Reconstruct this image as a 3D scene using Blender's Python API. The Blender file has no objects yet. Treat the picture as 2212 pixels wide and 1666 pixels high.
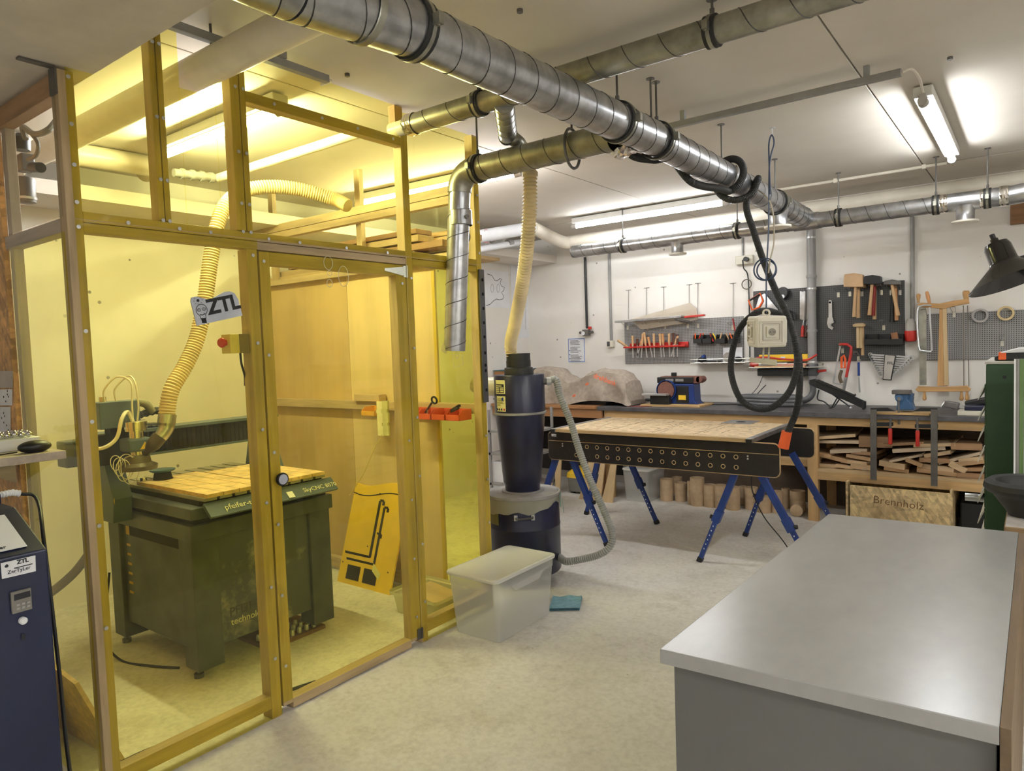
import bpy, math, random
from mathutils import Vector, Matrix
random.seed(7)
S = bpy.context.scene
COL = S.collection
V = Vector
# ---------------------------------------------------------------- camera
F_PX, CX, CY, HC = 1503.878, 1106.0, 833.0, 1.5
RW = Matrix(((0.79799448, 0.6016493, -0.03497044), (0.00569447, -0.06555117, -0.99783296), (-0.60263786, 0.79606605, -0.05573555)))
CAM = V((0, 0, HC))
cd = bpy.data.cameras.new('camera'); cd.sensor_fit = 'HORIZONTAL'; cd.sensor_width = 36.0
cd.lens = F_PX / 2212.0 * 36.0; cd.clip_start = 0.02; cd.clip_end = 60
cam = bpy.data.objects.new('camera', cd); COL.objects.link(cam)
m3 = Matrix((RW[0], -RW[1], -RW[2])).transposed()
cam.matrix_world = Matrix.Translation(CAM) @ m3.to_4x4()
S.camera = cam
# ---------------------------------------------------------------- world, exposure
w = bpy.data.worlds.new('world'); S.world = w; w.use_nodes = True
w.node_tree.nodes['Background'].inputs[0].default_value = (0.8, 0.85, 0.9, 1)
w.node_tree.nodes['Background'].inputs[1].default_value = 0.02
S.view_settings.view_transform = 'Standard'; S.view_settings.look = 'None'
S.view_settings.gamma = 1; S.view_settings.exposure = 0.5; S.view_settings.use_curve_mapping = False
TUBE = 100.0     # emission of a ceiling tube, scaled per lamp
# ---------------------------------------------------------------- measuring helpers (pixel of the photo -> point on a real plane)
def ray(px, py): return RW.transposed() @ V(((px - CX) / F_PX, (py - CY) / F_PX, 1.0))
def on(px, py, ax, v):
    d = ray(px, py); return CAM + d * ((v - CAM[ax]) / d[ax])
def PX(px, py, v): return on(px, py, 0, v)
def PY(px, py, v): return on(px, py, 1, v)
def PZ(px, py, v=0.0): return on(px, py, 2, v)
# ---------------------------------------------------------------- materials
def lin(c):
    c /= 255.0
    return c / 12.92 if c <= 0.04045 else ((c + 0.055) / 1.055) ** 2.4
def rgb(c): return (lin(c[0]), lin(c[1]), lin(c[2]), 1)
def newmat(name):
    m = bpy.data.materials.new(name); m.use_nodes = True
    nt = m.node_tree; return m, nt, nt.nodes['Principled BSDF']
def N(nt, t, **k):
    n = nt.nodes.new(t)
    for a, b in k.items(): setattr(n, a, b)
    return n
def noise(nt, scale, detail=4, sv=(1, 1, 1), rot=(0, 0, 0), coord='Object', rough=.55):
    tc = N(nt, 'ShaderNodeTexCoord'); mp = N(nt, 'ShaderNodeMapping')
    mp.inputs['Scale'].default_value = sv; mp.inputs['Rotation'].default_value = rot
    nt.links.new(tc.outputs[coord], mp.inputs[0])
    n = N(nt, 'ShaderNodeTexNoise'); n.inputs['Scale'].default_value = scale; n.inputs['Detail'].default_value = detail
    n.inputs['Roughness'].default_value = rough
    nt.links.new(mp.outputs[0], n.inputs['Vector']); return n
def ramp(nt, src, stops):
    r = N(nt, 'ShaderNodeValToRGB'); e = r.color_ramp.elements
    while len(e) < len(stops): e.new(.5)
    for el, (p, c) in zip(e, stops): el.position = p; el.color = c
    nt.links.new(src, r.inputs[0]); return r
def bump(nt, b, src, strength=.2, dist=.002):
    bp = N(nt, 'ShaderNodeBump'); bp.inputs['Strength'].default_value = strength; bp.inputs['Distance'].default_value = dist
    nt.links.new(src, bp.inputs['Height']); nt.links.new(bp.outputs[0], b.inputs['Normal'])
def sc(c, k): return tuple(max(0, min(255, x * k)) for x in c)
MATS = {}
def mat(name, c, rough=.5, metal=0.0, var=.06, scale=8.0, bmp=0.0, detail=4, spec=.5, coat=0.0, sv=(1, 1, 1)):
    if name in MATS: return MATS[name]
    m, nt, b = newmat(name)
    b.inputs['Roughness'].default_value = rough; b.inputs['Metallic'].default_value = metal
    b.inputs['Specular IOR Level'].default_value = spec; b.inputs['Coat Weight'].default_value = coat
    n = noise(nt, scale, detail, sv)
    r = ramp(nt, n.outputs['Fac'], ((.3, rgb(sc(c, 1 - var))), (.7, rgb(sc(c, 1 + var)))))
    nt.links.new(r.outputs[0], b.inputs['Base Color'])
    if bmp: bump(nt, b, n.outputs['Fac'], bmp)
    MATS[name] = m; return m
def wood(name, c, axis=0, rough=.6, var=.16, scale=22):
    key = name + 'xyz'[axis]
    if key in MATS: return MATS[key]
    m, nt, b = newmat(key); b.inputs['Roughness'].default_value = rough
    sv = [1, 1, 1]; sv[axis] = .09
    n = noise(nt, scale, 6, sv); n2 = noise(nt, 3.0, 2)
    r = ramp(nt, n.outputs['Fac'], ((.25, rgb(sc(c, 1 - var))), (.5, rgb(c)), (.75, rgb(sc(c, 1 + var * .7)))))
    r2 = ramp(nt, n2.outputs['Fac'], ((.3, (.86, .84, .8, 1)), (.7, (1, 1, 1, 1))))
    mx = N(nt, 'ShaderNodeMix', data_type='RGBA', blend_type='MULTIPLY'); mx.inputs[0].default_value = 1
    nt.links.new(r.outputs[0], mx.inputs[6]); nt.links.new(r2.outputs[0], mx.inputs[7])
    nt.links.new(mx.outputs[2], b.inputs['Base Color']); bump(nt, b, n.outputs['Fac'], .12, .001)
    MATS[key] = m; return m
def osb(name, c=(176, 132, 72)):
    if name in MATS: return MATS[name]
    m, nt, b = newmat(name); b.inputs['Roughness'].default_value = .65
    prev = None
    for i, (rt, s) in enumerate(((0.3, 46), (1.4, 40), (-0.6, 52))):
        tc = N(nt, 'ShaderNodeTexCoord'); mp = N(nt, 'ShaderNodeMapping')
        mp.vector_type = 'TEXTURE'; mp.inputs['Rotation'].default_value = (0, rt, 0); mp.inputs['Scale'].default_value = (.9, 2, 4.5)
        nt.links.new(tc.outputs['Object'], mp.inputs[0])
        v = N(nt, 'ShaderNodeTexVoronoi'); v.inputs['Scale'].default_value = s
        nt.links.new(mp.outputs[0], v.inputs['Vector'])
        r = ramp(nt, v.outputs['Color'], ((.1, rgb(sc(c, .68))), (.5, rgb(c)), (.9, rgb(sc(c, 1.28)))))
        if prev is None: prev = r.outputs[0]
        else:
            mx = N(nt, 'ShaderNodeMix', data_type='RGBA'); mx.inputs[0].default_value = .45
            nt.links.new(prev, mx.inputs[6]); nt.links.new(r.outputs[0], mx.inputs[7]); prev = mx.outputs[2]
    nt.links.new(prev, b.inputs['Base Color']); MATS[name] = m; return m
def plexi(name, c, rough=.03, refl=1.0, haze=.013):
    if name in MATS: return MATS[name]
    m, nt, b = newmat(name); nt.nodes.remove(b)
    t = N(nt, 'ShaderNodeBsdfTransparent'); g = N(nt, 'ShaderNodeBsdfGlossy'); fr = N(nt, 'ShaderNodeFresnel'); mx = N(nt, 'ShaderNodeMixShader')
    t.inputs[0].default_value = c; g.inputs['Roughness'].default_value = rough; fr.inputs['IOR'].default_value = 1.4
    sc_ = N(nt, 'ShaderNodeMath', operation='MULTIPLY'); sc_.inputs[1].default_value = refl
    ge = N(nt, 'ShaderNodeNewGeometry'); fb = N(nt, 'ShaderNodeMath', operation='SUBTRACT'); fb.inputs[0].default_value = refl; nt.links.new(ge.outputs['Backfacing'], fb.inputs[1]); fb.use_clamp = True
    nt.links.new(fr.outputs[0], sc_.inputs[0]); nt.links.new(fb.outputs[0], sc_.inputs[1]); nt.links.new(sc_.outputs[0], mx.inputs[0])
    nt.links.new(t.outputs[0], mx.inputs[1]); nt.links.new(g.outputs[0], mx.inputs[2])
    df = N(nt, 'ShaderNodeBsdfDiffuse'); df.inputs[0].default_value = (.8, .8, .7, 1); m2 = N(nt, 'ShaderNodeMixShader'); hn = noise(nt, 3.0, 6, rough=.7); hr = ramp(nt, hn.outputs['Fac'], ((.4, (haze * .5,) * 3 + (1,)), (.75, (haze * 2.2,) * 3 + (1,))))
    nt.links.new(hr.outputs[0], m2.inputs[0]); nt.links.new(mx.outputs[0], m2.inputs[1]); nt.links.new(df.outputs[0], m2.inputs[2])
    nt.links.new(m2.outputs[0], nt.nodes['Material Output'].inputs['Surface']); MATS[name] = m; return m
def cloudy(name, c, alpha=.6, rough=.4):
    "milky translucent plastic"
    if name in MATS: return MATS[name]
    m, nt, b = newmat(name)
    b.inputs['Base Color'].default_value = rgb(c); b.inputs['Roughness'].default_value = rough
    t = N(nt, 'ShaderNodeBsdfTransparent'); mx = N(nt, 'ShaderNodeMixShader'); mx.inputs[0].default_value = alpha
    nt.links.new(t.outputs[0], mx.inputs[1]); nt.links.new(b.outputs[0], mx.inputs[2])
    nt.links.new(mx.outputs[0], nt.nodes['Material Output'].inputs['Surface']); MATS[name] = m; return m
def glow(name, c, strength):
    m, nt, b = newmat(name); b.inputs['Emission Color'].default_value = c; b.inputs['Emission Strength'].default_value = strength
    b.inputs['Base Color'].default_value = (.8, .8, .8, 1); MATS[name] = m; return m
def pegmat(name, c, pitch, hole, ax=(0, 2)):
    if name in MATS: return MATS[name]
    m, nt, b = newmat(name); b.inputs['Roughness'].default_value = .5
    tc = N(nt, 'ShaderNodeTexCoord'); sp = N(nt, 'ShaderNodeSeparateXYZ'); nt.links.new(tc.outputs['Object'], sp.inputs[0])
    ds = []
    for a in ax:
        d = N(nt, 'ShaderNodeMath', operation='DIVIDE'); d.inputs[1].default_value = pitch; nt.links.new(sp.outputs[a], d.inputs[0])
        f = N(nt, 'ShaderNodeMath', operation='FLOORED_MODULO'); f.inputs[1].default_value = 1; nt.links.new(d.outputs[0], f.inputs[0])
        s = N(nt, 'ShaderNodeMath', operation='SUBTRACT'); s.inputs[1].default_value = .5; nt.links.new(f.outputs[0], s.inputs[0])
        q = N(nt, 'ShaderNodeMath', operation='MULTIPLY'); nt.links.new(s.outputs[0], q.inputs[0]); nt.links.new(s.outputs[0], q.inputs[1]); ds.append(q)
    ad = N(nt, 'ShaderNodeMath', operation='ADD'); nt.links.new(ds[0].outputs[0], ad.inputs[0]); nt.links.new(ds[1].outputs[0], ad.inputs[1])
    lt = N(nt, 'ShaderNodeMath', operation='LESS_THAN'); lt.inputs[1].default_value = hole; nt.links.new(ad.outputs[0], lt.inputs[0])
    mx = N(nt, 'ShaderNodeMix', data_type='RGBA'); nt.links.new(lt.outputs[0], mx.inputs[0])
    mx.inputs[6].default_value = rgb(c); mx.inputs[7].default_value = rgb(sc(c, .25)); nt.links.new(mx.outputs[2], b.inputs['Base Color'])
    MATS[name] = m; return m
# ---------------------------------------------------------------- mesh builder
OFF = {}
class MB:
    def __init__(s): s.v = []; s.f = []
    def add(s, vs, fs):
        o = len(s.v); s.v += [V(x) for x in vs]; s.f += [tuple(i + o for i in f) for f in fs]; return s
    def box(s, a, b):
        x0, y0, z0 = (min(a[i], b[i]) for i in range(3)); x1, y1, z1 = (max(a[i], b[i]) for i in range(3))
        return s.add([(x0, y0, z0), (x1, y0, z0), (x1, y1, z0), (x0, y1, z0), (x0, y0, z1), (x1, y0, z1), (x1, y1, z1), (x0, y1, z1)],
                     [(3, 2, 1, 0), (4, 5, 6, 7), (0, 1, 5, 4), (1, 2, 6, 5), (2, 3, 7, 6), (3, 0, 4, 7)])
    def obox(s, c, size, mt=None, rz=0.0):
        mt = mt or Matrix.Rotation(rz, 3, 'Z'); h = [k / 2 for k in size]; c = V(c)
        vs = [c + mt @ V((sx * h[0], sy * h[1], sz * h[2])) for sz in (-1, 1) for sx, sy in ((-1, -1), (1, -1), (1, 1), (-1, 1))]
        return s.add(vs, [(3, 2, 1, 0), (4, 5, 6, 7), (0, 1, 5, 4), (1, 2, 6, 5), (2, 3, 7, 6), (3, 0, 4, 7)])
    def bar(s, p, q, wd, ht, up=(0, 0, 1)):
        p = V(p); q = V(q); d = (q - p).normalized(); up = V(up)
        r = d.cross(up)
        if r.length < 1e-4: r = d.cross(V((1, 0, 0)))
        r.normalize(); u = r.cross(d)
        vs = [e + r * (sx * wd / 2) + u * (sz * ht / 2) for e in (p, q) for sx, sz in ((-1, -1), (1, -1), (1, 1), (-1, 1))]
        return s.add(vs, [(0, 1, 2, 3), (7, 6, 5, 4), (0, 4, 5, 1), (1, 5, 6, 2), (2, 6, 7, 3), (3, 7, 4, 0)])
    def frame(s, d):
        d = d.normalized(); a = V((0, 0, 1)) if abs(d.z) < .9 else V((1, 0, 0))
        u = d.cross(a).normalized(); return u, d.cross(u).normalized()
    def cyl(s, p, q, r, r2=None, n=16, caps=True):
        p = V(p); q = V(q); r2 = r if r2 is None else r2; u, w_ = s.frame(q - p)
        vs = []
        for e, rr in ((p, r), (q, r2)):
            for i in range(n):
                a = 2 * math.pi * i / n; vs.append(e + (u * math.cos(a) + w_ * math.sin(a)) * rr)
        fs = [(i, (i + 1) % n, n + (i + 1) % n, n + i) for i in range(n)]
        if caps: fs += [tuple(range(n - 1, -1, -1)), tuple(range(n, 2 * n))]
        return s.add(vs, fs)
    def lathe(s, prof, o=(0, 0, 0), d=(0, 0, 1), n=24, caps=True):
        o = V(o); d = V(d).normalized(); u, w_ = s.frame(d); vs = []
        for r, h in prof:
            for i in range(n):
                a = 2 * math.pi * i / n; vs.append(o + d * h + (u * math.cos(a) + w_ * math.sin(a)) * r)
        fs = []
        for k in range(len(prof) - 1):
            for i in range(n):
                j = (i + 1) % n; fs.append((k * n + i, k * n + j, (k + 1) * n + j, (k + 1) * n + i))
        if caps: fs += [tuple(range(n - 1, -1, -1)), tuple(range((len(prof) - 1) * n, len(prof) * n))]
        return s.add(vs, fs)
    def tube(s, pts, r, n=10, corr=None, caps=True, closed=False, rads=None):
        pts = [V(p) for p in pts]
        if corr: pts = resample(pts, corr[0] / 4)
        k = len(pts); T = []
        for i in range(k):
            a = pts[(i - 1) % k] if closed else pts[max(0, i - 1)]; b = pts[(i + 1) % k] if closed else pts[min(k - 1, i + 1)]
            T.append((b - a).normalized())
        u, w_ = s.frame(T[0]); vs = []
        for i in range(k):
            if i:
                u = (u - T[i] * u.dot(T[i]))
                u = u.normalized() if u.length > 1e-6 else s.frame(T[i])[0]
            w_ = T[i].cross(u)
            rr = (rads[i] if rads else r) + ((corr[1] * (1, 0, -1, 0)[i % 4]) if corr else 0)
            for j in range(n):
                a = 2 * math.pi * j / n; vs.append(pts[i] + (u * math.cos(a) + w_ * math.sin(a)) * rr)
        fs = []
        for i in range(k if closed else k - 1):
            i2 = (i + 1) % k
            for j in range(n):
                j2 = (j + 1) % n; fs.append((i * n + j, i * n + j2, i2 * n + j2, i2 * n + j))
        if caps and not closed: fs += [tuple(range(n - 1, -1, -1)), tuple(range((k - 1) * n, k * n))]
        return s.add(vs, fs)
    def sph(s, c, r, n=12, m=8, sc_=(1, 1, 1)):
        c = V(c); vs = [c + V((0, 0, -r * sc_[2]))]
        for i in range(1, m):
            t = math.pi * i / m - math.pi / 2
            for j in range(n):
                a = 2 * math.pi * j / n; vs.append(c + V((r * math.cos(t) * math.cos(a) * sc_[0], r * math.cos(t) * math.sin(a) * sc_[1], r * math.sin(t) * sc_[2])))
        vs.append(c + V((0, 0, r * sc_[2]))); fs = []
        for j in range(n): fs.append((0, 1 + (j + 1) % n, 1 + j))
        for i in range(m - 2):
            for j in range(n):
                a = 1 + i * n + j; b = 1 + i * n + (j + 1) % n; fs.append((a, b, b + n, a + n))
        L = len(vs) - 1
        for j in range(n): fs.append((L, 1 + (m - 2) * n + j, 1 + (m - 2) * n + (j + 1) % n))
        return s.add(vs, fs)
    def prism(s, poly, vec):
        poly = [V(p) for p in poly]; vec = V(vec); n = len(poly)
        nrm = V((0, 0, 0))
        for i in range(n): nrm += poly[i].cross(poly[(i + 1) % n])
        if nrm.dot(vec) > 0: poly = poly[::-1]
        return s.add(poly + [p + vec for p in poly], [tuple(range(n)), tuple(range(2 * n - 1, n - 1, -1))] + [(i, n + i, n + (i + 1) % n, (i + 1) % n) for i in range(n)])
    def torus(s, c, d, R, r, n=32, m=8):
        c = V(c); u, w_ = s.frame(V(d)); pts = [c + (u * math.cos(2 * math.pi * i / n) + w_ * math.sin(2 * math.pi * i / n)) * R for i in range(n)]
        return s.tube(pts, r, m, closed=True)
    def build(s, name, m, parent=None, smooth=False, bev=0.0, label=None, cat=None, group=None, kind=None, at=None):
        if parent is not None: o0 = OFF[parent.name]
        elif at is not None: o0 = V(at)
        else:
            xs = [p.x for p in s.v]; ys = [p.y for p in s.v]; zs = [p.z for p in s.v]
            o0 = V(((min(xs) + max(xs)) / 2, (min(ys) + max(ys)) / 2, min(zs)))
        me = bpy.data.meshes.new(name); me.from_pydata([p - o0 for p in s.v], [], s.f); me.update()
        me.materials.append(m)
        if smooth:
            me.polygons.foreach_set('use_smooth', [True] * len(me.polygons)); me.set_sharp_from_angle(angle=math.radians(38))
        o = bpy.data.objects.new(name, me); COL.objects.link(o)
        if parent is not None: o.parent = parent
        else: o.location = o0
        OFF[o.name] = o0
        if bev:
            bm_ = o.modifiers.new('bevel', 'BEVEL'); bm_.width = bev; bm_.segments = 2; bm_.limit_method = 'ANGLE'
        if label: o['label'] = label
        if cat: o['category'] = cat
        if group: o['group'] = group
        if kind: o['kind'] = kind
        return o
def T(name, label, cat, loc, group=None, kind=None):
    o = bpy.data.objects.new(name, None); o.empty_display_size = .05; COL.objects.link(o); o.location = loc; OFF[o.name] = V(loc)
    if kind: o['kind'] = kind
    if label: o['label'] = label
    if cat: o['category'] = cat
    if group: o['group'] = group
    return o
def copy_tree(o, parent=None, label=None, group=None):
    c = o.copy(); COL.objects.link(c); OFF[c.name] = OFF[o.name]
    if parent is not None: c.parent = parent
    if label: c['label'] = label
    if group: c['group'] = group
    for ch in list(o.children): copy_tree(ch, c)
    return c
def resample(pts, step):
    out = [pts[0]]; acc = 0.0
    for a, b in zip(pts, pts[1:]):
        L = (b - a).length
        if L < 1e-9: continue
        t = step - acc
        while t <= L: out.append(a + (b - a) * (t / L)); t += step
        acc = L - (t - step)
    return out
def spline(pts, k=12):
    pts = [V(p) for p in pts]; P = [pts[0] * 2 - pts[1]] + pts + [pts[-1] * 2 - pts[-2]]; out = []
    for i in range(1, len(P) - 2):
        a, b, c, d = P[i - 1], P[i], P[i + 1], P[i + 2]
        for j in range(k):
            t = j / k; out.append(.5 * ((2 * b) + (c - a) * t + (2 * a - 5 * b + 4 * c - d) * t * t + (3 * b - a - 3 * c + d) * t ** 3))
    out.append(pts[-1]); return out
def helix(p, q, r, pitch, n=20):
    p = V(p); q = V(q); d = q - p; L = d.length; u, w_ = MB().frame(d); k = int(L / pitch * n)
    return [p + d * (i / k) + (u * math.cos(2 * math.pi * i / n) + w_ * math.sin(2 * math.pi * i / n)) * r for i in range(k + 1)]
def text(parent, s, o, xd, yd, size, m, name='lettering', ext=.0006, align='LEFT', bold=0.0):
    cu = bpy.data.curves.new('txt', 'FONT'); cu.body = s; cu.size = size; cu.extrude = ext; cu.align_x = align; cu.offset = bold; cu.resolution_u = 2
    ob = bpy.data.objects.new('txt', cu); COL.objects.link(ob)
    dg = bpy.context.evaluated_depsgraph_get(); dg.update()
    me = bpy.data.meshes.new_from_object(ob.evaluated_get(dg)); bpy.data.objects.remove(ob); bpy.data.curves.remove(cu)
    x = V(xd).normalized(); y = V(yd); y = (y - x * y.dot(x)).normalized(); z = x.cross(y); o = V(o) - OFF[parent.name]
    mt = Matrix((x, y, z)).transposed()
    for v in me.vertices: v.co = o + mt @ v.co
    me.materials.clear(); me.materials.append(m); me.name = name
    ob = bpy.data.objects.new(name, me); COL.objects.link(ob); ob.parent = parent; OFF[ob.name] = OFF[parent.name]; return ob
def wire(name, pts, r, m, parent=None, n=6, k=10, **kw): return MB().tube(spline(pts, k) if k else pts, r, n).build(name, m, parent, smooth=True, **kw)
# shared materials
M_WHITE = mat('wall_paint', (224, 216, 205), .75, var=.035, scale=2.2, bmp=.05)
M_CEIL = mat('ceiling_paint', (214, 206, 194), .8, var=.03, scale=1.3)
M_GALV = mat('galvanised_steel', (180, 181, 183), .3, .92, .14, 14, detail=6)
M_GALVD = mat('dull_galvanised', (160, 158, 146), .38, .85, .14, 12)
M_BLACK = mat('black_plastic', (30, 30, 31), .42, var=.1)
M_RUBBER = mat('black_rubber', (38, 37, 35), .6, var=.15)
M_STEEL = mat('bright_steel', (200, 200, 200), .3, .6, .06)
M_DSTEEL = mat('dark_steel', (104, 101, 97), .45, .5, .15)
M_SEAM = mat('duct_seam', (70, 68, 66), .5, .5)
M_PVC = mat('white_pvc', (226, 218, 202), .35, var=.03)
M_GPVC = mat('grey_pvc', (148, 146, 143), .4, var=.05)
M_CREAM = mat('cream_plastic', (221, 214, 196), .4, var=.03)
M_PAPER = mat('paper', (232, 232, 234), .8, var=.02)
M_INK = mat('ink', (45, 45, 50), .8, var=.0)
M_RED = mat('red_plastic', (190, 45, 35), .4, var=.06)
M_ORANGE = mat('orange_plastic', (235, 100, 45), .45, var=.05)
M_BLUE = mat('blue_paint', (28, 56, 122), .4, var=.08)
M_NAVY = mat('navy_paint', (22, 25, 52), .34, var=.3, scale=5, spec=.6)
M_PINE = [wood('pine', (206, 170, 118), i) for i in range(3)]
M_BEECH = [wood('beech', (205, 168, 124), i) for i in range(3)]
M_PALE = [wood('pale_plywood', (205, 178, 135), i, var=.08, scale=12) for i in range(3)]
M_GREY = [wood('weathered_pine', (190, 176, 158), i) for i in range(3)]
M_YPLEX = plexi('yellow_polycarbonate', (.995, .975, .60, 1))
M_CLEAR = plexi('clear_polycarbonate', (.95, .95, .93, 1))
def tube_mat(k): return glow('lit_tube', (.94, .97, 1, 1), TUBE * k)
M_CHOSE = mat('cream_hose', (216, 196, 150), .45, var=.08)
M_YEL = mat('yellow_board', (236, 196, 50), .5, var=.05, scale=5)
# ================================================================ THE ROOM
XL, YB, ZC = -4.74, 6.62, 2.70
XR, YF = 3.2, -3.4
def struct(name, mb, m, label, cat, **k): return mb.build(name, m, label=label, cat=cat, kind='structure', **k)
# floor: worn grey concrete
def concrete():
    m, nt, b = newmat('concrete'); b.inputs['Roughness'].default_value = .62; b.inputs['Specular IOR Level'].default_value = .35
    n1 = noise(nt, 1.1, 6, rough=.6); n2 = noise(nt, 45, 4); n3 = noise(nt, 5, 8, rough=.75)
    r1 = ramp(nt, n1.outputs['Fac'], ((.25, rgb((206, 201, 192))), (.55, rgb((229, 225, 217))), (.8, rgb((239, 236, 230)))))
    r3 = ramp(nt, n3.outputs['Fac'], ((.3, (.78, .76, .73, 1)), (.48, (1, 1, 1, 1)), (.75, (1.0, 1.0, 1.0, 1))))
    mx = N(nt, 'ShaderNodeMix', data_type='RGBA', blend_type='MULTIPLY'); mx.inputs[0].default_value = .9
    nt.links.new(r1.outputs[0], mx.inputs[6]); nt.links.new(r3.outputs[0], mx.inputs[7])
    v = N(nt, 'ShaderNodeTexVoronoi'); v.inputs['Scale'].default_value = 5.5; tc = N(nt, 'ShaderNodeTexCoord'); nt.links.new(tc.outputs['Object'], v.inputs['Vector'])
    sp = ramp(nt, v.outputs['Distance'], ((.012, (.25, .22, .2, 1)), (.03, (1, 1, 1, 1))))
    mx2 = N(nt, 'ShaderNodeMix', data_type='RGBA', blend_type='MULTIPLY'); mx2.inputs[0].default_value = .8
    nt.links.new(mx.outputs[2], mx2.inputs[6]); nt.links.new(sp.outputs[0], mx2.inputs[7])
    r4 = ramp(nt, n2.outputs['Fac'], ((.3, (.86, .85, .84, 1)), (.6, (1, 1, 1, 1)))); mx3 = N(nt, 'ShaderNodeMix', data_type='RGBA', blend_type='MULTIPLY'); mx3.inputs[0].default_value = 1
    nt.links.new(mx2.outputs[2], mx3.inputs[6]); nt.links.new(r4.outputs[0], mx3.inputs[7])
    nt.links.new(mx3.outputs[2], b.inputs['Base Color']); bump(nt, b, n2.outputs['Fac'], .15, .002); return m
struct('floor', MB().box((XL - .2, YF - .2, -.12), (XR + .2, YB + .2, 0)), concrete(), 'worn light grey concrete workshop floor', 'floor')
# walls
def wallmat():
    m, nt, b = newmat('painted_wall'); b.inputs['Roughness'].default_value = .8
    n1 = noise(nt, 1.6, 5); r1 = ramp(nt, n1.outputs['Fac'], ((.3, rgb((229, 223, 214))), (.7, rgb((240, 236, 229)))))
    v = N(nt, 'ShaderNodeTexVoronoi'); v.inputs['Scale'].default_value = 7; tc = N(nt, 'ShaderNodeTexCoord'); nt.links.new(tc.outputs['Object'], v.inputs['Vector'])
    sp = ramp(nt, v.outputs['Distance'], ((.06, (.3, .28, .26, 1)), (.085, (1, 1, 1, 1))))
    n2 = noise(nt, 2.5, 2); msk = ramp(nt, n2.outputs['Fac'], ((.44, (0, 0, 0, 1)), (.52, (.9, .9, .9, 1))))
    mx = N(nt, 'ShaderNodeMix', data_type='RGBA', blend_type='MULTIPLY'); nt.links.new(msk.outputs[0], mx.inputs[0])
    nt.links.new(r1.outputs[0], mx.inputs[6]); nt.links.new(sp.outputs[0], mx.inputs[7]); nt.links.new(mx.outputs[2], b.inputs['Base Color'])
    n3 = noise(nt, 30, 5); bump(nt, b, n3.outputs['Fac'], .12, .003); return m
M_WALL = wallmat()
struct('wall_back', MB().box((XL - .2, YB, 0), (XR + .2, YB + .2, ZC + .3)), M_WALL, 'white painted rear wall with scuffs, carrying the pegboards', 'wall')
struct('wall_left', MB().box((XL - .2, YF - .2, 0), (XL, YB, ZC + .3)), M_WALL, 'white painted side wall behind the yellow booth', 'wall')
struct('wall_right', MB().box((XR, YF - .2, 0), (XR + .2, YB, ZC + .3)), M_WALL, 'white side wall to the right outside the picture', 'wall')
struct('wall_front', MB().box((XL, YF - .2, 0), (XR, YF, ZC + .3)), M_WALL, 'white wall behind the viewer', 'wall')
# ceiling slabs with the joint between them and the dark gap before the rear strip
c = struct('ceiling', MB().box((XL - .2, 1.07, ZC + .02), (XR + .2, YB, ZC + .3)), M_CEIL, 'white painted concrete ceiling of large slabs', 'ceiling')
for x0, x1 in ((XL, -2.672), (-2.664, -.672), (-.664, 1.4), (1.408, XR)):
    for y0, y1 in ((1.07, 5.885), (5.925, YB)):
        MB().box((x0, y0, ZC), (x1, y1, ZC + .05)).build('slab', M_CEIL, c, bev=.002)
MB().box((XL, 5.88, ZC + .012), (XR, 5.93, ZC + .0195)).build('gap_shadow_strip', mat('gap_black', (30, 26, 24), .9), c)
ec = T('edge_conduit', 'white conduit clipped to the ceiling along the dark gap', 'conduit', (-1.1, 5.86, ZC))
MB().cyl((-1.75, 5.86, ZC - .014), (-.52, 5.86, ZC - .014), .012, n=10).build('conduit', M_PVC, ec, smooth=True)
for x in (-1.25, -.66): MB().box((x - .012, 5.845, ZC - .03), (x + .012, 5.885, ZC)).build('conduit_clip', M_PVC, ec)
struct('trim_1', MB().box((XL, YF, 2.45), (XR, 1.07, ZC + .3)), mat('soffit_paint', (206, 197, 182), .8, var=.03), 'low grey painted concrete soffit over the near left', 'soffit')
struct('trim_2', MB().box((XL, .9, 2.42), (-4.32, YB, 2.50)), M_WHITE, 'white painted ledge beam along the left wall', 'beam')
# ---------------------------------------------------------------- tube lights
M_HOUS = mat('light_housing', (205, 202, 195), .45, var=.03)
M_CAP = mat('tube_end_cap', (170, 164, 155), .45, var=.05)
def tube_light(p, q, label, drop=.085, hz=ZC, k=1.0):
    p = V(p); q = V(q); d = (q - p).normalized(); c = (p + q) / 2
    t = T('tube_light', label, 'light', (c.x, c.y, hz), 'ceiling tube lights')
    MB().bar(p - d * .03 + V((0, 0, drop - .035)), q + d * .03 + V((0, 0, drop - .035)), .085, .05).build('housing', M_HOUS, t, bev=.006)
    MB().bar(p + V((0, 0, drop - .062)), q + V((0, 0, drop - .062)), .04, .006).build('reflector_strip', M_HOUS, t)
    MB().cyl(p, q, .0165, n=16).build('lit_tube', tube_mat(k), t, smooth=True)
    for e, s_ in ((p, -1), (q, 1)):
        cp = MB().cyl(e + d * (s_ * .0), e + d * (s_ * .05), .024, .022, n=16); cp.bar(e + d * s_ * .028, e + d * s_ * .028 + V((0, 0, drop - .05)), .026, .03, up=d)
        cp.build('end_socket', M_CAP, t, smooth=True)
    return t
zt = ZC - .085
def lp(px, py): return PZ(px, py, zt)
tube_light((-.452, 4.0, zt), (-.455, 5.42, zt), 'lit tube light at the upper right, pointing towards the rear wall', k=.55)
a, b = lp(1250, 490), lp(1572, 444); tube_light((a.x, 5.71, zt), (b.x, 5.71, zt), 'lit tube light above the white pipe near the rear wall', k=.45)
a, b = lp(780, 443), lp(1113, 376); tube_light((a.x, a.y, zt), (b.x, b.y, zt), 'lit tube light behind the lower galvanised duct, just beyond the booth', k=1.0)
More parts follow.
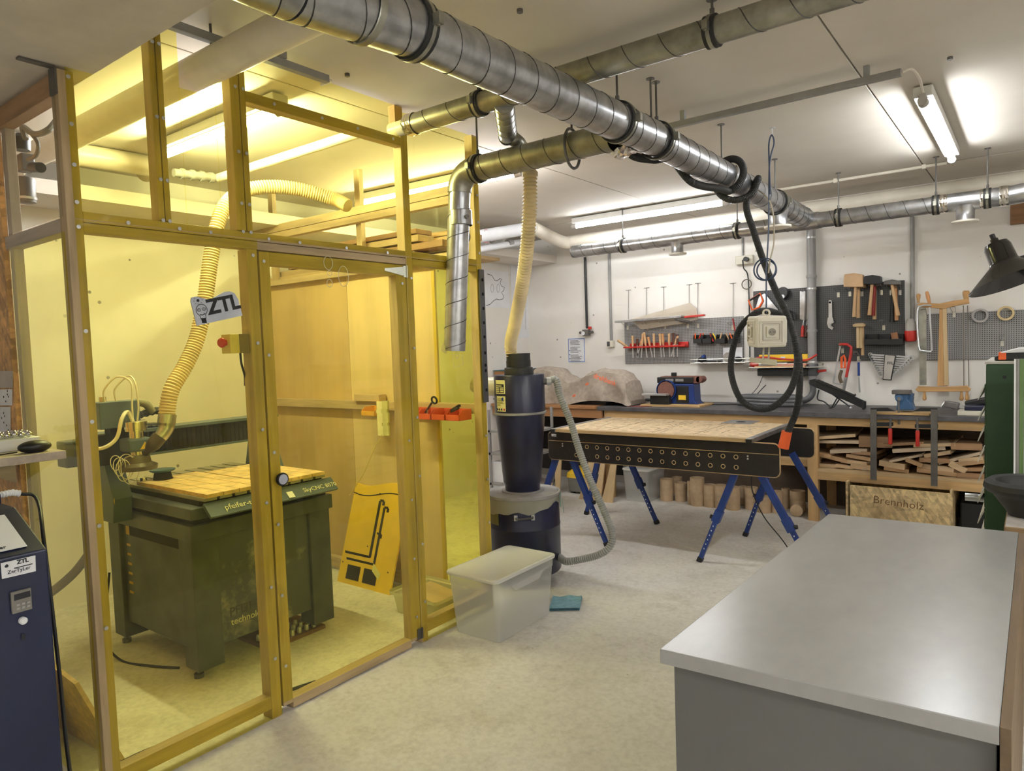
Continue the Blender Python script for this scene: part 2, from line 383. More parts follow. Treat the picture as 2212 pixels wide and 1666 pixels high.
a, b = lp(372, 341), lp(640, 253); tube_light((a.x, 1.98, zt), (b.x, 1.98, zt), 'lit tube light over the router inside the yellow booth', k=1.6)
for x, y, n_, k_ in ((2.4, 1.8, 'over the right hand side of the room', 1.9), (-.4, -1.6, 'behind the viewer', .5), (1.9, .2, 'to the right of the viewer', 1.2)):  # unseen lamps added to lift the overall brightness of the room
    z2 = zt - (0 if y > 1.07 else .25)
    tube_light((x - .7, y, z2), (x + .7, y, z2), 'lit tube light ' + n_ + ', added unseen as fill light', hz=ZC if y > 1.07 else 2.45, k=k_)
# ================================================================ THE YELLOW BOOTH
BX = -2.508
booth = T('machine_booth', 'timber framed booth glazed with yellow transparent plastic around the router', 'booth', (-2.53, 2.0, 0))
M_BW = [wood('booth_pine', (192, 168, 130), i) for i in range(3)]
def post(y0, y1, z0, z1, d=.055, nm='post', par=None): return MB().box((BX, y0, z0), (BX - d, y1, z1)).build(nm, M_BW[2], par or booth, bev=.002)
def rail(y0, y1, z0, z1, d=.05, nm='rail', par=None, x=BX): return MB().box((x - .0007, y0 + .0003, z0), (x - d, y1 - .0003, z1)).build(nm, M_BW[1], par or booth, bev=.002)
post(.961, 1.010, 0, 2.44)
post(1.261, 1.282, 1.995, ZC - .01); post(1.285, 1.306, 1.995, ZC - .005)
post(1.567, 1.605, 1.995, ZC - .005); post(1.609, 1.634, 1.995, ZC - .005)
post(1.600, 1.646, 0, 1.925, .065)
post(2.475, 2.521, 0, ZC - .08)
post(3.022, 3.066, 0, ZC - .02)
rail(1.010, 2.475, 1.925, 1.957); rail(1.010, 2.475, 1.959, 1.993); rail(2.521, 3.022, 1.925, 1.957); rail(2.521, 3.022, 1.959, 1.993)
rail(1.634, 2.475, 2.505, 2.548)
rail(1.010, 1.600, .045, .098); rail(2.521, 3.022, .045, .105)
# side towards the viewer: rails, jamb, sheets
MB().box((BX - .055, .961, 1.925), (-3.10, 1.005, 1.972)).build('side_rail', M_GREY[0], booth, bev=.002)
MB().box((BX - .055, .961, 2.365), (-3.10, 1.005, 2.435)).build('side_rail', wood('brown_pine', (178, 142, 106), 0), booth, bev=.002)
MB().box((-3.02, .972, 0), (-3.06, 1.005, 2.365)).build('side_jamb', M_GREY[2], booth, bev=.002)
MB().box((-2.53, .956, 1.975), (-3.02, .960, 2.36)).build('clear_pane', M_CLEAR, booth)
MB().box((-2.53, .956, .02), (-3.02, .960, 1.924)).build('yellow_pane', M_YPLEX, booth)
MB().box((-3.065, .955, 0), (-3.9, .973, 2.44)).build('strand_board', osb('osb_wall', (196, 152, 96)), booth)
# galvanised angle at the top of the corner post
ab = MB(); ab.box((BX + .001, .955, 2.36), (BX - .05, .9605, 2.445)); ab.box((BX - .03, .86, 2.443), (BX - .005, .96, 2.4495)); ab.build('angle_bracket', M_DSTEEL, booth)
# front sheets (outside of the timber)
def pane(y0, y1, z0, z1, x0=BX + .0005, nm='yellow_pane', par=None): return MB().box((x0, y0, z0), (x0 + .004, y1, z1)).build(nm, M_YPLEX, par or booth)
pane(.985, 1.282, 1.968, ZC - .005); pane(1.285, 1.362, 1.968, ZC - .005); pane(1.362, 1.50, 1.968, 2.485); pane(1.50, 1.607, 1.968, ZC - .005)
pane(1.610, 2.49, 1.968, ZC - .008); pane(2.493, 3.06, 1.966, ZC - .03)
pane(.985, 1.647, .005, 1.964); pane(2.480, 3.06, .005, 1.962)
# far end: plywood, plastic and timber
MB().box((-2.565, 3.066, .02), (-2.90, 3.070, 2.0)).build('yellow_pane', M_YPLEX, booth)
pw = [wood('plywood_light', (226, 200, 150), 2, var=.06, scale=8), wood('plywood_dark', (204, 174, 122), 2, var=.06, scale=8)]
MB().box((-2.88, 3.071, .05), (-3.676, 3.086, 2.02)).build('plywood_panel', pw[0], booth)
MB().box((-3.679, 3.071, .05), (-4.70, 3.086, 2.02)).build('plywood_panel', pw[1], booth)
MB().box((-2.56, 3.02, 1.125), (-4.70, 3.066, 1.18)).build('rail', M_BW[0], booth, bev=.002)
MB().box((-2.56, 3.02, .02), (-4.70, 3.066, .09)).build('rail', M_BW[0], booth, bev=.002)
MB().box((-2.56, 3.02, 2.33), (-4.70, 3.066, 2.375)).build('rail', M_BW[0], booth, bev=.002)
MB().box((-2.56, 3.02, 2.378), (-4.70, 3.066, 2.43)).build('rail', M_BW[0], booth, bev=.002)
MB().box((-2.56, 3.02, 2.0), (-4.70, 3.066, 2.04)).build('rail', M_BW[0], booth, bev=.002)
for x in (-4.45, -3.5): MB().box((x, 3.0665, 2.02), (x - .05, 3.10, ZC - .02)).build('post', M_BW[2], booth)
# screws on the outside of the sheets
sm = MB().cyl((0, 0, 0), (.003, 0, 0), .0068, n=10); sm.cyl((.003, 0, 0), (.0032, 0, 0), .0025, n=6)
scr0 = None
def screw(y, z, par=None):
    global scr0
    if scr0 is None:
        scr0 = sm.build('screw', M_STEEL, booth); o = scr0
        for v_ in o.data.vertices: v_.co += OFF[booth.name]
    else:
        o = scr0.copy(); COL.objects.link(o)
    par = par or booth
    o.parent = par; o.location = V((BX + .0045, y, z)) - OFF[par.name]; OFF[o.name] = OFF[par.name]; return o
for z in (2.42, 2.27, 2.14, 2.02, 1.94, 1.6, 1.3, .95, .6): screw(.992, z)
for y in (1.272, 1.296):
    for z in (2.62, 2.36, 2.14, 1.995): screw(y, z)
for y in (1.587, 1.621):
    for z in (2.55, 2.3, 2.1, 1.99): screw(y, z)
for y in (1.15, 1.33, 1.45, 1.70, 1.85, 2.10, 2.35): screw(y, 1.972)
for y in (1.76, 2.0, 2.2, 2.42): screw(y, 2.526)
for z in (1.9, 1.55, 1.2, .9, .55, .25): screw(1.624, z); screw(2.503, z - .04)
for z in (2.5, 2.35, 2.2, 2.03, 1.9, 1.6, 1.0, .75, .5): screw(3.045, z)
# door
door = MB().box((BX, 1.655, .03), (BX - .055, 1.702, 1.920)).build('door', M_BW[2], booth, bev=.002)
post(2.404, 2.470, .03, 1.920, .055, 'stile', door); rail(1.702, 2.404, 1.868, 1.920, .055, 'door_rail', door); rail(1.702, 2.404, .005, .045, .055, 'door_rail', door)
pane(1.65, 2.474, .048, 1.922, par=door)
for z in (1.88, 1.5, 1.1, .8, .5, .2): screw(1.672, z, door); screw(2.44, z - .05, door)
kn = MB(); kn.lathe([(.006, 0), (.006, .02), (.026, .021), (.028, .028), (.026, .034)], (BX + .0045, 1.685, .989), (1, 0, 0), 24); kn.build('knob', M_BLACK, door, smooth=True)
MB().lathe([(.021, 0), (.021, .001)], (BX + .0385, 1.685, .989), (1, 0, 0), 20).build('knob_badge', mat('badge', (188, 190, 205), .4), door, smooth=True)
hg = MB(); hg.prism([(BX + .0046, 2.327, 1.897), (BX + .0046, 2.327, 1.885), (BX + .0046, 2.45, 1.868), (BX + .0046, 2.45, 1.912)], (.002, 0, 0)); hg.box((BX + .0046, 2.45, 1.862), (BX + .007, 2.468, 1.918)); hg.cyl((BX + .008, 2.472, 1.86), (BX + .008, 2.472, 1.92), .004, n=8)
hg.build('strap_hinge', mat('zinc', (205, 205, 185), .3, .8), door)
h2 = MB(); h2.box((BX + .0046, 2.44, .03), (BX + .007, 2.47, .085)); h2.cyl((BX + .008, 2.474, .03), (BX + .008, 2.474, .085), .004, n=8); h2.build('strap_hinge', M_DSTEEL, door)
# emergency stop box, perforated strip, flange
e = T('emergency_stop', 'emergency stop box with red mushroom button on the booth door jamb', 'switch', (-2.555, 1.57, 1.51))
MB().box((-2.52, 1.515, 1.512), (-2.585, 1.555, 1.588)).build('front_cover', mat('estop_yellow', (214, 196, 140), .4), e, bev=.003)
MB().box((-2.52, 1.556, 1.512), (-2.585, 1.599, 1.588)).build('back_box', mat('estop_grey', (130, 112, 84), .5), e, bev=.003)
MB().lathe([(.012, 0), (.012, .01), (.019, .012), (.02, .02), (.014, .028)], (-2.552, 1.515, 1.555), (0, -1, 0), 16).build('mushroom_button', M_RED, e, smooth=True)
wire('cable', [(-2.552, 1.575, 1.512), (-2.556, 1.58, 1.47), (-2.57, 1.60, 1.42), (-2.59, 1.612, 1.38)], .005, M_BLACK, e)
ps = T('perforated_strip', 'dark perforated steel strip on the booth corner post', 'strip', (-2.49, 3.045, 1.19))
MB().box((-2.495, 3.030, 1.19), (-2.4915, 3.068, 1.938)).build('web', mat('dark_grey_steel', (84, 84, 88), .4, .3), ps, bev=.001)
MB().box((-2.4995, 3.026, 1.19), (-2.4915, 3.030, 1.938)).build('flange', mat('dark_grey_steel', (84, 84, 88), .4, .3), ps)
for z in (1.88, 1.80, 1.72, 1.64, 1.56, 1.47, 1.40, 1.37, 1.26): MB().cyl((-2.4914, 3.050, z), (-2.4908, 3.050, z), .0095, n=12).build('hole', mat('hole_black', (10, 10, 10), .9), ps)
fl = T('duct_cap', 'round black plastic cap beside the drop duct on the booth', 'cap', (-2.47, 2.86, 2.13))
MB().lathe([(.03, 0), (.03, .035), (.048, .036), (.048, .05)], PY(996, 512, 2.85) + V((-.02, 0, 0)), (.75, -.3, 0), 24).build('cap', M_BLACK, fl, smooth=True)
# ZTL sign
sg = T('letter_sign', 'tilted grey sign with black letters and bulb emblem on the booth front', 'sign', (-2.495, 1.45, 1.62))
SX = BX + .0046
def sp(px, py): return PX(px, py, SX)
o_ = sp(424, 704); ux = (sp(522, 682) - o_); uz = sp(410, 643) - o_
def sq(a, b, dx=0.0): p = o_ + ux * a + uz * b; return V((SX + dx, p.y, p.z))
out = [(0, 0), (1, 0), (.985, .62), (.93, .86), (.83, .96), (.72, .97), (.58, .90), (.45, .83), (.33, .83), (.22, .92), (.1, 1.0), (.02, .99), (-.01, .88)]
MB().prism([sq(a, b) for a, b in out], (.006, 0, 0)).build('plate', mat('sign_grey', (196, 200, 210), .35), sg)
text(sg, 'ZTL', sq(.29, .30, .0068), ux, (0, 0, 1), .078, M_BLACK, bold=.0028)
bm = MB()
cx_, cy_ = .16, .5
ring = [sq(cx_ + .115 * math.cos(t), cy_ + .20 * math.sin(t), .0068) for t in [i * math.pi / 12 + math.radians(-60) for i in range(21)]]
bm.tube(ring + [sq(cx_ - .055, .2, .0068), sq(cx_ + .055, .2, .0068), ring[0]], .0011, 5)
for k in (0, 1, 2): bm.box(*[sq(cx_ - .05, .16 - k * .055, .0062), sq(cx_ + .05, .19 - k * .055, .0075)])
for s_ in (-1, 1):
    bm.tube([sq(cx_ + s_ * .052 + .034 * math.cos(t), cy_ + .02 + .055 * math.sin(t), .0068) for t in [i * math.pi / 8 for i in range(17)]], .0009, 5)
    bm.cyl(sq(cx_ + s_ * .052, cy_ + .02, .006), sq(cx_ + s_ * .052, cy_ + .02, .0075), .0022, n=8)
bm.tube([sq(cx_ - .05, .36, .0068), sq(cx_ - .02, .33, .0068), sq(cx_ + .02, .33, .0068), sq(cx_ + .05, .37, .0068)], .0018, 5)
bm.cyl(sq(.13, .85, .006), sq(.13, .85, .0075), .0055, n=10)
for i in range(8):
    t = i * math.pi / 4; bm.tube([sq(.13 + .075 * math.cos(t), .85 + .11 * math.sin(t), .0068), sq(.13 + .1 * math.cos(t), .85 + .14 * math.sin(t), .0068)], .0007, 4)
bm.build('bulb_emblem', M_BLACK, sg)
# stickers and chalk rings on the sheets
M_STK = mat('pale_sticker', (230, 226, 190), .5)
st = T('bulb_sticker', 'pale outline sticker of a light bulb on the right booth sheet', 'sticker', PX(985, 790, SX))
b_ = MB(); p0 = [PX(x, y, SX + .0005) for x, y in ((976, 748), (996, 745), (1000, 788), (980, 794))]; b_.tube(p0 + [p0[0]], .0009, 4)
c0 = PX(987, 766, SX + .0005); b_.tube([c0 + V((0, .016 * math.cos(t), .02 * math.sin(t))) for t in [i * math.pi / 8 for i in range(17)]], .0009, 4)
for s_ in (-1, 1): b_.tube([c0 + V((0, s_ * .006 + .003 * math.cos(t), .002 + .004 * math.sin(t))) for t in [i * math.pi / 4 for i in range(9)]], .0006, 4)
b_.build('outline', M_STK, st)
st = T('ring_sticker', 'three pale ring outlines on the booth door sheet', 'sticker', PX(710, 590, SX))
b_ = MB()
for x, y, rx, rz in ((709, 568, .03, .03), (712, 590, .015, .012), (712, 612, .018, .017), (742, 597, .036, .046)):
    c0 = PX(x, y, SX + .0005); b_.tube([c0 + V((0, rx * math.cos(t) * .8, rz * math.sin(t))) for t in [i * math.pi / 12 for i in range(25)]], .0014, 4)
b_.build('outline', M_STK, st)
st = T('warning_sticker', 'small yellow diamond sticker below the drop duct', 'sticker', PX(962, 752, SX))
p0 = [PX(x, y, SX + .0004) for x, y in ((955, 742), (968, 748), (963, 766), (951, 757))]; MB().prism(p0, (.0006, 0, 0)).build('diamond', mat('pale_yellow', (240, 225, 120), .4), st)
# ================================================================ INSIDE THE BOOTH
M_CNC = mat('cnc_grey', (74, 78, 82), .42, var=.22, scale=6)
def dusty(name, c):
    m, nt, b = newmat(name); b.inputs['Roughness'].default_value = .5
    n1 = noise(nt, 5.5, 8, rough=.7); n2 = noise(nt, 2.2, 3)
    mu = N(nt, 'ShaderNodeMath', operation='MULTIPLY'); nt.links.new(n1.outputs['Fac'], mu.inputs[0]); nt.links.new(n2.outputs['Fac'], mu.inputs[1])
    r = ramp(nt, mu.outputs[0], ((.27, rgb(c)), (.37, rgb((150, 145, 128)))))
    nt.links.new(r.outputs[0], b.inputs['Base Color']); return m
M_CNCD = dusty('dusty_cnc', (78, 82, 86))
M_CNCL = mat('cnc_teal', (84, 98, 112), .4, var=.06)
M_BELL = mat('bellows', (30, 28, 24), .7, var=.3, scale=30)
cn = T('cnc_router', 'dark grey gantry milling machine standing inside the yellow booth', 'machine', (-3.5, 2.0, 0))
X0, X1, Y0, Y1 = -3.08, -3.93, 1.602, 2.378
bd = MB(); bd.box((X0 - .02, Y0 + .02, .13), (X1, Y1 - .02, .66)); bd.build('body', M_CNC, cn, bev=.004)
MB().box((X0 - .0195, Y0 + .135, .135), (X0 - .0185, Y1 - .135, .655)).build('front_panel', M_CNCD, cn)
for x in (X0, X1 + .12):
    for y in (Y0, Y1 - .13):
        MB().box((x, y, .045), (x - .12, y + .13, .66)).build('leg', M_CNC, cn, bev=.004)
        f_ = MB(); f_.cyl((x - .06, y + .03, .0), (x - .06, y + .03, .02), .022, n=14); f_.cyl((x - .06, y + .03, .02), (x - .06, y + .03, .06), .008, n=8); f_.cyl((x - .06, y + .03, .03), (x - .06, y + .03, .04), .014, n=6)
        f_.build('levelling_foot', M_DSTEEL, cn, smooth=True)
MB().box((X0 + .02, Y0 - .01, .66), (X1 - .05, Y1 + .01, .735)).build('lower_frame_beam', M_CNC, cn, bev=.004)
MB().box((X0, Y0 + .02, .735), (X1, Y1 - .02, .762)).build('frame_slot', M_BELL, cn)
MB().box((X0 + .03, Y0 - .01, .762), (X1 - .05, Y1 + .01, .815)).build('upper_frame_beam', M_CNC, cn, bev=.004)
lip = MB().prism([(-3.045, Y0 + .05, .832), (-2.985, Y0 + .05, .775), (-2.995, Y0 + .05, .766), (-3.06, Y0 + .05, .815)], (0, .72, 0)).build('front_lip', M_CNCL, cn)
MB().box((X0 + .0, Y0 + .05, .815), (X1, Y1 - .04, .838)).build('bed', M_BELL, cn)
prof = mat('aluminium', (176, 172, 160), .4, .7)
for i in range(9):
    y = Y0 + .055 + i * .077
    MB().box((X0 + .035, y, .838), (X1 - .02, y + .062, .853)).build('slat', prof, cn)
mdf = mat('mdf_scorched', (222, 190, 140), .7, var=.14, scale=14, detail=8)
for i in range(4): MB().box((X0 + .045, Y0 + .065 + i * .082, .853), (-3.72, Y0 + .143 + i * .082, .871)).build('plank', mdf, cn, bev=.001)
for i in range(4): MB().box((X0 + .045, Y0 + .40 + i * .082, .853), (-3.66, Y0 + .478 + i * .082, .871)).build('plank', mdf, cn, bev=.001)
M_TXT = mat('cream_lettering', (226, 222, 190), .5, var=0)
ld = V((-.06, 0, .057)); ln = V((.69, 0, .73)).normalized()
text(cn, 'pfeifer-tech.', V((-3.0, Y0 + .13, .79)) + ln * .002, (0, 1, 0), ld, .043, M_TXT)
text(cn, 'SkyCNC 8070', V((-3.0, 2.165, .79)) + ln * .002, (0, 1, 0), ld, .036, M_TXT)
text(cn, 'PFEIFER', (X0 + .0015 - .018, Y0 + .175, .25), (0, 1, 0), (0, 0, 1), .06, mat('faint_print', (66, 62, 60), .5))
text(cn, 'technology', (X0 + .0015 - .018, Y0 + .18, .205), (0, 1, 0), (0, 0, 1), .046, M_TXT)
tg = MB().prism([V((-3.018, 2.07, .806)) + ln * .002, V((-2.99, 2.07, .780)) + ln * .002, V((-2.99, 2.105, .780)) + ln * .002, V((-3.018, 2.105, .806)) + ln * .002], ln * .001); tg.build('paper_tag', M_PAPER, cn)
# cabinet side: sockets and slots
for z, n_ in ((.60, 2), (.54, 1), (.49, 1), (.44, 1), (.39, 1), (.34, 1), (.29, 1)):
    for k in range(n_): MB().box((X1 + .16 + k * .06, Y0 + .018, z), (X1 + .20 + k * .06, Y0 + .0205, z + (.045 if n_ == 2 else .012))).build('side_label', mat('amber_label', (200, 160, 60), .5), cn)
MB().box((X0 - .15, Y0 + .017, .60), (X1 + .2, Y0 + .0205, .655)).build('vent_slot', M_BELL, cn)
# gantry
GX = -3.72
for y in (1.50, 2.38):
    g = MB(); g.prism([(GX + .10, y, .70), (GX - .16, y, .70), (GX - .16, y, .80), (GX - .10, y, 1.02), (GX + .03, y, 1.02), (GX + .12, y, .82)], (0, .09, 0)); g.build('gantry_leg', M_CNCL, cn, bev=.003)
MB().prism([(GX + .1301, 1.50, .80), (GX + .1301, 1.50, .83), (GX + .125, 1.50, .815)], (0, -.001, 0)).build('warning_triangle', M_YEL, cn)
MB().box((GX - .10, 1.47, 1.0), (GX + .03, 2.5, 1.012)).build('gantry_rail', M_CNCL, cn); MB().box((GX - .10, 1.47, 1.125), (GX + .04, 2.5, 1.14)).build('gantry_rail', M_CNCL, cn)
be = MB()
n_ = 64; ys = [1.66 + (2.48 - 1.66) * i / n_ for i in range(n_ + 1)]
vs = []
for i, y in enumerate(ys): x = GX + (.03 if i % 2 else .02); vs += [(x, y, 1.012), (x, y, 1.125)]
be.add(vs, [(2 * i, 2 * i + 2, 2 * i + 3, 2 * i + 1) for i in range(n_)]); be.box((GX - .09, 1.48, 1.012), (GX + .018, 2.48, 1.125)); be.build('bellows', M_BELL, cn)
# milling head
HY = 1.565
hd = MB().box((GX + .03, HY - .11, .99), (GX + .09, HY + .1, 1.14)).build('carriage', M_BELL, cn, bev=.004)
MB().box((GX + .03, HY - .11, 1.17), (GX + .14, HY + .08, 1.30)).build('motor_box', M_CNCL, cn, bev=.004)
MB().box((GX + .06, HY - .06, 1.14), (GX + .12, HY + .04, 1.17)).build('motor_plate', M_BELL, cn)
cxh = GX + .21; cyh = HY + .02
M_CHR = mat('chrome', (214, 208, 190), .18, 1.0)
MB().lathe([(.05, 1.155), (.05, 1.165), (.052, 1.166), (.052, 1.20), (.046, 1.204)], (cxh, cyh, 0), n=24).build('spindle_cap', M_CHR, cn, smooth=True)
MB().lathe([(.034, 1.12), (.034, 1.155)], (cxh, cyh, 0), n=24).build('spindle_body', M_CHR, cn, smooth=True)
MB().box((cxh - .065, cyh - .055, 1.055), (cxh + .045, cyh + .055, 1.12)).build('spindle_clamp', M_CNCL, cn, bev=.01)
MB().lathe([(.03, 1.02), (.034, 1.055)], (cxh, cyh, 0), n=20).build('spindle_nose', M_CHR, cn, smooth=True)
MB().lathe([(.085, .965), (.088, .985), (.06, 1.0), (.055, 1.03), (.036, 1.036)], (cxh, cyh, 0), n=24).build('dust_shoe', mat('clear_dirty', (92, 84, 60), .3), cn, smooth=True)
MB().prism([(cxh + .0455, cyh - .005, 1.066), (cxh + .0455, cyh + .043, 1.066), (cxh + .0455, cyh + .019, 1.102)], (.001, 0, 0)).build('warning_triangle', M_YEL, cn)
for k, (a_, b_2) in enumerate(((-.07, .06), (-.02, .05))):
    wire('coolant_line', [(GX + .11, HY + a_, 1.30), (GX + .11, HY + a_, 1.36), (GX + .14, HY + a_ + .05, 1.42), (cxh - .02, cyh + .0 + k * .02, 1.39), (cxh, cyh - .01 + k * .03, 1.28), (cxh, cyh - .01 + k * .02, 1.20)], .0045, M_PVC, cn)
wire('spindle_cable', [(cxh, cyh - .01, 1.20), (cxh - .005, cyh - .03, 1.25), (cxh + .02, cyh - .07, 1.22), (cxh + .02, cyh - .10, 1.13), (cxh, cyh - .16, 1.09), (cxh - .1, cyh - .2, 1.10)], .009, M_PVC, cn)
for k in range(5):
    MB().tube([V((cxh + .03, cyh - .115 + .016 * k, 1.055 - .012 * (k % 3))) + V((.006 * math.sin(t * 2), (.022 + .005 * k) * math.sin(t), -.04 - .008 * k + (.036 + .008 * k) * math.cos(t))) for t in [i * math.pi / 10 for i in range(20)]], .0019, 5, closed=True).build('loose_wire', M_CREAM, cn, smooth=True)
MB().cyl((GX + .085, HY - .07, 1.30), (GX + .085, HY - .07, 1.325), .016, n=12).build('cable_gland', M_CHR, cn, smooth=True)
# energy chain loop
MB().tube(spline([(GX - .03, 1.60, 1.20), (GX - .03, 1.70, 1.21), (GX - .03, 1.83, 1.225), (GX - .03, 1.885, 1.185), (GX - .03, 1.84, 1.145), (GX - .03, 1.75, 1.148), (GX - .03, 1.6, 1.148)], 8), .02, 6, corr=(.03, .003)).build('energy_chain', M_BLACK, cn)
wire('conduit', [(GX - .02, 1.60, 1.24), (GX - .02, 1.66, 1.275), (GX - .02, 1.74, 1.27), (GX - .02, 1.78, 1.22)], .02, mat('olive_conduit', (120, 116, 92), .5), cn, n=10)
wire('conduit', [(-3.86, 1.5, .55), (-3.9, 1.40, .42), (-3.95, 1.25, .32), (-4.0, 1.1, .3)], .022, mat('olive_conduit', (120, 116, 92), .5), cn, n=10)
wire('floor_cable', [(-3.85, 1.56, .4), (-3.8, 1.5, .1), (-3.65, 1.5, .008), (-3.45, 1.55, .008), (-3.3, 1.62, .008)], .006, M_BLACK, cn)
# bits tray under the machine
ct = T('collet_tray', 'timber tray with rows of milling collets on the floor under the router', 'tray', (-3.3, 2.15, 0))
MB().box((-3.10, 1.98, 0), (-3.40, 2.33, .02)).build('board', wood('dark_board', (120, 86, 52), 1), ct)
cmb = MB().lathe([(.012, .02), (.013, .035), (.009, .05), (.006, .051)], (0, 0, 0), n=8)
first = None
for i in range(7):
    for j in range(3):
        if first is None: first = cmb.build('collet', M_STEEL, ct, smooth=True); o = first
        else: o = first.copy(); COL.objects.link(o); o.parent = ct
        o.location = V((-3.13 - j * .05, 2.005 + i * .045, 0)) - OFF[ct.name]
        if o is first:
            me = o.data
            for v_ in me.vertices: v_.co += OFF[ct.name]
# brush + nut on the table
bs = T('hand_brush', 'round brush with blue rim resting on the router table', 'brush', (-3.62, 1.78, .871))
pb = PZ(352, 1035, .871)
MB().lathe([(.048, 0), (.04, .04)], (pb.x, pb.y, .871), n=20).build('bristles', M_BELL, bs, smooth=True); MB().lathe([(.05, .04), (.062, .046), (.062, .052), (.05, .054)], (pb.x, pb.y, .871), n=24).build('rim', mat('teal_rim', (58, 88, 104), .4), bs, smooth=True)
pb = PZ(310, 1040, .871); MB().lathe([(.016, 0), (.018, .006), (.016, .02), (.006, .022)], (pb.x, pb.y, .871), n=14).build('clamp_nut', M_CHR, smooth=True, label='small steel clamping nut beside the round brush', cat='nut')
# suction hose from the head over to the far end
hs = T('suction_hose', 'ribbed cream suction hose rising from the milling head to the ceiling', 'hose', (-3.45, 1.8, 1.0))
hp = [PX(360, 905, -3.44), PX(362, 880, -3.44), PX(372, 838, -3.44), PX(400, 790, -3.45), PX(424, 735, -3.46), PX(441, 660, -3.47), PX(455, 560, -3.48), PX(468, 490, -3.48), PX(490, 440, -3.49), PX(530, 412, -3.5), PX(585, 404, -3.46), PX(650, 410, -3.4), PX(720, 430, -3.3), PX(752, 445, -3.2)]
MB().tube(spline(hp, 10), .0375, 16, corr=(.0145, .0028)).build('ribbed_tube', M_CHOSE, hs, smooth=True)
e_ = PX(362, 895, -3.44); d_ = (PX(358, 925, -3.44) - e_).normalized()
MB().cyl(e_ - d_ * .0, e_ + d_ * .045, .042, n=20).build('end_collar', M_GALV, hs, smooth=True)
MB().tube(spline([PX(360, 905, -3.44), PX(360, 922, -3.44), PX(350, 940, -3.44), PX(338, 952, -3.45)], 6), .036, 14, rads=[.04 - .0006 * i for i in range(19)]).build('metal_elbow', M_GALV, hs, smooth=True)
MB().tube(spline([PX(346, 943, -3.44), PX(333, 958, -3.45), PX(320, 972, -3.47), PX(312, 980, -3.49)], 6), .03, 14, rads=[.035 if i < 7 else max(.018, .035 - (i - 7) * .003) for i in range(19)]).build('nozzle', mat('clear_brown', (70, 60, 40), .35), hs, smooth=True)
wire('support_arm', [PX(362, 912, -3.44), PX(340, 915, -3.5), PX(310, 915, -3.52)], .006, M_DSTEEL, hs)
# yellow template board
yb = T('template_board', 'yellow template board with hooked slots leaning on the plywood end wall', 'board', (-3.42, 2.9, 0))
pa, pb_ = PZ(722, 1258), PZ(850, 1283); pb_.y = pa.y = 2.87
ux_ = V((pb_.x - pa.x, 0, 0)); uz_ = PY(738, 1040, 3.05) - V((pa.x, 2.87, 0)); uz_.x = 0.02
UZ = uz_
def yq(a, b, d=0.0): return V((pa.x, 2.87, 0)) + ux_ * a + UZ * b + V((0, -d, 0))
top = [(a, 1 + .03 * math.sin(a * 6.28 * .9 + 3.6) + .02) for a in [i / 16 for i in range(17)]]
MB().prism([yq(a, b) for a, b in [(1, 0), (0, 0)][::-1]] [:0] + [yq(0, 0), yq(1, 0)] + [yq(a, b) for a, b in top[::-1]], (0, .012, 0)).build('panel', M_YEL, yb)
sl = MB(); M_SLOT = mat('slot_black', (46, 38, 24), .8)
def stroke(pts, wd):
    for p, q in zip(pts, pts[1:]): sl.bar(yq(*p, .001), yq(*q, .001), wd, .001, up=(0, 1, 0))
stroke([(.05, .30), (.53, .30), (.53, .86), (.60, .86), (.60, .82)], .022); stroke([(.10, .24), (.63, .24), (.63, .80), (.70, .80), (.70, .76)], .02); stroke([(.58, .54), (.66, .54), (.66, .50)], .018)
for a_ in (.15, .47): sl.prism([yq(a_, .05, .001), yq(a_ + .25, .05, .001), yq(a_ + .25, .19, .001), yq(a_, .19, .001)], (0, -.001, 0))
sl.build('slot', M_SLOT, yb)
ds = MB()
for a_, b_2 in ((.06, .9), (.5, .93), (.92, .83), (.45, .4), (.04, .2), (.9, .2)): ds.cyl(yq(a_, b_2), yq(a_, b_2, .001), .006, n=8)
ds.tube([yq(a, b - .1, .001) for a, b in top], .0035, 4); ds.build('drilled_hole', M_SLOT, yb)
MB().prism([yq(.62, .26, .002), yq(.78, .17, .002), yq(.76, .11, .002), yq(.62, .18, .002)], (0, -.001, 0)).build('label', mat('pale_label', (225, 215, 140), .5), yb)
# things on the end rail
def openbin(name, c, w_, d_, h_, m, label, cat, group=None):
    "open-fronted stacking bin, opening to -y"
    x, y, z = c; b = MB(); t = .003
    b.box((x - w_ / 2, y - d_ / 2, z), (x + w_ / 2, y + d_ / 2, z + t)); b.box((x - w_ / 2, y + d_ / 2 - t, z), (x + w_ / 2, y + d_ / 2, z + h_))
    for s_ in (-1, 1): b.prism([(x + s_ * w_ / 2, y - d_ / 2, z), (x + s_ * w_ / 2, y + d_ / 2, z), (x + s_ * w_ / 2, y + d_ / 2, z + h_), (x + s_ * w_ / 2, y - d_ * .2, z + h_), (x + s_ * w_ / 2, y - d_ / 2, z + h_ * .55)], (-s_ * t, 0, 0))
    b.box((x - w_ / 2, y - d_ / 2, z), (x + w_ / 2, y - d_ / 2 + t, z + h_ * .55)); return b.build(name, m, label=label, cat=cat, group=group, bev=.001)
M_RBIN = mat('red_bin', (214, 92, 60), .4, var=.05)
for i, (x, l_) in enumerate(((-2.945, 'red storage bin on the booth rail, nearest the door'), (-2.845, 'red storage bin on the booth rail holding scissors'), (-2.735, 'red storage bin on the booth rail holding a small box'), (-2.625, 'red storage bin on the booth rail, nearest the corner post'))):
    openbin('storage_bin', (x, 2.955, 1.095), .1, .11, .06, M_RBIN, l_, 'bin', 'red bins on the booth rail')
sc_ = T('scissors', 'black handled scissors standing in a red bin', 'scissors', (-2.83, 2.95, 1.10))
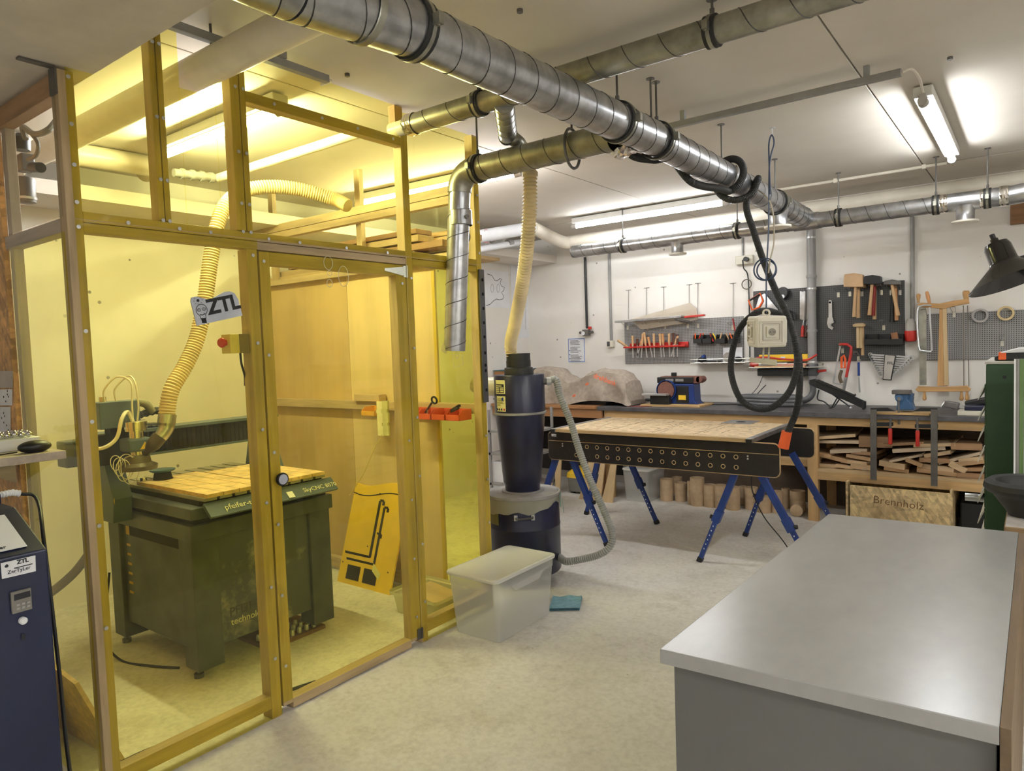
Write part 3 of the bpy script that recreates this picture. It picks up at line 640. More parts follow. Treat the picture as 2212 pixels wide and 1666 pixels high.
b_ = MB(); b_.torus((-2.80, 2.945, 1.205), (0, 1, .2), .02, .006, 16, 6); b_.bar((-2.82, 2.945, 1.19), (-2.88, 2.95, 1.13), .012, .006); b_.build('handle', M_BLACK, sc_, smooth=True); MB().bar((-2.86, 2.95, 1.15), (-2.87, 2.95, 1.10), .008, .003).build('blade', M_STEEL, sc_)
pl = T('pliers', 'dark pliers lying across the red bins', 'pliers', (-2.65, 2.95, 1.15))
b_ = MB(); b_.bar((-2.60, 2.94, 1.18), (-2.69, 2.95, 1.14), .018, .014); b_.bar((-2.61, 2.94, 1.165), (-2.69, 2.95, 1.135), .018, .012); b_.build('grip', M_BLACK, pl, bev=.003); MB().bar((-2.69, 2.95, 1.138), (-2.72, 2.95, 1.12), .02, .012).build('jaw', M_DSTEEL, pl)
openbin('storage_bin', (PY(808, 880, 2.955).x, 2.955, 1.10), .12, .11, .055, mat('orange_bin', (226, 170, 60), .4), 'orange yellow storage bin on the booth rail', 'bin')
MB().box((PY(826, 850, 3.03).x, 3.0, 1.181), (PY(772, 850, 3.03).x, 3.06, 1.225)).build('wood_block', M_PALE[0], label='pale wood block on the booth end rail', cat='block', bev=.002)
tb = T('template_blocks', 'pair of pale notched wooden templates hanging on the booth rail', 'template', (-3.13, 2.98, .98))
for k, x in enumerate((PY(838, 900, 2.95).x, PY(852, 900, 2.95).x)):
    pts = [(-.024, 0), (.024, 0), (.024, .06), (.016, .06), (.016, .08), (.024, .08), (.024, .14), (.016, .14), (.016, .16), (.024, .16), (.024, .21), (-.024, .21), (-.024, .16), (-.03, .16), (-.03, .14), (-.024, .14)]
    MB().prism([(x + a, 2.895 - k * .008, .985 + b + k * .004) for a, b in pts], (0, -.012, 0)).build('notched_board', mat('pale_board%d' % k, ((236, 228, 180), (206, 200, 140))[k], .6), tb)
wire('string', [PY(827, 936, 2.885), PY(806, 975, 2.88), PY(786, 1022, 2.87), PY(755, 1070, 2.86)], .0025, mat('string', (226, 205, 130), .8), tb)
# ================================================================ DUCTS, PIPES, HOSES
def spiral_duct(t, p, q, r, m, pitch=.13, n=28, open_end=False, nm='duct_pipe'):
    MB().cyl(p, q, r, n=n, caps=not open_end).build(nm, m, t, smooth=True)
    MB().tube(helix(p, q, r, pitch, 24), .0022, 4).build('spiral_seam', M_SEAM, t, smooth=True)
def clamp_ring(t, c, d, r, rod=None, black=True):
    c = V(c); d = V(d).normalized()
    g = MB().lathe([(r + .001, -.021), (r + .007, -.021), (r + .007, .021), (r + .001, .021)], c, d, 28, caps=False).build('rubber_gasket', M_RUBBER, t, smooth=True)
    b = MB().lathe([(r + .005, -.007), (r + .0095, -.007), (r + .0095, .007), (r + .005, .007)], c, d, 28, caps=False)
    side = d.cross(V((0, 0, 1))).normalized()
    for s_ in (-1, 1): b.bar(c + side * s_ * (r + .004), c + side * s_ * (r + .03), .03, .02, up=d); b.cyl(c + side * s_ * (r + .02) + V((0, 0, -.02)), c + side * s_ * (r + .02) + V((0, 0, .02)), .004, n=8)
    b.build('clamp_band', M_GALVD, t, smooth=True)
    if rod: 
        k = MB().cyl(c + V((0, 0, r + .004)), (c.x, c.y, rod), .005, n=8); k.cyl((c.x, c.y, rod - .004), (c.x, c.y, rod), .02, n=10); k.cyl(c + V((0, 0, r + .004)), c + V((0, 0, r + .03)), .009, n=6)
        k.build('hanger_rod', M_DSTEEL, t, smooth=True)
def foil(t, p, q, r):
    p = V(p); q = V(q); n = 20; k = 6; u, w_ = MB().frame(q - p); vs = []; rd = random.Random(3)
    for i in range(k + 1):
        for j in range(n):
            a = 2 * math.pi * j / n; rr = r + .001 + rd.random() * .004; vs.append(p + (q - p) * (i / k) + (u * math.cos(a) + w_ * math.sin(a)) * rr)
    MB().add(vs, [(i * n + j, i * n + (j + 1) % n, (i + 1) * n + (j + 1) % n, (i + 1) * n + j) for i in range(k) for j in range(n)]).build('foil_tape', mat('aluminium_foil', (226, 222, 214), .16, 1.0, .1), t)
# --- main duct towards the rear
md = T('main_duct', 'large galvanised spiral duct running diagonally overhead to the rear duct', 'duct', (-1.42, 3.0, 2.345))
A0, A1 = V((-1.41, 1.05, 2.368)), V((-1.42, 1.46, 2.408)); A2 = V((-1.42, 3.0, 2.435)); A3 = V((-1.425, 5.62, 2.40))
spiral_duct(md, (-1.40, -3.35, 2.366), A0, .079, M_GALV, .16); spiral_duct(md, A0, A1, .079, M_GALV, .16); spiral_duct(md, A1, A2, .077, M_GALV); spiral_duct(md, A2, A3, .075, M_GALV)
def onmain(y):
    for p, q in ((A0, A1), (A1, A2), (A2, A3)):
        if p.y <= y <= q.y: return p + (q - p) * ((y - p.y) / (q.y - p.y))
md_d = (A3 - A1)
for y, rd_ in ((1.47, ZC), (2.68, ZC), (3.06, ZC), (4.9, ZC)): clamp_ring(md, onmain(y), md_d, .079, rd_)
MB().lathe([(.083, -.012), (.086, -.01), (.086, .01), (.083, .012)], onmain(1.28), md_d, 28, caps=False).build('joint_ring', M_GALVD, md, smooth=True)
for y in (3.003, 3.9):
    k = MB().cyl(onmain(y) + V((0, 0, .07)), (onmain(y).x, y, ZC), .005, n=8); k.cyl((onmain(y).x, y, ZC - .004), (onmain(y).x, y, ZC), .02, n=10); k.build('hanger_rod', M_DSTEEL, md, smooth=True)
# blanked branch under it, wrapped in foil
br = MB(); rd = random.Random(5); c0 = onmain(2.86) + V((-.045, 0, -.055)); n = 14
vs = []
for i in range(5):
    for j in range(n): a = 2 * math.pi * j / n; rr = (.05 - .004 * i) * (1 + .35 * (rd.random() - .5)); vs.append(c0 + V((-.02 * i + .02, rr * math.cos(a) * 1.5, -.008 * i + rr * math.sin(a) * .5)))
br.add(vs, [(i * n + j, i * n + (j + 1) % n, (i + 1) * n + (j + 1) % n, (i + 1) * n + j) for i in range(4) for j in range(n)] + [tuple(range(4 * n, 5 * n))]).build('foil_wrapped_stub', mat('aluminium_foil', (226, 222, 214), .16, 1.0, .1), md)
def tee(t, c, r, h, m=M_GALV):
    c = V(c); MB().lathe([(r * 1.25, 0), (r, -h * .4), (r, -h * .9), (r + .004, -h)], c, n=24, caps=False).build('tee_collar', m, t, smooth=True)
    MB().lathe([(r + .022, -h - .014), (r + .026, -h - .01), (r + .026, -h), (r * .9, -h + .001)], c, n=28).build('blanking_cap', M_PVC, t, smooth=True)
tee(md, onmain(4.95) + V((0, 0, -.04)), .062, .11)
# --- rear duct
rd_ = T('rear_duct', 'galvanised duct hung along the rear wall with capped outlets', 'duct', (-2.0, 5.66, 2.30))
z_ = 2.372; Yd = 5.66; xl = PY(1238, 545, Yd).x
spiral_duct(rd_, (xl, Yd, z_), (-.60, Yd, z_), .058, M_GALV, .12)
xa = PY(2085, 440, Yd).x
for a, b in ((-.60, xa - .11), (xa + .10, xa + .16)): MB().cyl((a, Yd, z_), (b, Yd, z_), .06, n=24).build('duct_pipe', M_GALV, rd_, smooth=True)
MB().cyl((xa - .11, Yd, z_), (xa + .10, Yd, z_), .063, n=24).build('tee_body', M_GALV, rd_, smooth=True); tee(rd_, (xa, Yd, z_ - .03), .055, .10)
foil(rd_, (xa - .145, Yd, z_), (xa - .10, Yd, z_), .061); foil(rd_, (xa + .085, Yd, z_), (xa + .13, Yd, z_), .061)
MB().tube(spline([(xa + .15, Yd, z_), (xa + .25, Yd, z_ + .0), (xa + .45, Yd - .06, z_ + .005), (xa + 1.2, Yd - .35, z_ + .01)], 6), .063, 20).build('bend', M_GALV, rd_, smooth=True); foil(rd_, (xa + .19, Yd, z_), (xa + .24, Yd, z_), .064)
for px in (1345, 1593, 1812, 2022, 2133):
    clamp_ring(rd_, (PY(px, 500, Yd).x, Yd, z_), (1, 0, 0), .06, ZC)
tee(rd_, (PY(1463, 520, Yd).x, Yd, z_ - .03), .05, .095)
MB().cyl((PY(1436, 520, Yd).x, Yd, z_), (PY(1490, 520, Yd).x, Yd, z_), .0605, n=24).build('tee_body', M_GALV, rd_, smooth=True)
MB().cyl((A3.x - .08, Yd, z_), (A3.x + .1, Yd, z_), .064, n=24).build('junction', M_GALV, rd_, smooth=True)
# --- upper cross duct
cd_ = T('cross_duct', 'narrow galvanised duct crossing above the main duct from the booth corner', 'duct', (-1.4, 2.47, 2.53))
ca, cb = PY(880, 259, 2.47), PY(1900, -26, 2.47); zz = 2.588
spiral_duct(cd_, (ca.x, 2.47, zz), (3.15, 2.47, zz), .048, M_GALVD, .15)
MB().cyl((ca.x - .005, 2.47, zz), (-2.56, 2.47, zz), .036, n=20).build('wall_sleeve', M_PVC, cd_, smooth=True); foil(cd_, (ca.x + .01, 2.47, zz), (ca.x + .06, 2.47, zz), .049)
for px in (1025, 1530): clamp_ring(cd_, (PZ(px, 220 if px < 1100 else 60, zz).x, 2.47, zz), (1, 0, 0), .049, ZC)
MB().box((-2.56, 2.45, 2.60), (-2.515, 2.50, ZC)).build('fixing_block', wood('pink_block', (200, 160, 130), 2), cd_)
# --- branch to the separator hose
bd_ = T('branch_duct', 'short galvanised branch dropping from the cross duct to the cream hose', 'duct', (-2.0, 2.6, 2.3))
Yh = 3.05
b0 = V((-1.86, 2.47, 2.56)); b1 = PY(1097, 292, 2.78); b2 = PY(1142, 330, Yh)
MB().tube(spline([b0, b0 * .5 + b1 * .5, b1], 6), .045, 20).build('duct_pipe', M_GALV, bd_, smooth=True); MB().tube(helix(b0, b1, .045, .07, 20), .002, 4).build('spiral_seam', M_GALVD, bd_, smooth=True)
MB().tube(spline([b1, b1 + V((.02, .06, -.03)), b2 + V((-.02, -.05, .03)), b2], 6), .036, 16).build('elbow', M_GALVD, bd_, smooth=True)
MB().torus(b1, (b2 - b1), .045, .006, 24, 6).build('clamp_band', M_BLACK, bd_, smooth=True)
# --- lower duct with the drop
ld_ = T('lower_duct', 'open ended galvanised duct with elbow dropping in front of the booth end', 'duct', (-2.3, 2.79, 1.5))
zl = 2.41; Yl = 2.79; xo = PY(1312, 304, Yl).x + .028; xe = -2.31
spiral_duct(ld_, (xo, Yl, zl), (xe, Yl, zl), .063, M_GALVD, .13, open_end=True)
MB().cyl((xo - .002, Yl, zl), (xe, Yl, zl), .060, n=28, caps=False).build('duct_inside', mat('duct_shade', (24, 21, 18), .8), ld_, smooth=True)  # near black lining: shade inside the open duct put into the colour
MB().cyl((xo - .16, Yl, zl), (xo - .15, Yl, zl), .059, n=28).build('shade_disc', mat('duct_shade', (24, 21, 18), .8), ld_)  # dark disc added in the bore to stand for the shade deeper in
el = [V((xe + .10 * 0 - .10 * math.sin(t), Yl, zl - .10 + .10 * math.cos(t))) for t in [i * math.pi / 2 / 8 for i in range(9)]]
MB().tube(el, .063, 24).build('elbow', M_GALVD, ld_, smooth=True)
dx = xe - .10; db = PY(981, 735, Yl); dd = V((db.x + .0, Yl - .02, 1.49))
spiral_duct(ld_, (dx, Yl, zl - .10), (dd.x, Yl, dd.z), .0575, M_GALV, .115, open_end=True)
MB().lathe([(.0585, 0), (.061, .003), (.061, .075), (.0585, .078)], (dx, Yl, zl - .27), n=28, caps=False).build('joint_sleeve', M_GALV, ld_, smooth=True)
clamp_ring(ld_, (xe + .03, Yl, zl), (1, 0, 0), .064, ZC)
xc = PY(1236, 318, Yl).x
hr = MB(); hr.torus((xc, Yl, zl - .01), (1, .15, 0), .088, .007, 32, 6); hr.cyl((xc, Yl, zl + .078), (xc, Yl, ZC), .005, n=8); hr.build('hanging_ring', M_DSTEEL, ld_, smooth=True)
pbolt = MB().cyl((dx + .055, Yl - .02, zl - .235), (dx + .072, Yl - .03, zl - .235), .011, n=12); pbolt.build('bolt_head', M_DSTEEL, ld_, smooth=True)
# --- cream hose down to the separator
CYC = V((-2.63, 3.55, 0))
ch = T('separator_hose', 'ribbed cream hose hanging from the branch duct to the dust separator', 'hose', (-2.5, 3.3, 1.2))
cp = [b2 + V((0, 0, .01)), PY(1145, 380, Yh), PY(1144, 450, 3.08), PY(1138, 540, 3.16), PY(1126, 630, 3.28), PY(1112, 700, 3.40), PY(1103, 750, 3.5), CYC + V((.0, -.02, 1.36))]
MB().tube(spline(cp, 12), .0355, 18, corr=(.0185, .0052)).build('ribbed_tube', M_CHOSE, ch, smooth=True)
MB().cyl(PY(1145, 372, Yh), PY(1145, 381, Yh), .042, n=18).build('end_collar', mat('beige_collar', (196, 178, 140), .5), ch, smooth=True)
# --- white pipes
wp = T('white_pipe', 'fat white drain pipe along the rear wall under the ceiling', 'pipe', (-2.0, 6.2, 2.53))
zw = PY(1700, 455, 6.2).z - .015; x0 = PY(1245, 512, 6.2).x
elb = [V((XR - .02, 6.2, min(PY(2118, 392, 6.2).z, zw))), V((x0 + .12, 6.2, zw)), V((x0, 6.18, zw)), V((x0 - .10, 6.08, zw - .0)), PX(1150, 492, -3.82), PX(1100, 497, -4.02), PX(1040, 500, -4.05)]
MB().tube([elb[0], elb[1]] + spline(elb[1:5], 8)[1:], .062, 20).build('pipe', M_PVC, wp, smooth=True)
MB().tube([V((PY(1570, 470, 6.2).x - .004, 6.2, zw)), V((PY(1570, 470, 6.2).x + .004, 6.2, zw))], .0635, 20).build('joint_line', M_CREAM, wp, smooth=True)
pr = T('printed_pipe', 'pair of printed white plastic pipes with grey couplings in the left corner', 'pipe', (-4.05, 5.5, 2.4))
p0, p1 = elb[4], PX(1030, 512, -4.0); MB().tube([p0, p1 + (p1 - p0) * .6], .058, 18).build('pipe', M_PAPER, pr, smooth=True)
q0, q1 = PX(1130, 522, -4.05), PX(1040, 538, -4.05); MB().tube([q0, q1 + (q1 - q0) * .6], .03, 16).build('pipe', M_PAPER, pr, smooth=True)
d_ = (p1 - p0).normalized(); cpl = PX(1078, 508, -4.0); MB().cyl(cpl, cpl + d_ * .09, .064, n=20).build('coupling', M_GPVC, pr, smooth=True)
d_ = (q1 - q0).normalized(); cpl = PX(1105, 524, -4.05); MB().cyl(cpl, cpl + d_ * .07, .035, n=18).build('coupling', M_GPVC, pr, smooth=True)
for i in range(5):
    for s_, m_ in ((0, M_RED), (1, M_NAVY)):
        p_ = PX(1046 + (i % 2) * 10, 496 + i * 7 + s_ * 3, -3.94); MB().bar(p_, p_ + V((0, .06, .004)), .004, .0015, up=(1, 0, 0)).build('print_mark', m_, pr)
# wide pipe through the booth
bp = T('booth_pipe', 'wide grey white pipe passing through a cut-out in the booth top', 'pipe', (-2.4, 1.43, 2.5))
MB().cyl((XL, 1.43, 2.555), (3.15, 1.43, 2.555), .06, n=24).build('pipe', M_PVC, bp, smooth=True)
for x in (-2.39,): MB().cyl((x, 1.43, 2.61), (x, 1.43, ZC), .005, n=8).build('hanger_rod', M_DSTEEL, bp)
bp2 = T('wall_pipe', 'white vent pipe along the left wall seen through the booth', 'pipe', (-4.2, 1.9, 2.4))
pa_, pb_ = PX(176, 335, -4.2), PX(318, 358, -4.2); MB().tube([pa_ + (pa_ - pb_) * 2.0, pa_] + spline([pa_, pb_, pb_ + V((-.05, .05, 0)), pb_ + V((-.15, .06, 0))], 6)[1:], .06, 20).build('pipe', M_PVC, bp2, smooth=True)
bp3 = T('grey_joint_pipe', 'small grey pipe with stacked couplings under the booth ceiling', 'pipe', (-4.0, 2.4, 2.45))
g0, g1, g2 = PX(375, 373, -4.0), PX(470, 385, -4.0), PY(545, 350, 2.55)
g2 = V((g1.x + .5, g1.y + .0, g1.z))
MB().tube(spline([g0, (g0 + g1) / 2, g1], 4), .024, 14).build('pipe', M_GPVC, bp3, smooth=True); MB().cyl(g1, g1 + V((1.3, 0, .0)), .026, n=14).build('branch_pipe', M_PVC, bp3, smooth=True)
for k in range(4):
    c_ = g0 + (g1 - g0) * (.15 + .22 * k); MB().cyl(c_, c_ + (g1 - g0) * .08, .031, n=14).build('coupling', M_GPVC, bp3, smooth=True)
# cable trays
ty = T('cable_tray', 'dark cable tray under the ceiling across the booth towards its light', 'tray', (-2.37, 1.6, 2.62))
ta, tb_ = PZ(378, 62, 2.63), PZ(690, 187, 2.63)
MB().bar((-2.38, 1.09, 2.645), (-2.385, tb_.y, 2.645), .03, .03).build('channel', M_GPVC, ty, bev=.002)
MB().box((-2.36, 1.70, 2.66), (-2.40, 1.73, ZC)).build('clip', M_GPVC, ty)
wire('cable', [(-2.385, tb_.y, 2.645), (-2.40, tb_.y + .03, 2.65), (-2.46, 1.97, 2.65)], .006, M_PVC, ty)
tx = T('cable_tray', 'grey cable tray under the ceiling leading to the right tube light', 'tray', (-1.1, 3.53, 2.62))
MB().bar((-1.95, 3.53, 2.635), (-.482, 3.53, 2.635), .03, .03).build('channel', M_GPVC, tx, bev=.002)
for x in (-1.49, -.62): MB().box((x - .012, 3.52, 2.65), (x + .012, 3.545, ZC - .001)).build('clip', M_GPVC, tx)
wire('cable', [(-.482, 3.53, 2.635), (-.45, 3.58, 2.655), (-.44, 3.75, 2.66), (-.45, 3.96, 2.655)], .006, M_PVC, tx)
MB().box((-1.93, 5.84, 2.63), (-3.4, 5.87, 2.66)).build('cable_tray', M_GPVC, label='white cable channel behind the rear tube light', cat='tray')
# --- black vacuum hose over the main duct
bh = T('vacuum_hose', 'black ribbed vacuum hose slung over the duct, coiled and ending in an orange nozzle', 'hose', (-1.5, 4.0, .85))
YH = 4.05
c_ = onmain(4.05)
def ringp(y, a, r=.105): c = onmain(y); return c + V((r * math.cos(a), 0, r * math.sin(a)))
pts = [PX(1345, 318, -1.56), PX(1372, 338, -1.56), PX(1412, 345, -1.56), PX(1450, 345, -1.54)]
pts += [ringp(3.55, -1.9), ringp(3.80, -1.3)]
pts += [ringp(3.90 + .02 * i, -1.2 + i * .52) for i in range(13)]
pts += [ringp(4.17, 5.6), ringp(4.19, 6.4, .11)]
YK = 4.25
loop = [(1612, 440), (1628, 500), (1648, 560), (1672, 620), (1700, 680), (1718, 740), (1722, 790), (1706, 845), (1668, 880), (1630, 882), (1598, 860), (1580, 810), (1582, 760), (1598, 710), (1630, 678), (1660, 672), (1690, 684), (1712, 715), (1724, 760), (1728, 820), (1722, 880), (1706, 925), (1698, 940)]
pts += [PY(x, y, YK + .004 * i) for i, (x, y) in enumerate(loop)]
MB().tube(spline(pts, 8), .0195, 12, corr=(.0075, .0011)).build('ribbed_tube', M_RUBBER, bh, smooth=True)
e0 = PY(1700, 932, YK + .09); e1 = PY(1692, 968, YK + .09)
MB().cyl(e0, e1, .03, .032, n=20).build('orange_nozzle', M_ORANGE, bh, smooth=True)
# --- hanging socket cube
sk = T('hanging_socket', 'cream cube of power sockets hanging on cables from the ceiling', 'socket', (-1.25, 4.17, 1.35))
YS = 4.10
ctr = PY(1656, 716, YS); s_ = .088
mt = Matrix.Rotation(math.radians(34), 3, 'Z') @ Matrix.Rotation(math.radians(3), 3, 'X')
MB().obox(ctr, (s_ * 2 * .98, s_ * 2, s_ * 2), mt).build('cube_body', M_CREAM, sk, bev=.012)
for ax, (n_, u_, v_) in enumerate((((0, -1, 0), (1, 0, 0), (0, 0, 1)), ((-1, 0, 0), (0, 1, 0), (0, 0, 1)), ((1, 0, 0), (0, 1, 0), (0, 0, 1)))):
    n_, u_, v_ = mt @ V(n_), mt @ V(u_), mt @ V(v_); c0 = ctr + n_ * s_
    def fr(c, a, b, h, t):
        b_ = MB()
        for p, q in (((-a, -a), (a, -a)), ((a, -a), (a, a)), ((a, a), (-a, a)), ((-a, a), (-a, -a))): b_.bar(c + u_ * p[0] + v_ * p[1], c + u_ * q[0] + v_ * q[1], t, h, up=n_)
        return b_
    fr(c0, .062, .062, .012, .009).build('outer_frame', M_CREAM, sk, bev=.002); fr(c0, .046, .046, .008, .006).build('inner_frame', mat('cream_dark', (190, 182, 164), .5), sk)
    pl_ = MB().obox(c0 + n_ * .006, (.06, .06, .012), Matrix((u_, v_, n_)).transposed()).build('socket_plate', M_CREAM, sk, bev=.003)
    MB().lathe([(.021, 0), (.021, .0014), (.019, .0015)], c0 + n_ * .012, n_, 20).build('socket_well', mat('socket_shadow', (150, 144, 130), .6), pl_, smooth=True)
    for k in (-1, 1): MB().cyl(c0 + n_ * .0135 + u_ * .0095 * k, c0 + n_ * .0142 + u_ * .0095 * k, .003, n=8).build('pin_hole', M_INK, pl_)
MB().torus(ctr + V((0, 0, s_ + .018)), (0, 1, .2), .018, .006, 16, 6).build('lifting_eye', M_CREAM, sk, smooth=True)
hk = PZ(1668, 276, ZC)
top_ = V((ctr.x, YS, ZC - .02))
wire('blue_cable', [ctr + V((0, 0, s_ + .02)), ctr + V((.003, 0, .35)), PY(1655, 590, YS), PY(1660, 500, YS), PY(1661, 430, YS), PY(1663, 350, YS), PY(1672, 310, YS), PY(1667, 292, YS), PY(1661, 312, YS), PY(1662, 360, YS), PY(1664, 420, YS)], .0045, mat('blue_grey_cable', (48, 62, 88), .4), sk)
wire('grey_cable', [PX(1590, 358, -1.36), PY(1625, 400, 4.3), PY(1655, 425, 4.12), PY(1669, 455, YS), PY(1672, 520, YS), PY(1664, 560, YS), PY(1660, 590, YS)], .0045, mat('sand_cable', (168, 156, 138), .5), sk)
MB().torus(PY(1652, 582, YS), (0, 1, 0), .062, .0045, 36, 6).build('cable_coil', mat('blue_grey_cable', (48, 62, 88), .4), sk, smooth=True); MB().torus(PY(1656, 584, YS + .012), (0, 1, .1), .055, .0045, 36, 6).build('cable_coil', mat('blue_grey_cable', (48, 62, 88), .4), sk, smooth=True)
hkm = MB(); hkm.cyl((hk.x, hk.y, ZC - .003), (hk.x, hk.y, ZC), .016, n=10); hkm.tube(spline([(hk.x, hk.y, ZC), (hk.x, hk.y, ZC - .05), PY(1667, 290, YS)], 4), .003, 6); hkm.build('ceiling_hook', M_STEEL, sk, smooth=True)
tbm = MB()
for x in (1650, 1662): tbm.bar(PY(x, 745, YS), PY(x - 2, 778, YS), .009, .006, up=(0, 1, 0))
tbm.prism([PY(1619, 772, YS), PY(1676, 778, YS), PY(1676, 790, YS), PY(1619, 783, YS)], (0, .02, 0)); tbm.build('cable_holder', mat('cream_metal', (196, 190, 170), .5), sk, bev=.001)
# ceiling bolts
for px, py in ((750, 159), (1123, 20), (2052, 123)):
    p_ = PZ(px, py, ZC); MB().cyl((p_.x, p_.y, ZC - .012), (p_.x, p_.y, ZC), .011, n=8).build('ceiling_anchor', M_DSTEEL, label={750: 'rusty ceiling anchor above the booth', 1123: 'ceiling anchor above the main duct', 2052: 'ceiling anchor near the right tube light'}[px], cat='anchor', group='ceiling anchors', smooth=True)
# ================================================================ DUST SEPARATOR
def rr(cx, cy, hx, hy, r, z, n=4):
    out = []
    for sx, sy, a0 in ((1, 1, 0), (-1, 1, 90), (-1, -1, 180), (1, -1, 270)):
        for i in range(n + 1):
            a = math.radians(a0 + 90 * i / n); out.append(V((cx + sx * (hx - r) + r * math.cos(a), cy + sy * (hy - r) + r * math.sin(a), z)))
    return out
def loft(mb, rings, cap0=True, cap1=True):
    n = len(rings[0]); vs = [p for r in rings for p in r]
    fs = [(k * n + i, k * n + (i + 1) % n, (k + 1) * n + (i + 1) % n, (k + 1) * n + i) for k in range(len(rings) - 1) for i in range(n)]
    if cap0: fs.append(tuple(range(n - 1, -1, -1)))
    if cap1: fs.append(tuple(range((len(rings) - 1) * n, len(rings) * n)))
    return mb.add(vs, fs)
FRONT = V((.595, -.804, 0)); RIGHT = V((.804, .595, 0))
def patch(c, r, a0, a1, z0, z1, t=.001, n=6):
    vs = []
    for i in range(n + 1):
        a = math.radians(a0 + (a1 - a0) * i / n); d = FRONT * math.cos(a) + RIGHT * math.sin(a)
        for rr_, z in ((r + .0005, z0), (r + .0005, z1), (r + .0005 + t, z1), (r + .0005 + t, z0)): vs.append(V((c.x, c.y, z)) + d * rr_)
    fs = []
    for i in range(n):
        for k in range(4): fs.append((i * 4 + k, i * 4 + (k + 1) % 4, (i + 1) * 4 + (k + 1) % 4, (i + 1) * 4 + k))
    fs += [(3, 2, 1, 0), tuple(n * 4 + k for k in range(4))]; return MB().add(vs, fs)
def onc(c, r, a, z): a = math.radians(a); return V((c.x, c.y, z)) + (FRONT * math.cos(a) + RIGHT * math.sin(a)) * r
cy = T('dust_separator', 'navy blue cyclone dust separator standing on a drum beside the booth', 'dust separator', CYC)
c = CYC
MB().lathe([(.225, .075), (.232, .085), (.232, .36), (.234, .365), (.234, .372), (.232, .377), (.228, .56)], c, n=40).build('drum', M_NAVY, cy, smooth=True)
M_LID = mat('dusty_lid', (150, 146, 142), .6, var=.1)
MB().lathe([(.236, .555), (.240, .56), (.240, .575), (.228, .578), (.222, .574), (.214, .574), (.206, .578), (.0, .578)], c, n=40).build('lid', M_LID, cy, smooth=True)
MB().lathe([(.138, .579), (.138, .586), (.11, .587)], c, n=32).build('flange', M_LID, cy, smooth=True)
cone = MB().lathe([(.112, .586), (.113, .625), (.122, .64), (.158, 1.08)], c, n=40).build('cone', M_NAVY, cy, smooth=True)
MB().lathe([(.158, 1.072), (.167, 1.076), (.167, 1.086), (.158, 1.09)], c, n=40, caps=False).build('seam_ring', M_LID, cy, smooth=True)
MB().lathe([(.161, 1.086), (.161, 1.318), (.159, 1.322)], c, n=40).build('cylinder', M_NAVY, cy, smooth=True)
nk = c + V((-.0, .0, 0))
MB().lathe([(.094, 1.322), (.094, 1.345), (.09, 1.365), (.078, 1.37), (.078, 1.41), (.076, 1.411), (.076, 1.455), (.072, 1.455), (.07, 1.38)], nk, n=32).build('outlet_collar', M_RUBBER, cy, smooth=True)
# inlet at the back left and outlet port at the right
MB().tube(spline([onc(c, .12, -100, 1.25), onc(c, .22, -105, 1.25), onc(c, .30, -110, 1.27)], 6), .06, 18).build('inlet', M_PVC, cy, smooth=True)
pt = onc(c, .155, 78, 1.275); MB().cyl(pt, pt + RIGHT * .035, .022, n=16).build('side_port', M_DSTEEL, cy, smooth=True)
# labels
M_LAB = mat('label_cream', (226, 220, 160), .5, var=.02)
l1 = patch(c, .161, -64, -33, 1.21, 1.295).build('rating_label', M_LAB, cy); patch(c, .1622, -61, -36, 1.216, 1.27).build('label_print', M_INK, l1)
for k in range(3):
    for s_ in range(2): patch(c, .1634, -60 + s_ * 13, -50 + s_ * 13, 1.221 + k * .011, 1.228 + k * .011).build('label_field', M_LAB, l1)
patch(c, .1634, -60, -42, 1.256, 1.262).build('label_field', M_LAB, l1)
l2 = patch(c, .161, -61, -33, 1.10, 1.195).build('notice_label', M_LAB, cy)
for k in range(8): patch(c, .1622, -59, -40 + (k % 3) * 2 if k > 1 else -48, 1.135 + k * .0065, 1.1375 + k * .0065).build('text_line', mat('olive_ink', (120, 118, 70), .7), l2)
dsk = onc(c, .163, -39, 1.178); MB().cyl(dsk, dsk + FRONT * .001, .011, n=16).build('round_pictogram', M_BLUE, l2)
for k in range(4): q = onc(c, .163, -57 + k * 7, 1.113); MB().cyl(q, q + FRONT * .001, .0075, n=10).build('hazard_pictogram', M_INK if k < 3 else M_RED, l2)
# handle, casters, bag, latch, drum plate
h_ = MB(); a_, b_ = onc(c, .232, -12, .455), onc(c, .232, 14, .46)
h_.tube([a_, a_ + FRONT * .035, b_ + FRONT * .035, b_], .006, 8); h_.build('drum_handle', M_DSTEEL, cy, smooth=True)
for a in (-12, 14): q = onc(c, .233, a, .457); MB().obox(q, (.022, .022, .034), Matrix((RIGHT, -FRONT, V((0, 0, 1)))).transposed()).build('handle_bracket', M_STEEL, cy, bev=.002)
pl_ = patch(c, .232, -62, -42, .40, .50).build('drum_plate', mat('olive_plate', (110, 104, 60), .5), cy)
for a in (40, 130, 220, 310):
    q = onc(c, .18, a, 0); k = MB(); k.cyl(q + V((-.012, 0, .027)), q + V((.012, 0, .027)), .027, n=18); k.build('caster_wheel', M_BLACK, cy, smooth=True)
    MB().sph(q + V((0, 0, .055)), .022, sc_=(1, 1, .9)).build('caster_fork', M_STEEL, cy, smooth=True)
rb = random.Random(9); bag = MB(); n = 48; vs = []
for i in range(n):
    a = 360 * i / n; ph = math.radians(a); dep = .045 + .04 * max(0, math.cos(ph + .5)) ** 2 + .012 * math.sin(5 * ph) + .008 * math.sin(11 * ph)
    for k in range(5): t = k / 4; vs.append(onc(c, .2345 + .004 * math.sin(7 * ph + k) + .007 * t, a, .556 - dep * t))
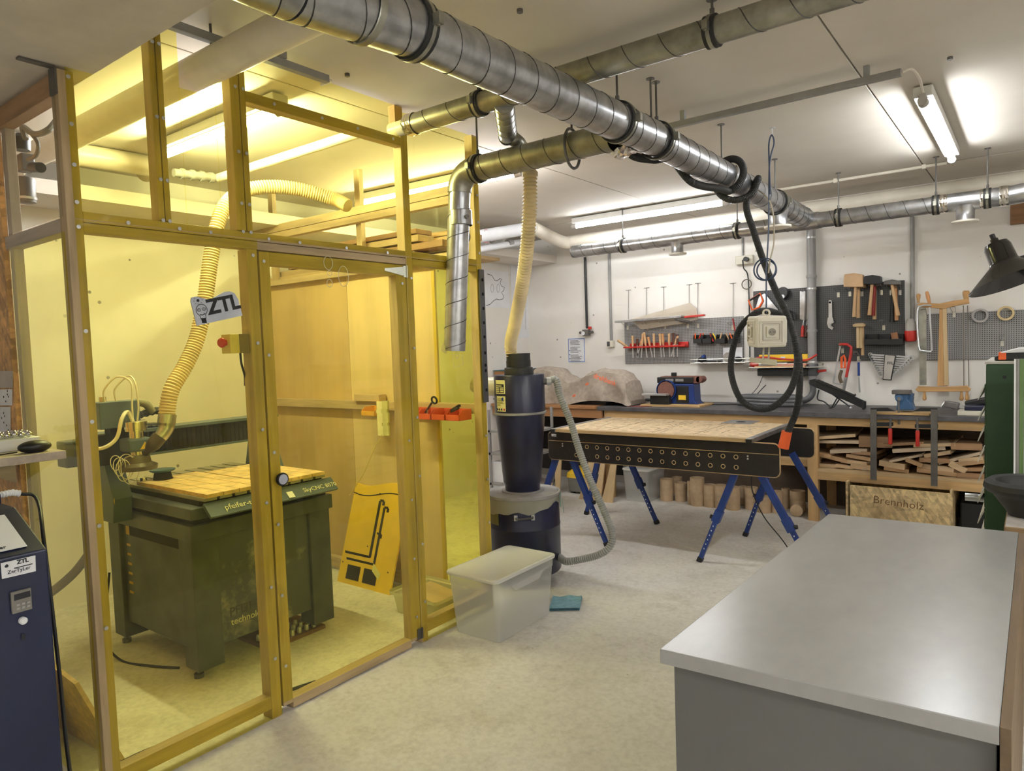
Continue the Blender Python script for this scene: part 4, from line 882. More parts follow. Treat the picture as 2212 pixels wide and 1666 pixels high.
bag.add(vs, [(i * 5 + k, ((i + 1) % n) * 5 + k, ((i + 1) % n) * 5 + k + 1, i * 5 + k + 1) for i in range(n) for k in range(4)]).build('bag_skirt', cloudy('film', (196, 192, 170), .55, .35), cy, smooth=True)
q = onc(c, .243, 75, .5); lt = MB(); lt.bar(q + V((0, 0, .07)), q + V((0, 0, -.02)), .024, .01, up=RIGHT); lt.bar(q + RIGHT * .012 + V((0, 0, .03)), q + RIGHT * .02 + V((0, 0, -.06)), .02, .004, up=RIGHT); lt.build('latch', mat('pale_green_steel', (150, 168, 160), .4, .5), cy)
# grey return hose
gh = T('return_hose', 'ribbed grey hose looping from the separator port down to its drum', 'hose', (-2.2, 3.7, 0))
g0 = pt + RIGHT * .03; Yg = 3.66
gp = [g0, g0 + RIGHT * .05 + V((0, 0, .005)), PY(1210, 856, 3.66), PY(1232, 910, 3.68), PY(1252, 975, 3.68), PY(1278, 1045, 3.68), PY(1303, 1100, 3.68), PY(1322, 1150, 3.66), PY(1318, 1180, 3.63), PY(1295, 1198, 3.6), PY(1258, 1208, 3.58), PY(1224, 1213, 3.56), onc(c, .23, 70, .16)]
MB().tube(spline(gp, 10), .0215, 12, corr=(.014, .0022)).build('ribbed_tube', mat('grey_hose', (158, 158, 154), .45), gh, smooth=True)
MB().cyl(g0 - RIGHT * .008, g0 + RIGHT * .02, .026, n=16).build('hose_clip', M_STEEL, gh, smooth=True)
# ================================================================ PLASTIC BOXES AND CLOTH
M_BOXP = cloudy('frosted_plastic', (232, 231, 228), .33, .35); M_LIDP = cloudy('frosted_lid', (226, 224, 215), .85, .3)
def plastic_box(cx, cy_, hx, hy, h, label, m=M_BOXP, ml=M_LIDP, lid=True, group=None):
    t = T('plastic_box', label, 'box', (cx, cy_, 0), group)
    b = MB(); k = .9
    loft(b, [rr(cx, cy_, hx * k, hy * k, .03, .004), rr(cx, cy_, hx * k, hy * k, .03, .012), rr(cx, cy_, hx * .985, hy * .985, .03, h * .84)], True, False); b.build('tub', m, t, smooth=True)
    for sx in (-1, 1):
        for sy in (-1, 1): loft(MB(), [rr(cx + sx * hx * k * .82, cy_ + sy * hy * k * .84, hx * .12, hy * .1, .012, 0), rr(cx + sx * hx * k * .82, cy_ + sy * hy * k * .84, hx * .13, hy * .11, .012, .018)], False, False).build('foot', m, t, smooth=True)
    sk_ = MB(); loft(sk_, [rr(cx, cy_, hx * .995, hy * .995, .03, h * .82), rr(cx, cy_, hx * 1.0, hy * 1.0, .03, h * .95), rr(cx, cy_, hx * 1.02, hy * 1.02, .03, h * .955), rr(cx, cy_, hx * 1.02, hy * 1.02, .03, h * .985)], False, False); sk_.build('rim', m, t, smooth=True)
    for s_ in (-1, 1): MB().prism([(cx + s_ * hx * .99, cy_ - hy * .55, h * .82), (cx + s_ * hx * .99, cy_ - hy * .4, h * .72), (cx + s_ * hx * .99, cy_ + hy * .4, h * .72), (cx + s_ * hx * .99, cy_ + hy * .55, h * .82)], (s_ * .003, 0, 0)).build('grip_skirt', m, t)
    if lid:
        l_ = MB(); loft(l_, [rr(cx, cy_, hx * 1.05, hy * 1.04, .035, h * .95), rr(cx, cy_, hx * 1.06, hy * 1.05, .035, h * .985), rr(cx, cy_, hx * 1.05, hy * 1.04, .035, h), rr(cx, cy_, hx * .99, hy * .985, .03, h * 1.005), rr(cx, cy_, hx * .97, hy * .97, .03, h * .998)], False, True); l_.build('lid', ml, t, smooth=True)
    return t
plastic_box(-2.315, 2.915, .165, .265, .335, 'frosted plastic storage box with lid standing in front of the booth')
plastic_box(-3.01, 6.03, .135, .19, .31, 'frosted plastic storage box with lid under the rear bench')
yt = T('plastic_tray', 'open pale plastic tray holding a sheet of wood inside the booth', 'tray', (-2.78, 2.83, 0))
b = MB(); loft(b, [rr(-2.78, 2.83, .16, .13, .03, .004), rr(-2.78, 2.83, .175, .145, .03, .11), rr(-2.78, 2.83, .19, .16, .03, .112), rr(-2.78, 2.83, .19, .16, .03, .13)], True, False); b.build('tub', cloudy('frosted_yellow', (230, 226, 190), .6), yt, smooth=True)
MB().obox((-2.76, 2.84, .10), (.26, .2, .008), Matrix.Rotation(.12, 3, 'Y')).build('wood_sheet', M_PALE[0], label='thin sheet of wood lying in the pale tray', cat='board')
cl = T('cloth', 'folded teal blue cleaning cloth lying on the floor by the drum', 'cloth', PZ(1222, 1304))
c0, c1, c2 = PZ(1186, 1322), PZ(1252, 1320), PZ(1258, 1290)
for k in range(3):
    nx, ny = 8, 5; vs = []
    for i in range(nx + 1):
        for j in range(ny + 1):
            p = c0 + (c1 - c0) * (i / nx) + (c2 - c1) * (j / ny) * (1 - .05 * k); vs.append(V((p.x, p.y, .004 + k * .007 + .004 * math.sin(i * 1.3 + k) * (j / ny))))
    MB().add(vs, [(i * (ny + 1) + j, (i + 1) * (ny + 1) + j, (i + 1) * (ny + 1) + j + 1, i * (ny + 1) + j + 1) for i in range(nx) for j in range(ny)]).build('fold', mat('teal_cloth', (128, 170, 182), .9, var=.08, scale=40), cl, smooth=True)
# ================================================================ GREY TABLE
gt = T('grey_table', 'large grey laminate topped cabinet table in the right foreground', 'table', (-.39, 2.3, 0))
ZT = .76
m, nt, b = newmat('grey_laminate'); b.inputs['Specular IOR Level'].default_value = 1.0; b.inputs['Coat Weight'].default_value = .7; b.inputs['Coat Roughness'].default_value = .3
n1 = noise(nt, 2.2, 7, (1, .5, 1), rough=.65); n2 = noise(nt, 3.5, 5, (.4, 1, 1), rough=.6)
r1 = ramp(nt, n1.outputs['Fac'], ((.3, rgb((152, 151, 149))), (.7, rgb((180, 179, 177)))))
r2 = ramp(nt, n2.outputs['Fac'], ((.3, (.24, .24, .24, 1)), (.7, (.3, .3, .3, 1))))
nt.links.new(r1.outputs[0], b.inputs['Base Color']); b.inputs['Roughness'].default_value = .27; M_LAM = m
tp = [(-.724, 1.509), (-.053, 1.538), (-.053, 3.097), (-.691, 3.064)]
MB().prism([(x, y, ZT - .036) for x, y in tp], (0, 0, .036)).build('table_top', M_LAM, gt, bev=.002)
bo = [(-.700, 1.535), (-.058, 1.562), (-.058, 3.07), (-.668, 3.04)]
M_GBODY = mat('grey_body', (112, 112, 110), .5, var=.02)
MB().prism([(x, y, .02) for x, y in bo], (0, 0, ZT - .0565)).build('cabinet_body', M_GBODY, gt, bev=.002)
MB().box((-.0525, 1.538, .02), (-.035, 3.09, ZT + .0)).build('side_panel', wood('brown_edge', (120, 100, 76), 1), gt)
# ================================================================ CUTTING TABLE
wt = T('cutting_table', 'portable cutting table with black side panels on blue folding legs', 'table', (-2.15, 4.8, 0))
M_FILM = mat('black_filmfaced', (30, 27, 26), .45, var=.15, scale=20); M_PLYE = wood('ply_edge', (190, 160, 115), 0)
def side_panel(y, s_):
    x0, x1, z0, z1 = -3.0, -1.275, .63, .838
    ring_ = [V((p.x, y, p.y)) for p in rr((x0 + x1) / 2, (z0 + z1) / 2, (x1 - x0) / 2, (z1 - z0) / 2, .035, 0)]
    p_ = MB().prism(ring_, (0, .016, 0)).build('side_panel', M_FILM, wt)
    e_ = MB(); e_.tube([q + V((0, .008, 0)) for q in ring_], .0065, 4, closed=True); e_.build('panel_edge', M_PLYE, p_)
    return p_
p_ = side_panel(4.40, -1); side_panel(5.235, 1)
MB().box((-2.995, 4.3975, .7705), (-1.28, 4.3995, .7745)).build('groove_line', M_PLYE, p_)
hole = MB(); hole.lathe([(.0105, 0), (.0155, .0), (.0155, .0015), (.0105, .0015)], (0, 0, 0), (0, -1, 0), 16, caps=False)
xa_, xb_ = PY(1267.5, 955, 4.4).x, PY(1589.7, 975, 4.4).x; hz = (.7415, .6745); f0 = None
for r_ in range(2):
    for i in range(14):
        if r_ and i == 0: x = PY(1245, 980, 4.4).x
        else: x = xa_ + (xb_ - xa_) * i / 13
        for nm, mm, k in (('hole_ring', M_PLYE, 0), ('hole', mat('hole_black', (10, 10, 10), .9), 1)):
            if f0 is None or k not in f0:
                f0 = f0 or {}; bb = hole if k == 0 else MB().cyl((0, 0, 0), (0, -.001, 0), .0108, n=16)
                o = bb.build(nm, mm, p_); f0[k] = o
                for v_ in o.data.vertices: v_.co += OFF[wt.name]
            else: o = f0[k].copy(); COL.objects.link(o); o.parent = p_
            o.location = V((x, 4.3995, hz[r_])) - OFF[wt.name]
for x in (-2.87, -1.47):
    for z in (.752, .735): MB().cyl((x, 4.3995, z), (x, 4.397, z), .006, n=8).build('panel_bolt', M_STEEL, p_)
MB().box((-2.967, 4.3985, .805), (-2.925, 4.3992, .823)).build('maker_plate', M_PAPER, p_)
text(p_, 'TVHN', (-2.964, 4.3978, .809), (1, 0, 0), (0, 0, 1), .014, M_INK)
MB().box((-2.9, 4.42, .845), (-1.47, 5.235, .868)).build('table_top', mat('mdf_top', (214, 190, 152), .65, var=.08, scale=25), wt, bev=.001)
MB().box((-2.905, 4.36, .845), (-1.47, 4.42, .868)).build('front_edge_strip', M_PLYE, wt)
for x in (-2.945, -1.468): MB().box((x, 4.355, .842), (x + .04, 5.24, .87)).build('aluminium_rail', M_GALV, wt, bev=.002)
MB().box((-2.7, 4.45, .80), (-1.6, 5.2, .842)).build('under_frame', M_PLYE, wt)
for y in (4.418, 5.22): MB().box((-2.85, y, .79), (-1.55, y + .02, .845)).build('support_batten', M_PINE[0], wt)
ke = MB(); rk = random.Random(4)
for i in range(13):
    for j in range(7):
        x = -2.8 + i * .1 + rk.uniform(-.02, .02); y = 4.46 + j * .11 + rk.uniform(-.02, .02)
        if rk.random() < .55: ke.box((x, y, .868), (x + rk.uniform(.03, .08), y + .0045, .8686))
        else: ke.box((x, y, .868), (x + .0045, y + rk.uniform(.03, .1), .8686))
for x in (-2.5, -2.15, -1.85): ke.box((x, 4.44, .868), (x + .004, 5.22, .8686))
ke.build('saw_kerf', mat('kerf_brown', (120, 92, 60), .8), wt, kind='stuff')
pr_ = PZ(1600, 912, .8687); MB().box((pr_.x - .11, pr_.y - .12, .868), (pr_.x + .11, pr_.y + .12, .8705)).build('router_plate', M_GALV, wt); MB().cyl((pr_.x, pr_.y, .8705), (pr_.x, pr_.y, .871), .035, n=20).build('plate_opening', M_INK, wt)
MB().box((-1.462, 4.342, .843), (-1.428, 4.356, .866)).build('rail_end_cap', M_BLACK, wt); MB().box((-2.94, 4.342, .843), (-2.91, 4.356, .866)).build('rail_end_cap', M_BLACK, wt)
def leg(x0, x1, y, za=.66):
    a = V((x0, y, za)); f_ = V((x1, y, .0)); d = (f_ - a).normalized(); L = (f_ - a).length; mid = a + d * (L * .52)
    l_ = MB().bar(a, mid, .042, .036, up=(0, 1, 0)).build('leg', M_BLUE, wt, bev=.002)
    MB().bar(mid - d * .02, f_ - d * .03, .03, .027, up=(0, 1, 0)).build('lower_leg', M_BLUE, l_, bev=.002)
    MB().bar(mid - d * .055, mid + d * .03, .052, .046, up=(0, 1, 0)).build('height_clamp', M_BLUE, l_, bev=.003)
    MB().bar(f_ - d * .035, f_, .038, .034, up=(0, 1, 0)).build('rubber_foot', M_BLACK, l_, bev=.004)
    s_ = 1 if d.x > 0 else -1
    MB().cyl(mid + V((s_ * .024, 0, 0)), mid + V((s_ * .046, 0, .005)), .014, n=10).build('clamp_knob', M_BLACK, l_, smooth=True)
    for k in range(6):
        c_ = mid + d * (.06 + k * .035) + V((0, -.0148, 0)); MB().obox(c_, (.006, .001, .009)).build('height_mark', M_PAPER, l_)
for x0, x1, y in ((-2.95, -3.22, 4.445), (-2.83, -2.53, 4.445), (-1.555, -1.825, 4.445), (-1.42, -1.055, 4.445), (-2.99, -3.17, 5.205), (-2.80, -2.49, 5.205), (-1.53, -1.77, 5.205), (-1.42, -1.04, 5.205)): leg(x0, x1, y)
wire('power_cord', [(-1.5, 4.6, .64), (-1.52, 4.62, .5), (-1.48, 4.72, .3), (-1.40, 4.85, .12), (-1.36, 4.93, .01)], .004, M_BLACK, wt); MB().sph((-1.355, 4.94, .015), .015).build('plug', M_BLACK, wt, smooth=True)
# ================================================================ REAR BENCH
ZB = .89
M_DTOP = mat('dark_worktop', (82, 80, 82), .5, var=.22, scale=9, detail=8)
rbn = T('rear_workbench', 'long timber workbench with dark worktop along the rear wall', 'workbench', (-1.8, 6.25, 0))
MB().box((-3.42, 5.87, ZB - .038), (1.6, 6.61, ZB)).build('worktop', M_DTOP, rbn, bev=.003)
MB().box((-3.36, 5.905, ZB - .105), (1.6, 5.945, ZB - .038)).build('front_rail', M_PINE[0], rbn, bev=.002)
for x in (-3.36, -1.49, .3):
    for y in (5.905, 6.54): MB().box((x, y, 0), (x + .08, y + .06, ZB - .105)).build('leg', M_PINE[2], rbn, bev=.002)
MB().box((-1.41, 5.90, .345), (1.6, 5.94, .412)).build('shelf_rail', M_PINE[0], rbn, bev=.002); MB().box((-1.41, 5.90, .412), (1.6, 6.55, .432)).build('shelf_board', M_PALE[0], rbn)
MB().box((-2.0, 5.97, .43), (-1.41, 6.01, .49)).build('shelf_rail', M_PINE[0], rbn, bev=.002); MB().box((-2.0, 5.97, .49), (-1.41, 6.55, .505)).build('shelf_board', M_PALE[0], rbn)
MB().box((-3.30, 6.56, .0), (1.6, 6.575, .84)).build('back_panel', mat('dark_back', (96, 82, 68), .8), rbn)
cb_ = T('corner_bench', 'brown wooden bench in the left corner carrying the covered machine', 'workbench', (-4.0, 6.2, 0))
M_BRN = [wood('brown_bench', (168, 122, 80), i) for i in range(3)]
MB().box((-4.72, 5.85, .865), (-3.43, 6.61, .895)).build('worktop', M_BRN[0], cb_, bev=.003); MB().box((-4.72, 5.875, .775), (-3.37, 5.905, .864)).build('front_rail', M_BRN[0], cb_, bev=.002)
for x in (-4.7, -3.5): MB().box((x, 6.0, 0), (x + .08, 6.08, .774)).build('leg', M_BRN[2], cb_)
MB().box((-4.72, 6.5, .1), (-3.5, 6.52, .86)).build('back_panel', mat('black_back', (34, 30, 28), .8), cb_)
# covered machine
lm = T('covered_lathe', 'lathe under a grey brown fabric cover lettered drehbank', 'machine', (-3.9, 6.25, .895))
prof_ = [(.962 * a_, b_) for a_, b_ in [(-4.42, .37), (-4.30, .385), (-4.16, .37), (-4.05, .30), (-3.95, .245), (-3.85, .26), (-3.73, .325), (-3.60, .355), (-3.42, .345), (-3.34, .32), (-3.27, .24), (-3.235, .12), (-3.225, .045)]]
nx = 60; ny = 14; vs = []; rl = random.Random(2)
def prf(x):
    for (a, ha), (b_, hb_) in zip(prof_, prof_[1:]):
        if a <= x <= b_: t = (x - a) / (b_ - a); t = t * t * (3 - 2 * t); return ha + (hb_ - ha) * t
    return prof_[-1][1]
for i in range(nx + 1):
    x = -4.252 + (4.252 - 3.103) * i / nx; h = prf(x); u = (x + 4.252) / 1.149
    lift = .045 * max(0, math.sin((u - .42) * math.pi / .56)) ** .8 if .42 < u < .98 else 0
    for j in range(ny + 1):
        t = j / ny                       # 0 front hem -> 1 back hem
        if t < .45: s = t / .45; y = 5.93 + .05 * s + .02 * math.sin(x * 17 + s * 2) * (1 - s); z = lift * (1 - s) + (h * .93) * s
        elif t < .75: s = (t - .45) / .3; y = 5.98 + .28 * s; z = h * (.93 + .07 * math.sin(s * math.pi))
        else: s = (t - .75) / .25; y = 6.26 + .06 * s; z = h * .93 * (1 - s)
        fold = .016 * abs(math.sin(x * 13 + t * 5)) ** .6 + .014 * math.sin(x * 9 - t * 14) + .010 * abs(math.sin(x * 27 + t * 7)) ** .5 - .015
        vs.append(V((x + .012 * math.sin(t * 11 + x * 8), y + fold, .897 + max(0, z) + .3 * fold * (1 if z > .05 else 0))))
cov = MB().add(vs, [(i * (ny + 1) + j, (i + 1) * (ny + 1) + j, (i + 1) * (ny + 1) + j + 1, i * (ny + 1) + j + 1) for i in range(nx) for j in range(ny)])
cov.add([vs[nx * (ny + 1) + j] for j in range(ny + 1)], [tuple(range(ny + 1))])
cov.build('fabric_cover', mat('cover_fabric', (168, 155, 141), .9, var=.07, scale=30), lm, smooth=True)
MB().box((-4.3, 6.02, .896), (-3.4, 6.2, .94)).build('machine_bed', M_BLACK, lm)
text(lm, 'drehbank', PY(1281, 815, 5.895), PY(1334, 836, 5.895) - PY(1281, 815, 5.895), (0, .1, 1), .068, mat('orange_print', (236, 120, 80), .7), bold=.0012)
for px, py in ((1268, 830), (1240, 855)): q = PY(px, py, 5.90); MB().obox(q, (.035, .004, .018), Matrix.Rotation(-.5, 3, 'Y')).build('orange_stripe', mat('orange_print', (236, 120, 80), .7), lm)
dr = T('tool_chest', 'small brown wooden drawer chest behind the dust separator', 'chest', (-4.52, 6.2, .895))
MB().box((-4.72, 5.92, .897), (-4.45, 6.4, 1.24)).build('body', M_BRN[2], dr, bev=.004)
for k in range(3):
    d_ = MB().box((-4.70, 5.91, .92 + k * .105), (-4.47, 5.919, 1.015 + k * .105)).build('drawer', M_BRN[0], dr, bev=.002); MB().box((-4.63, 5.90, .965 + k * .105), (-4.53, 5.909, .972 + k * .105)).build('pull', M_PINE[0], d_)
MB().box((-4.73, 5.915, 1.241), (-4.44, 6.41, 1.25)).build('top_sheet', mat('teal_top', (84, 110, 116), .5), dr)
# belt and disc sander
sd = T('belt_disc_sander', 'blue and black belt and disc sander on the dark worktop', 'sander', (-2.82, 6.22, ZB))
YS_ = 6.12
def w(px, py, y=YS_): return PY(px, py, y)
MB().box((w(1395, 870).x, 6.0, ZB), (w(1522, 872).x, 6.35, ZB + .018)).build('base_board', M_PINE[0], sd, bev=.002)
a_, b_ = w(1448, 870), w(1507, 868); z0 = ZB + .018
MB().prism([(a_.x, YS_, z0), (b_.x, YS_, z0), (b_.x - .03, YS_, z0 + .03), (b_.x - .035, YS_, z0 + .19), (a_.x, YS_, z0 + .19)], (0, .16, 0)).build('motor_housing', M_BLUE, sd, bev=.008)
MB().box((w(1461, 860).x, YS_ - .004, z0 + .01), (w(1488, 860).x, YS_ + .01, z0 + .17)).build('switch_panel', M_BLACK, sd, bev=.002)
MB().box((w(1466, 860).x, YS_ - .006, z0 + .04), (w(1482, 860).x, YS_ - .004, z0 + .085)).build('switch', M_YEL, sd)
dc = w(1441, 843); MB().cyl((dc.x, YS_ - .03, dc.z), (dc.x, YS_ - .015, dc.z), .082, n=32).build('sanding_disc', mat('sandpaper', (128, 86, 74), .9, var=.1, scale=60), sd, smooth=True)
MB().lathe([(.09, -.014), (.093, -.03), (.097, -.03), (.097, .02), (.09, .02)], (dc.x, YS_ - .01, dc.z), (0, -1, 0), 32, caps=False).build('disc_guard', M_BLUE, sd, smooth=True)
MB().box((w(1398, 850).x, YS_ - .12, dc.z - .045), (w(1450, 850).x, YS_ - .035, dc.z - .028)).build('disc_table', M_STEEL, sd, bev=.002)
MB().box((w(1412, 860).x, YS_ - .08, z0), (w(1452, 860).x, YS_ + .02, dc.z - .045)).build('disc_stand', M_BLACK, sd, bev=.004)
q = w(1408, 863); MB().cyl((q.x - .03, YS_ - .07, q.z), (q.x + .02, YS_ - .07, q.z), .014, n=14).build('table_knob', M_BLACK, sd, smooth=True)
la, lb = w(1425, 823), w(1508, 820); zt_ = (la.z + lb.z) / 2
bl = MB(); bl.cyl((la.x, YS_ + .02, zt_), (la.x, YS_ + .13, zt_), .03, n=20); bl.cyl((lb.x, YS_ + .02, zt_ + .005), (lb.x, YS_ + .13, zt_ + .005), .03, n=20); bl.box((la.x, YS_ + .02, zt_ - .03), (lb.x, YS_ + .13, zt_ + .034)); bl.build('sanding_belt', mat('sandpaper', (128, 86, 74), .9, var=.1, scale=60), sd, smooth=True)
MB().box((la.x - .03, YS_, zt_ - .03), (lb.x - .05, YS_ + .018, zt_ + .028)).build('belt_frame', M_BLACK, sd, bev=.008)
for k in (0, 1): MB().box((la.x + .06 + k * .1, YS_ - .003, zt_ - .012), (la.x + .14 + k * .1, YS_, zt_ + .012)).build('frame_slot', M_GPVC, sd)
MB().box((la.x - .02, YS_ + .02, z0 + .12), (la.x + .04, YS_ + .08, zt_ - .03)).build('belt_bracket', M_BLACK, sd, bev=.004); q = w(1452, 808); MB().box((q.x - .025, YS_ + .03, zt_ + .034), (q.x + .02, YS_ + .06, zt_ + .07)).build('work_stop', M_BLACK, sd, bev=.003)
wire('power_cord', [(b_.x, 6.25, ZB + .02), (-2.45, 6.3, ZB + .006), (-2.3, 6.35, ZB + .006), (-2.15, 6.45, ZB + .02), (-2.02, 6.58, ZB + .17)], .004, M_BLACK, sd)
# bits on the bench front
MB().prism([(x, y, ZB) for x, y in ((-3.12, 5.92), (-2.98, 5.90), (-2.90, 6.0), (-3.05, 6.03))], (0, 0, .004)).build('sandpaper_sheet', mat('red_sandpaper', (120, 62, 56), .9), label='dark red sheet of sandpaper on the bench edge', cat='sandpaper')
gg = T('safety_glasses', 'pale safety glasses lying on the bench beside the covered machine', 'glasses', (-3.2, 6.05, ZB))
q = PZ(1357, 869, ZB); gm = MB()
for k in (-1, 1): gm.tube(spline([q + V((k * .035 - .03, 0, .01)), q + V((k * .035, -.012, .018)), q + V((k * .035 + .03, 0, .012)), q + V((k * .035, .012, .006)), q + V((k * .035 - .03, 0, .01))], 5), .004, 6)
gm.build('frame', mat('pale_green', (200, 205, 190), .4), gg, smooth=True)
# ================================================================ UNDER THE BENCH
M_CARD = mat('cardboard_tube', (196, 170, 136), .8, var=.08, scale=12); M_CIN = mat('cardboard_inside', (110, 90, 68), .9)
def ctube(x, y, r, h, k, label):
    t = T('cardboard_tube', label, 'tube', (x, y, 0), 'cardboard tubes under the rear bench')
    MB().lathe([(r, 0), (r, h), (r * .93, h), (r * .92, .004)], (x, y, 0), n=24).build('wall', M_CARD, t, smooth=True)
tubes = [(1425, 1452, 1084, 1030), (1450, 1472, 1068, 1026), (1457, 1482, 1085, 1038), (1491, 1520, 1095, 1027), (1485, 1494, 1090, 1035), (1520, 1545, 1097, 1042), (1544, 1570, 1100, 1043), (1569, 1597, 1104, 1047), (1598, 1612, 1092, 1045), (1610, 1636, 1103, 1048), (1638, 1664, 1110, 1067), (1667, 1690, 1110, 1056), (1690, 1706, 1100, 1050), (1709, 1738, 1108, 1055)]
lab = ['outermost tube beside the frosted box', 'dark tube behind the first two', 'short speckled tube near the frosted box', 'tallest tube of the row', 'narrow tube half hidden beside the tallest', 'tube just right of the tallest', 'second tube right of the tallest', 'wide tube in the middle of the row', 'shaded tube standing at the back', 'tube behind the blue leg', 'low tube by the hanging cord', 'tube left of the blue leg clamp', 'shaded thin tube between two others', 'outermost tube beside the bench leg']
for (xa, xb2, yb_, yt_), l_ in zip(tubes, lab):
    p = PZ((xa + xb2) / 2, yb_); d = (p - CAM).length; r = (xb2 - xa) / 2 * d / F_PX; y = p.y + r
    x = p.x - r * .3; h = PY((xa + xb2) / 2, yt_, y).z; ctube(x, y, r, max(.12, h - .02), 0, 'brown cardboard ' + l_)
lt_ = T('cardboard_tube', 'brown cardboard tube lying on its side by the bench leg', 'tube', (-1.55, 6.0, 0), 'cardboard tubes under the rear bench'); MB().lathe([(.05, 0), (.05, .2), (.045, .2), (.045, .01)], (-1.60, 5.98, .0505), (-.1, 1, 0), 24).build('wall', M_CARD, lt_, smooth=True)
ob = T('firewood_box', 'strand board box lettered Brennholz under the rear bench', 'box', (-.84, 6.1, 0)); M_OSB = osb('osb_box', (208, 180, 134))
MB().box((-1.16, 5.83, .0), (-.50, 5.845, .335)).build('front_panel', M_OSB, ob, bev=.002)
for x in (-1.19, -.50): MB().box((x, 5.83, .0), (x + .016, 6.35, .36)).build('side_panel', M_OSB, ob)
MB().box((-1.17, 6.335, 0), (-.5, 6.35, .34)).build('rear_panel', M_OSB, ob)
text(ob, 'Brennholz', (-1.0, 5.829, .215), (1, 0, -.06), (.1, 0, 1), .082, mat('pencil', (112, 80, 46), .8), bold=-.0008)
# offcuts
ro = random.Random(11); M_OFF = [wood('offcut%d' % k, c_, 0, var=.14) for k, c_ in enumerate(((206, 178, 140), (186, 152, 112), (196, 176, 150), (160, 126, 92)))]
offs = [(1775, 1010, 60, 8, 0, 0), (1800, 990, 50, 9, .2, 1), (1830, 975, 70, 8, -.1, 2), (1800, 955, 110, 7, -.05, 2), (1790, 945, 95, 7, -.12, 0), (1880, 955, 60, 24, 0, 3), (1850, 1000, 50, 9, .05, 0), (1862, 990, 48, 8, .1, 1), (1870, 980, 46, 8, 0, 3), (1858, 1011, 46, 12, .08, 0), (1850, 1020, 38, 6, .05, 2), (1930, 1006, 46, 12, .12, 0), (1928, 1018, 44, 8, .1, 1), (1960, 990, 60, 5, -.3, 2), (1980, 972, 90, 8, -.12, 2), (2020, 962, 70, 7, -.1, 0), (2035, 980, 46, 8, -.25, 0), (1975, 1000, 30, 9, .35, 1), (2028, 1012, 62, 10, .06, 0), (2030, 1028, 70, 9, .05, 1), (2010, 995, 50, 9, 0, 3), (2075, 990, 72, 6, -.35, 2), (2065, 1008, 30, 12, .5, 0), (2100, 1000, 60, 9, -.2, 1), (2105, 992, 40, 8, -.22, 0), (2095, 1015, 50, 8, -.1, 3), (2100, 1032, 60, 10, 0, 3), (1790, 1025, 40, 6, .05, 1), (1945, 960, 70, 6, -.1, 3), (2080, 965, 50, 14, 0, 3), (1820, 1018, 34, 7, .1, 0), (1785, 985, 30, 8, .1, 1)]
LBL = []
for px, py, L, h, tl, mi in offs:
    zn = 'left of both clamp bars' if px < 1878 else 'between the clamp bars' if px < 2012 else 'right of both clamp bars'
    lv = 'high' if py < 970 else 'midway' if py < 1002 else 'low'
    lk = 'thick block-like' if h >= 12 else 'long thin' if L >= 60 and h < 9 else 'steeply tilted' if abs(tl) > .2 else ('pale', 'brown', 'greyish', 'dark')[mi]
    LBL.append('%s timber offcut lying %s in the pile, %s' % (lk, lv, zn))
OFFL = []
for k_, l_ in enumerate(LBL):
    same = sorted((o_[0], i_) for i_, o_ in enumerate(offs) if LBL[i_] == l_)
    if len(same) > 1:
        r_ = [i_ for _, i_ in same].index(k_); l_ += ', ' + ('leftmost' if r_ == 0 else 'rightmost' if r_ == len(same) - 1 else 'middle' if len(same) == 3 else ('second', 'third', 'fourth')[r_ - 1]) + ' such'
    OFFL.append(l_)
for k, (px, py, L, h, tl, mi) in enumerate(offs):
    y = 5.955 + ro.random() * .02; c_ = PY(px, py, y); s_ = 1 / 260.0
    ln = L * s_; th = max(.012, h * s_ * .9); dep = ro.uniform(.28, .5)
    R_ = Matrix.Rotation(tl, 3, 'Y') @ Matrix.Rotation(ro.uniform(-.15, .15), 3, 'Z')
    z = max(c_.z, .434 + th / 2 + abs(math.sin(tl)) * ln / 2)
    MB().obox((c_.x, y + dep / 2, z), (ln, dep, th), R_).build('wood_offcut', M_OFF[mi], label=OFFL[k], cat='offcut', group='offcuts piled on the bench shelf', bev=.001)
# plywood boards, vacuum and boxes in the far left
for (x0, x1, yb_, h, tilt, l_) in ((-3.55, -3.31, 5.70, .42, .16, 'pale plywood sheet leaning below the cutting table, wider one'), (-3.30, -3.18, 5.70, .40, .14, 'narrow drilled plywood strip leaning below the cutting table'), (-3.98, -3.84, 5.80, .62, .12, 'tall plywood offcut leaning against the corner bench')):
    MB().prism([(x0, yb_, 0), (x1, yb_, 0), (x1 - .02, yb_ + tilt, h), (x0 + .05, yb_ + tilt, h)], (0, .016, .003)).build('plywood_sheet', M_PALE[2], label=l_, cat='board')
vc = T('vacuum_cleaner', 'yellow topped wet vacuum cleaner under the corner bench', 'vacuum cleaner', (-3.72, 6.05, 0)); q = V((-3.70, 6.02, 0))
loft(MB(), [rr(q.x, q.y, .11, .13, .06, .02), rr(q.x, q.y, .12, .14, .06, .16)]).build('tank', mat('vac_grey', (120, 118, 112), .5), vc, smooth=True)
loft(MB(), [rr(q.x, q.y, .125, .145, .06, .16), rr(q.x, q.y, .12, .14, .06, .20), rr(q.x, q.y, .07, .08, .04, .25), rr(q.x, q.y, .05, .06, .03, .26)]).build('motor_head', M_YEL, vc, smooth=True)
MB().tube(spline([q + V((-.09, -.05, .2)), q + V((-.04, -.1, .30)), q + V((.08, -.06, .29)), q + V((.12, -.02, .16))], 8), .012, 8).build('hose', M_BLACK, vc, smooth=True)
for x in (-.06, .06): MB().cyl(q + V((x, -.1, .02)), q + V((x + .03, -.1, .02)), .02, n=12).build('wheel', M_BLACK, vc, smooth=True)
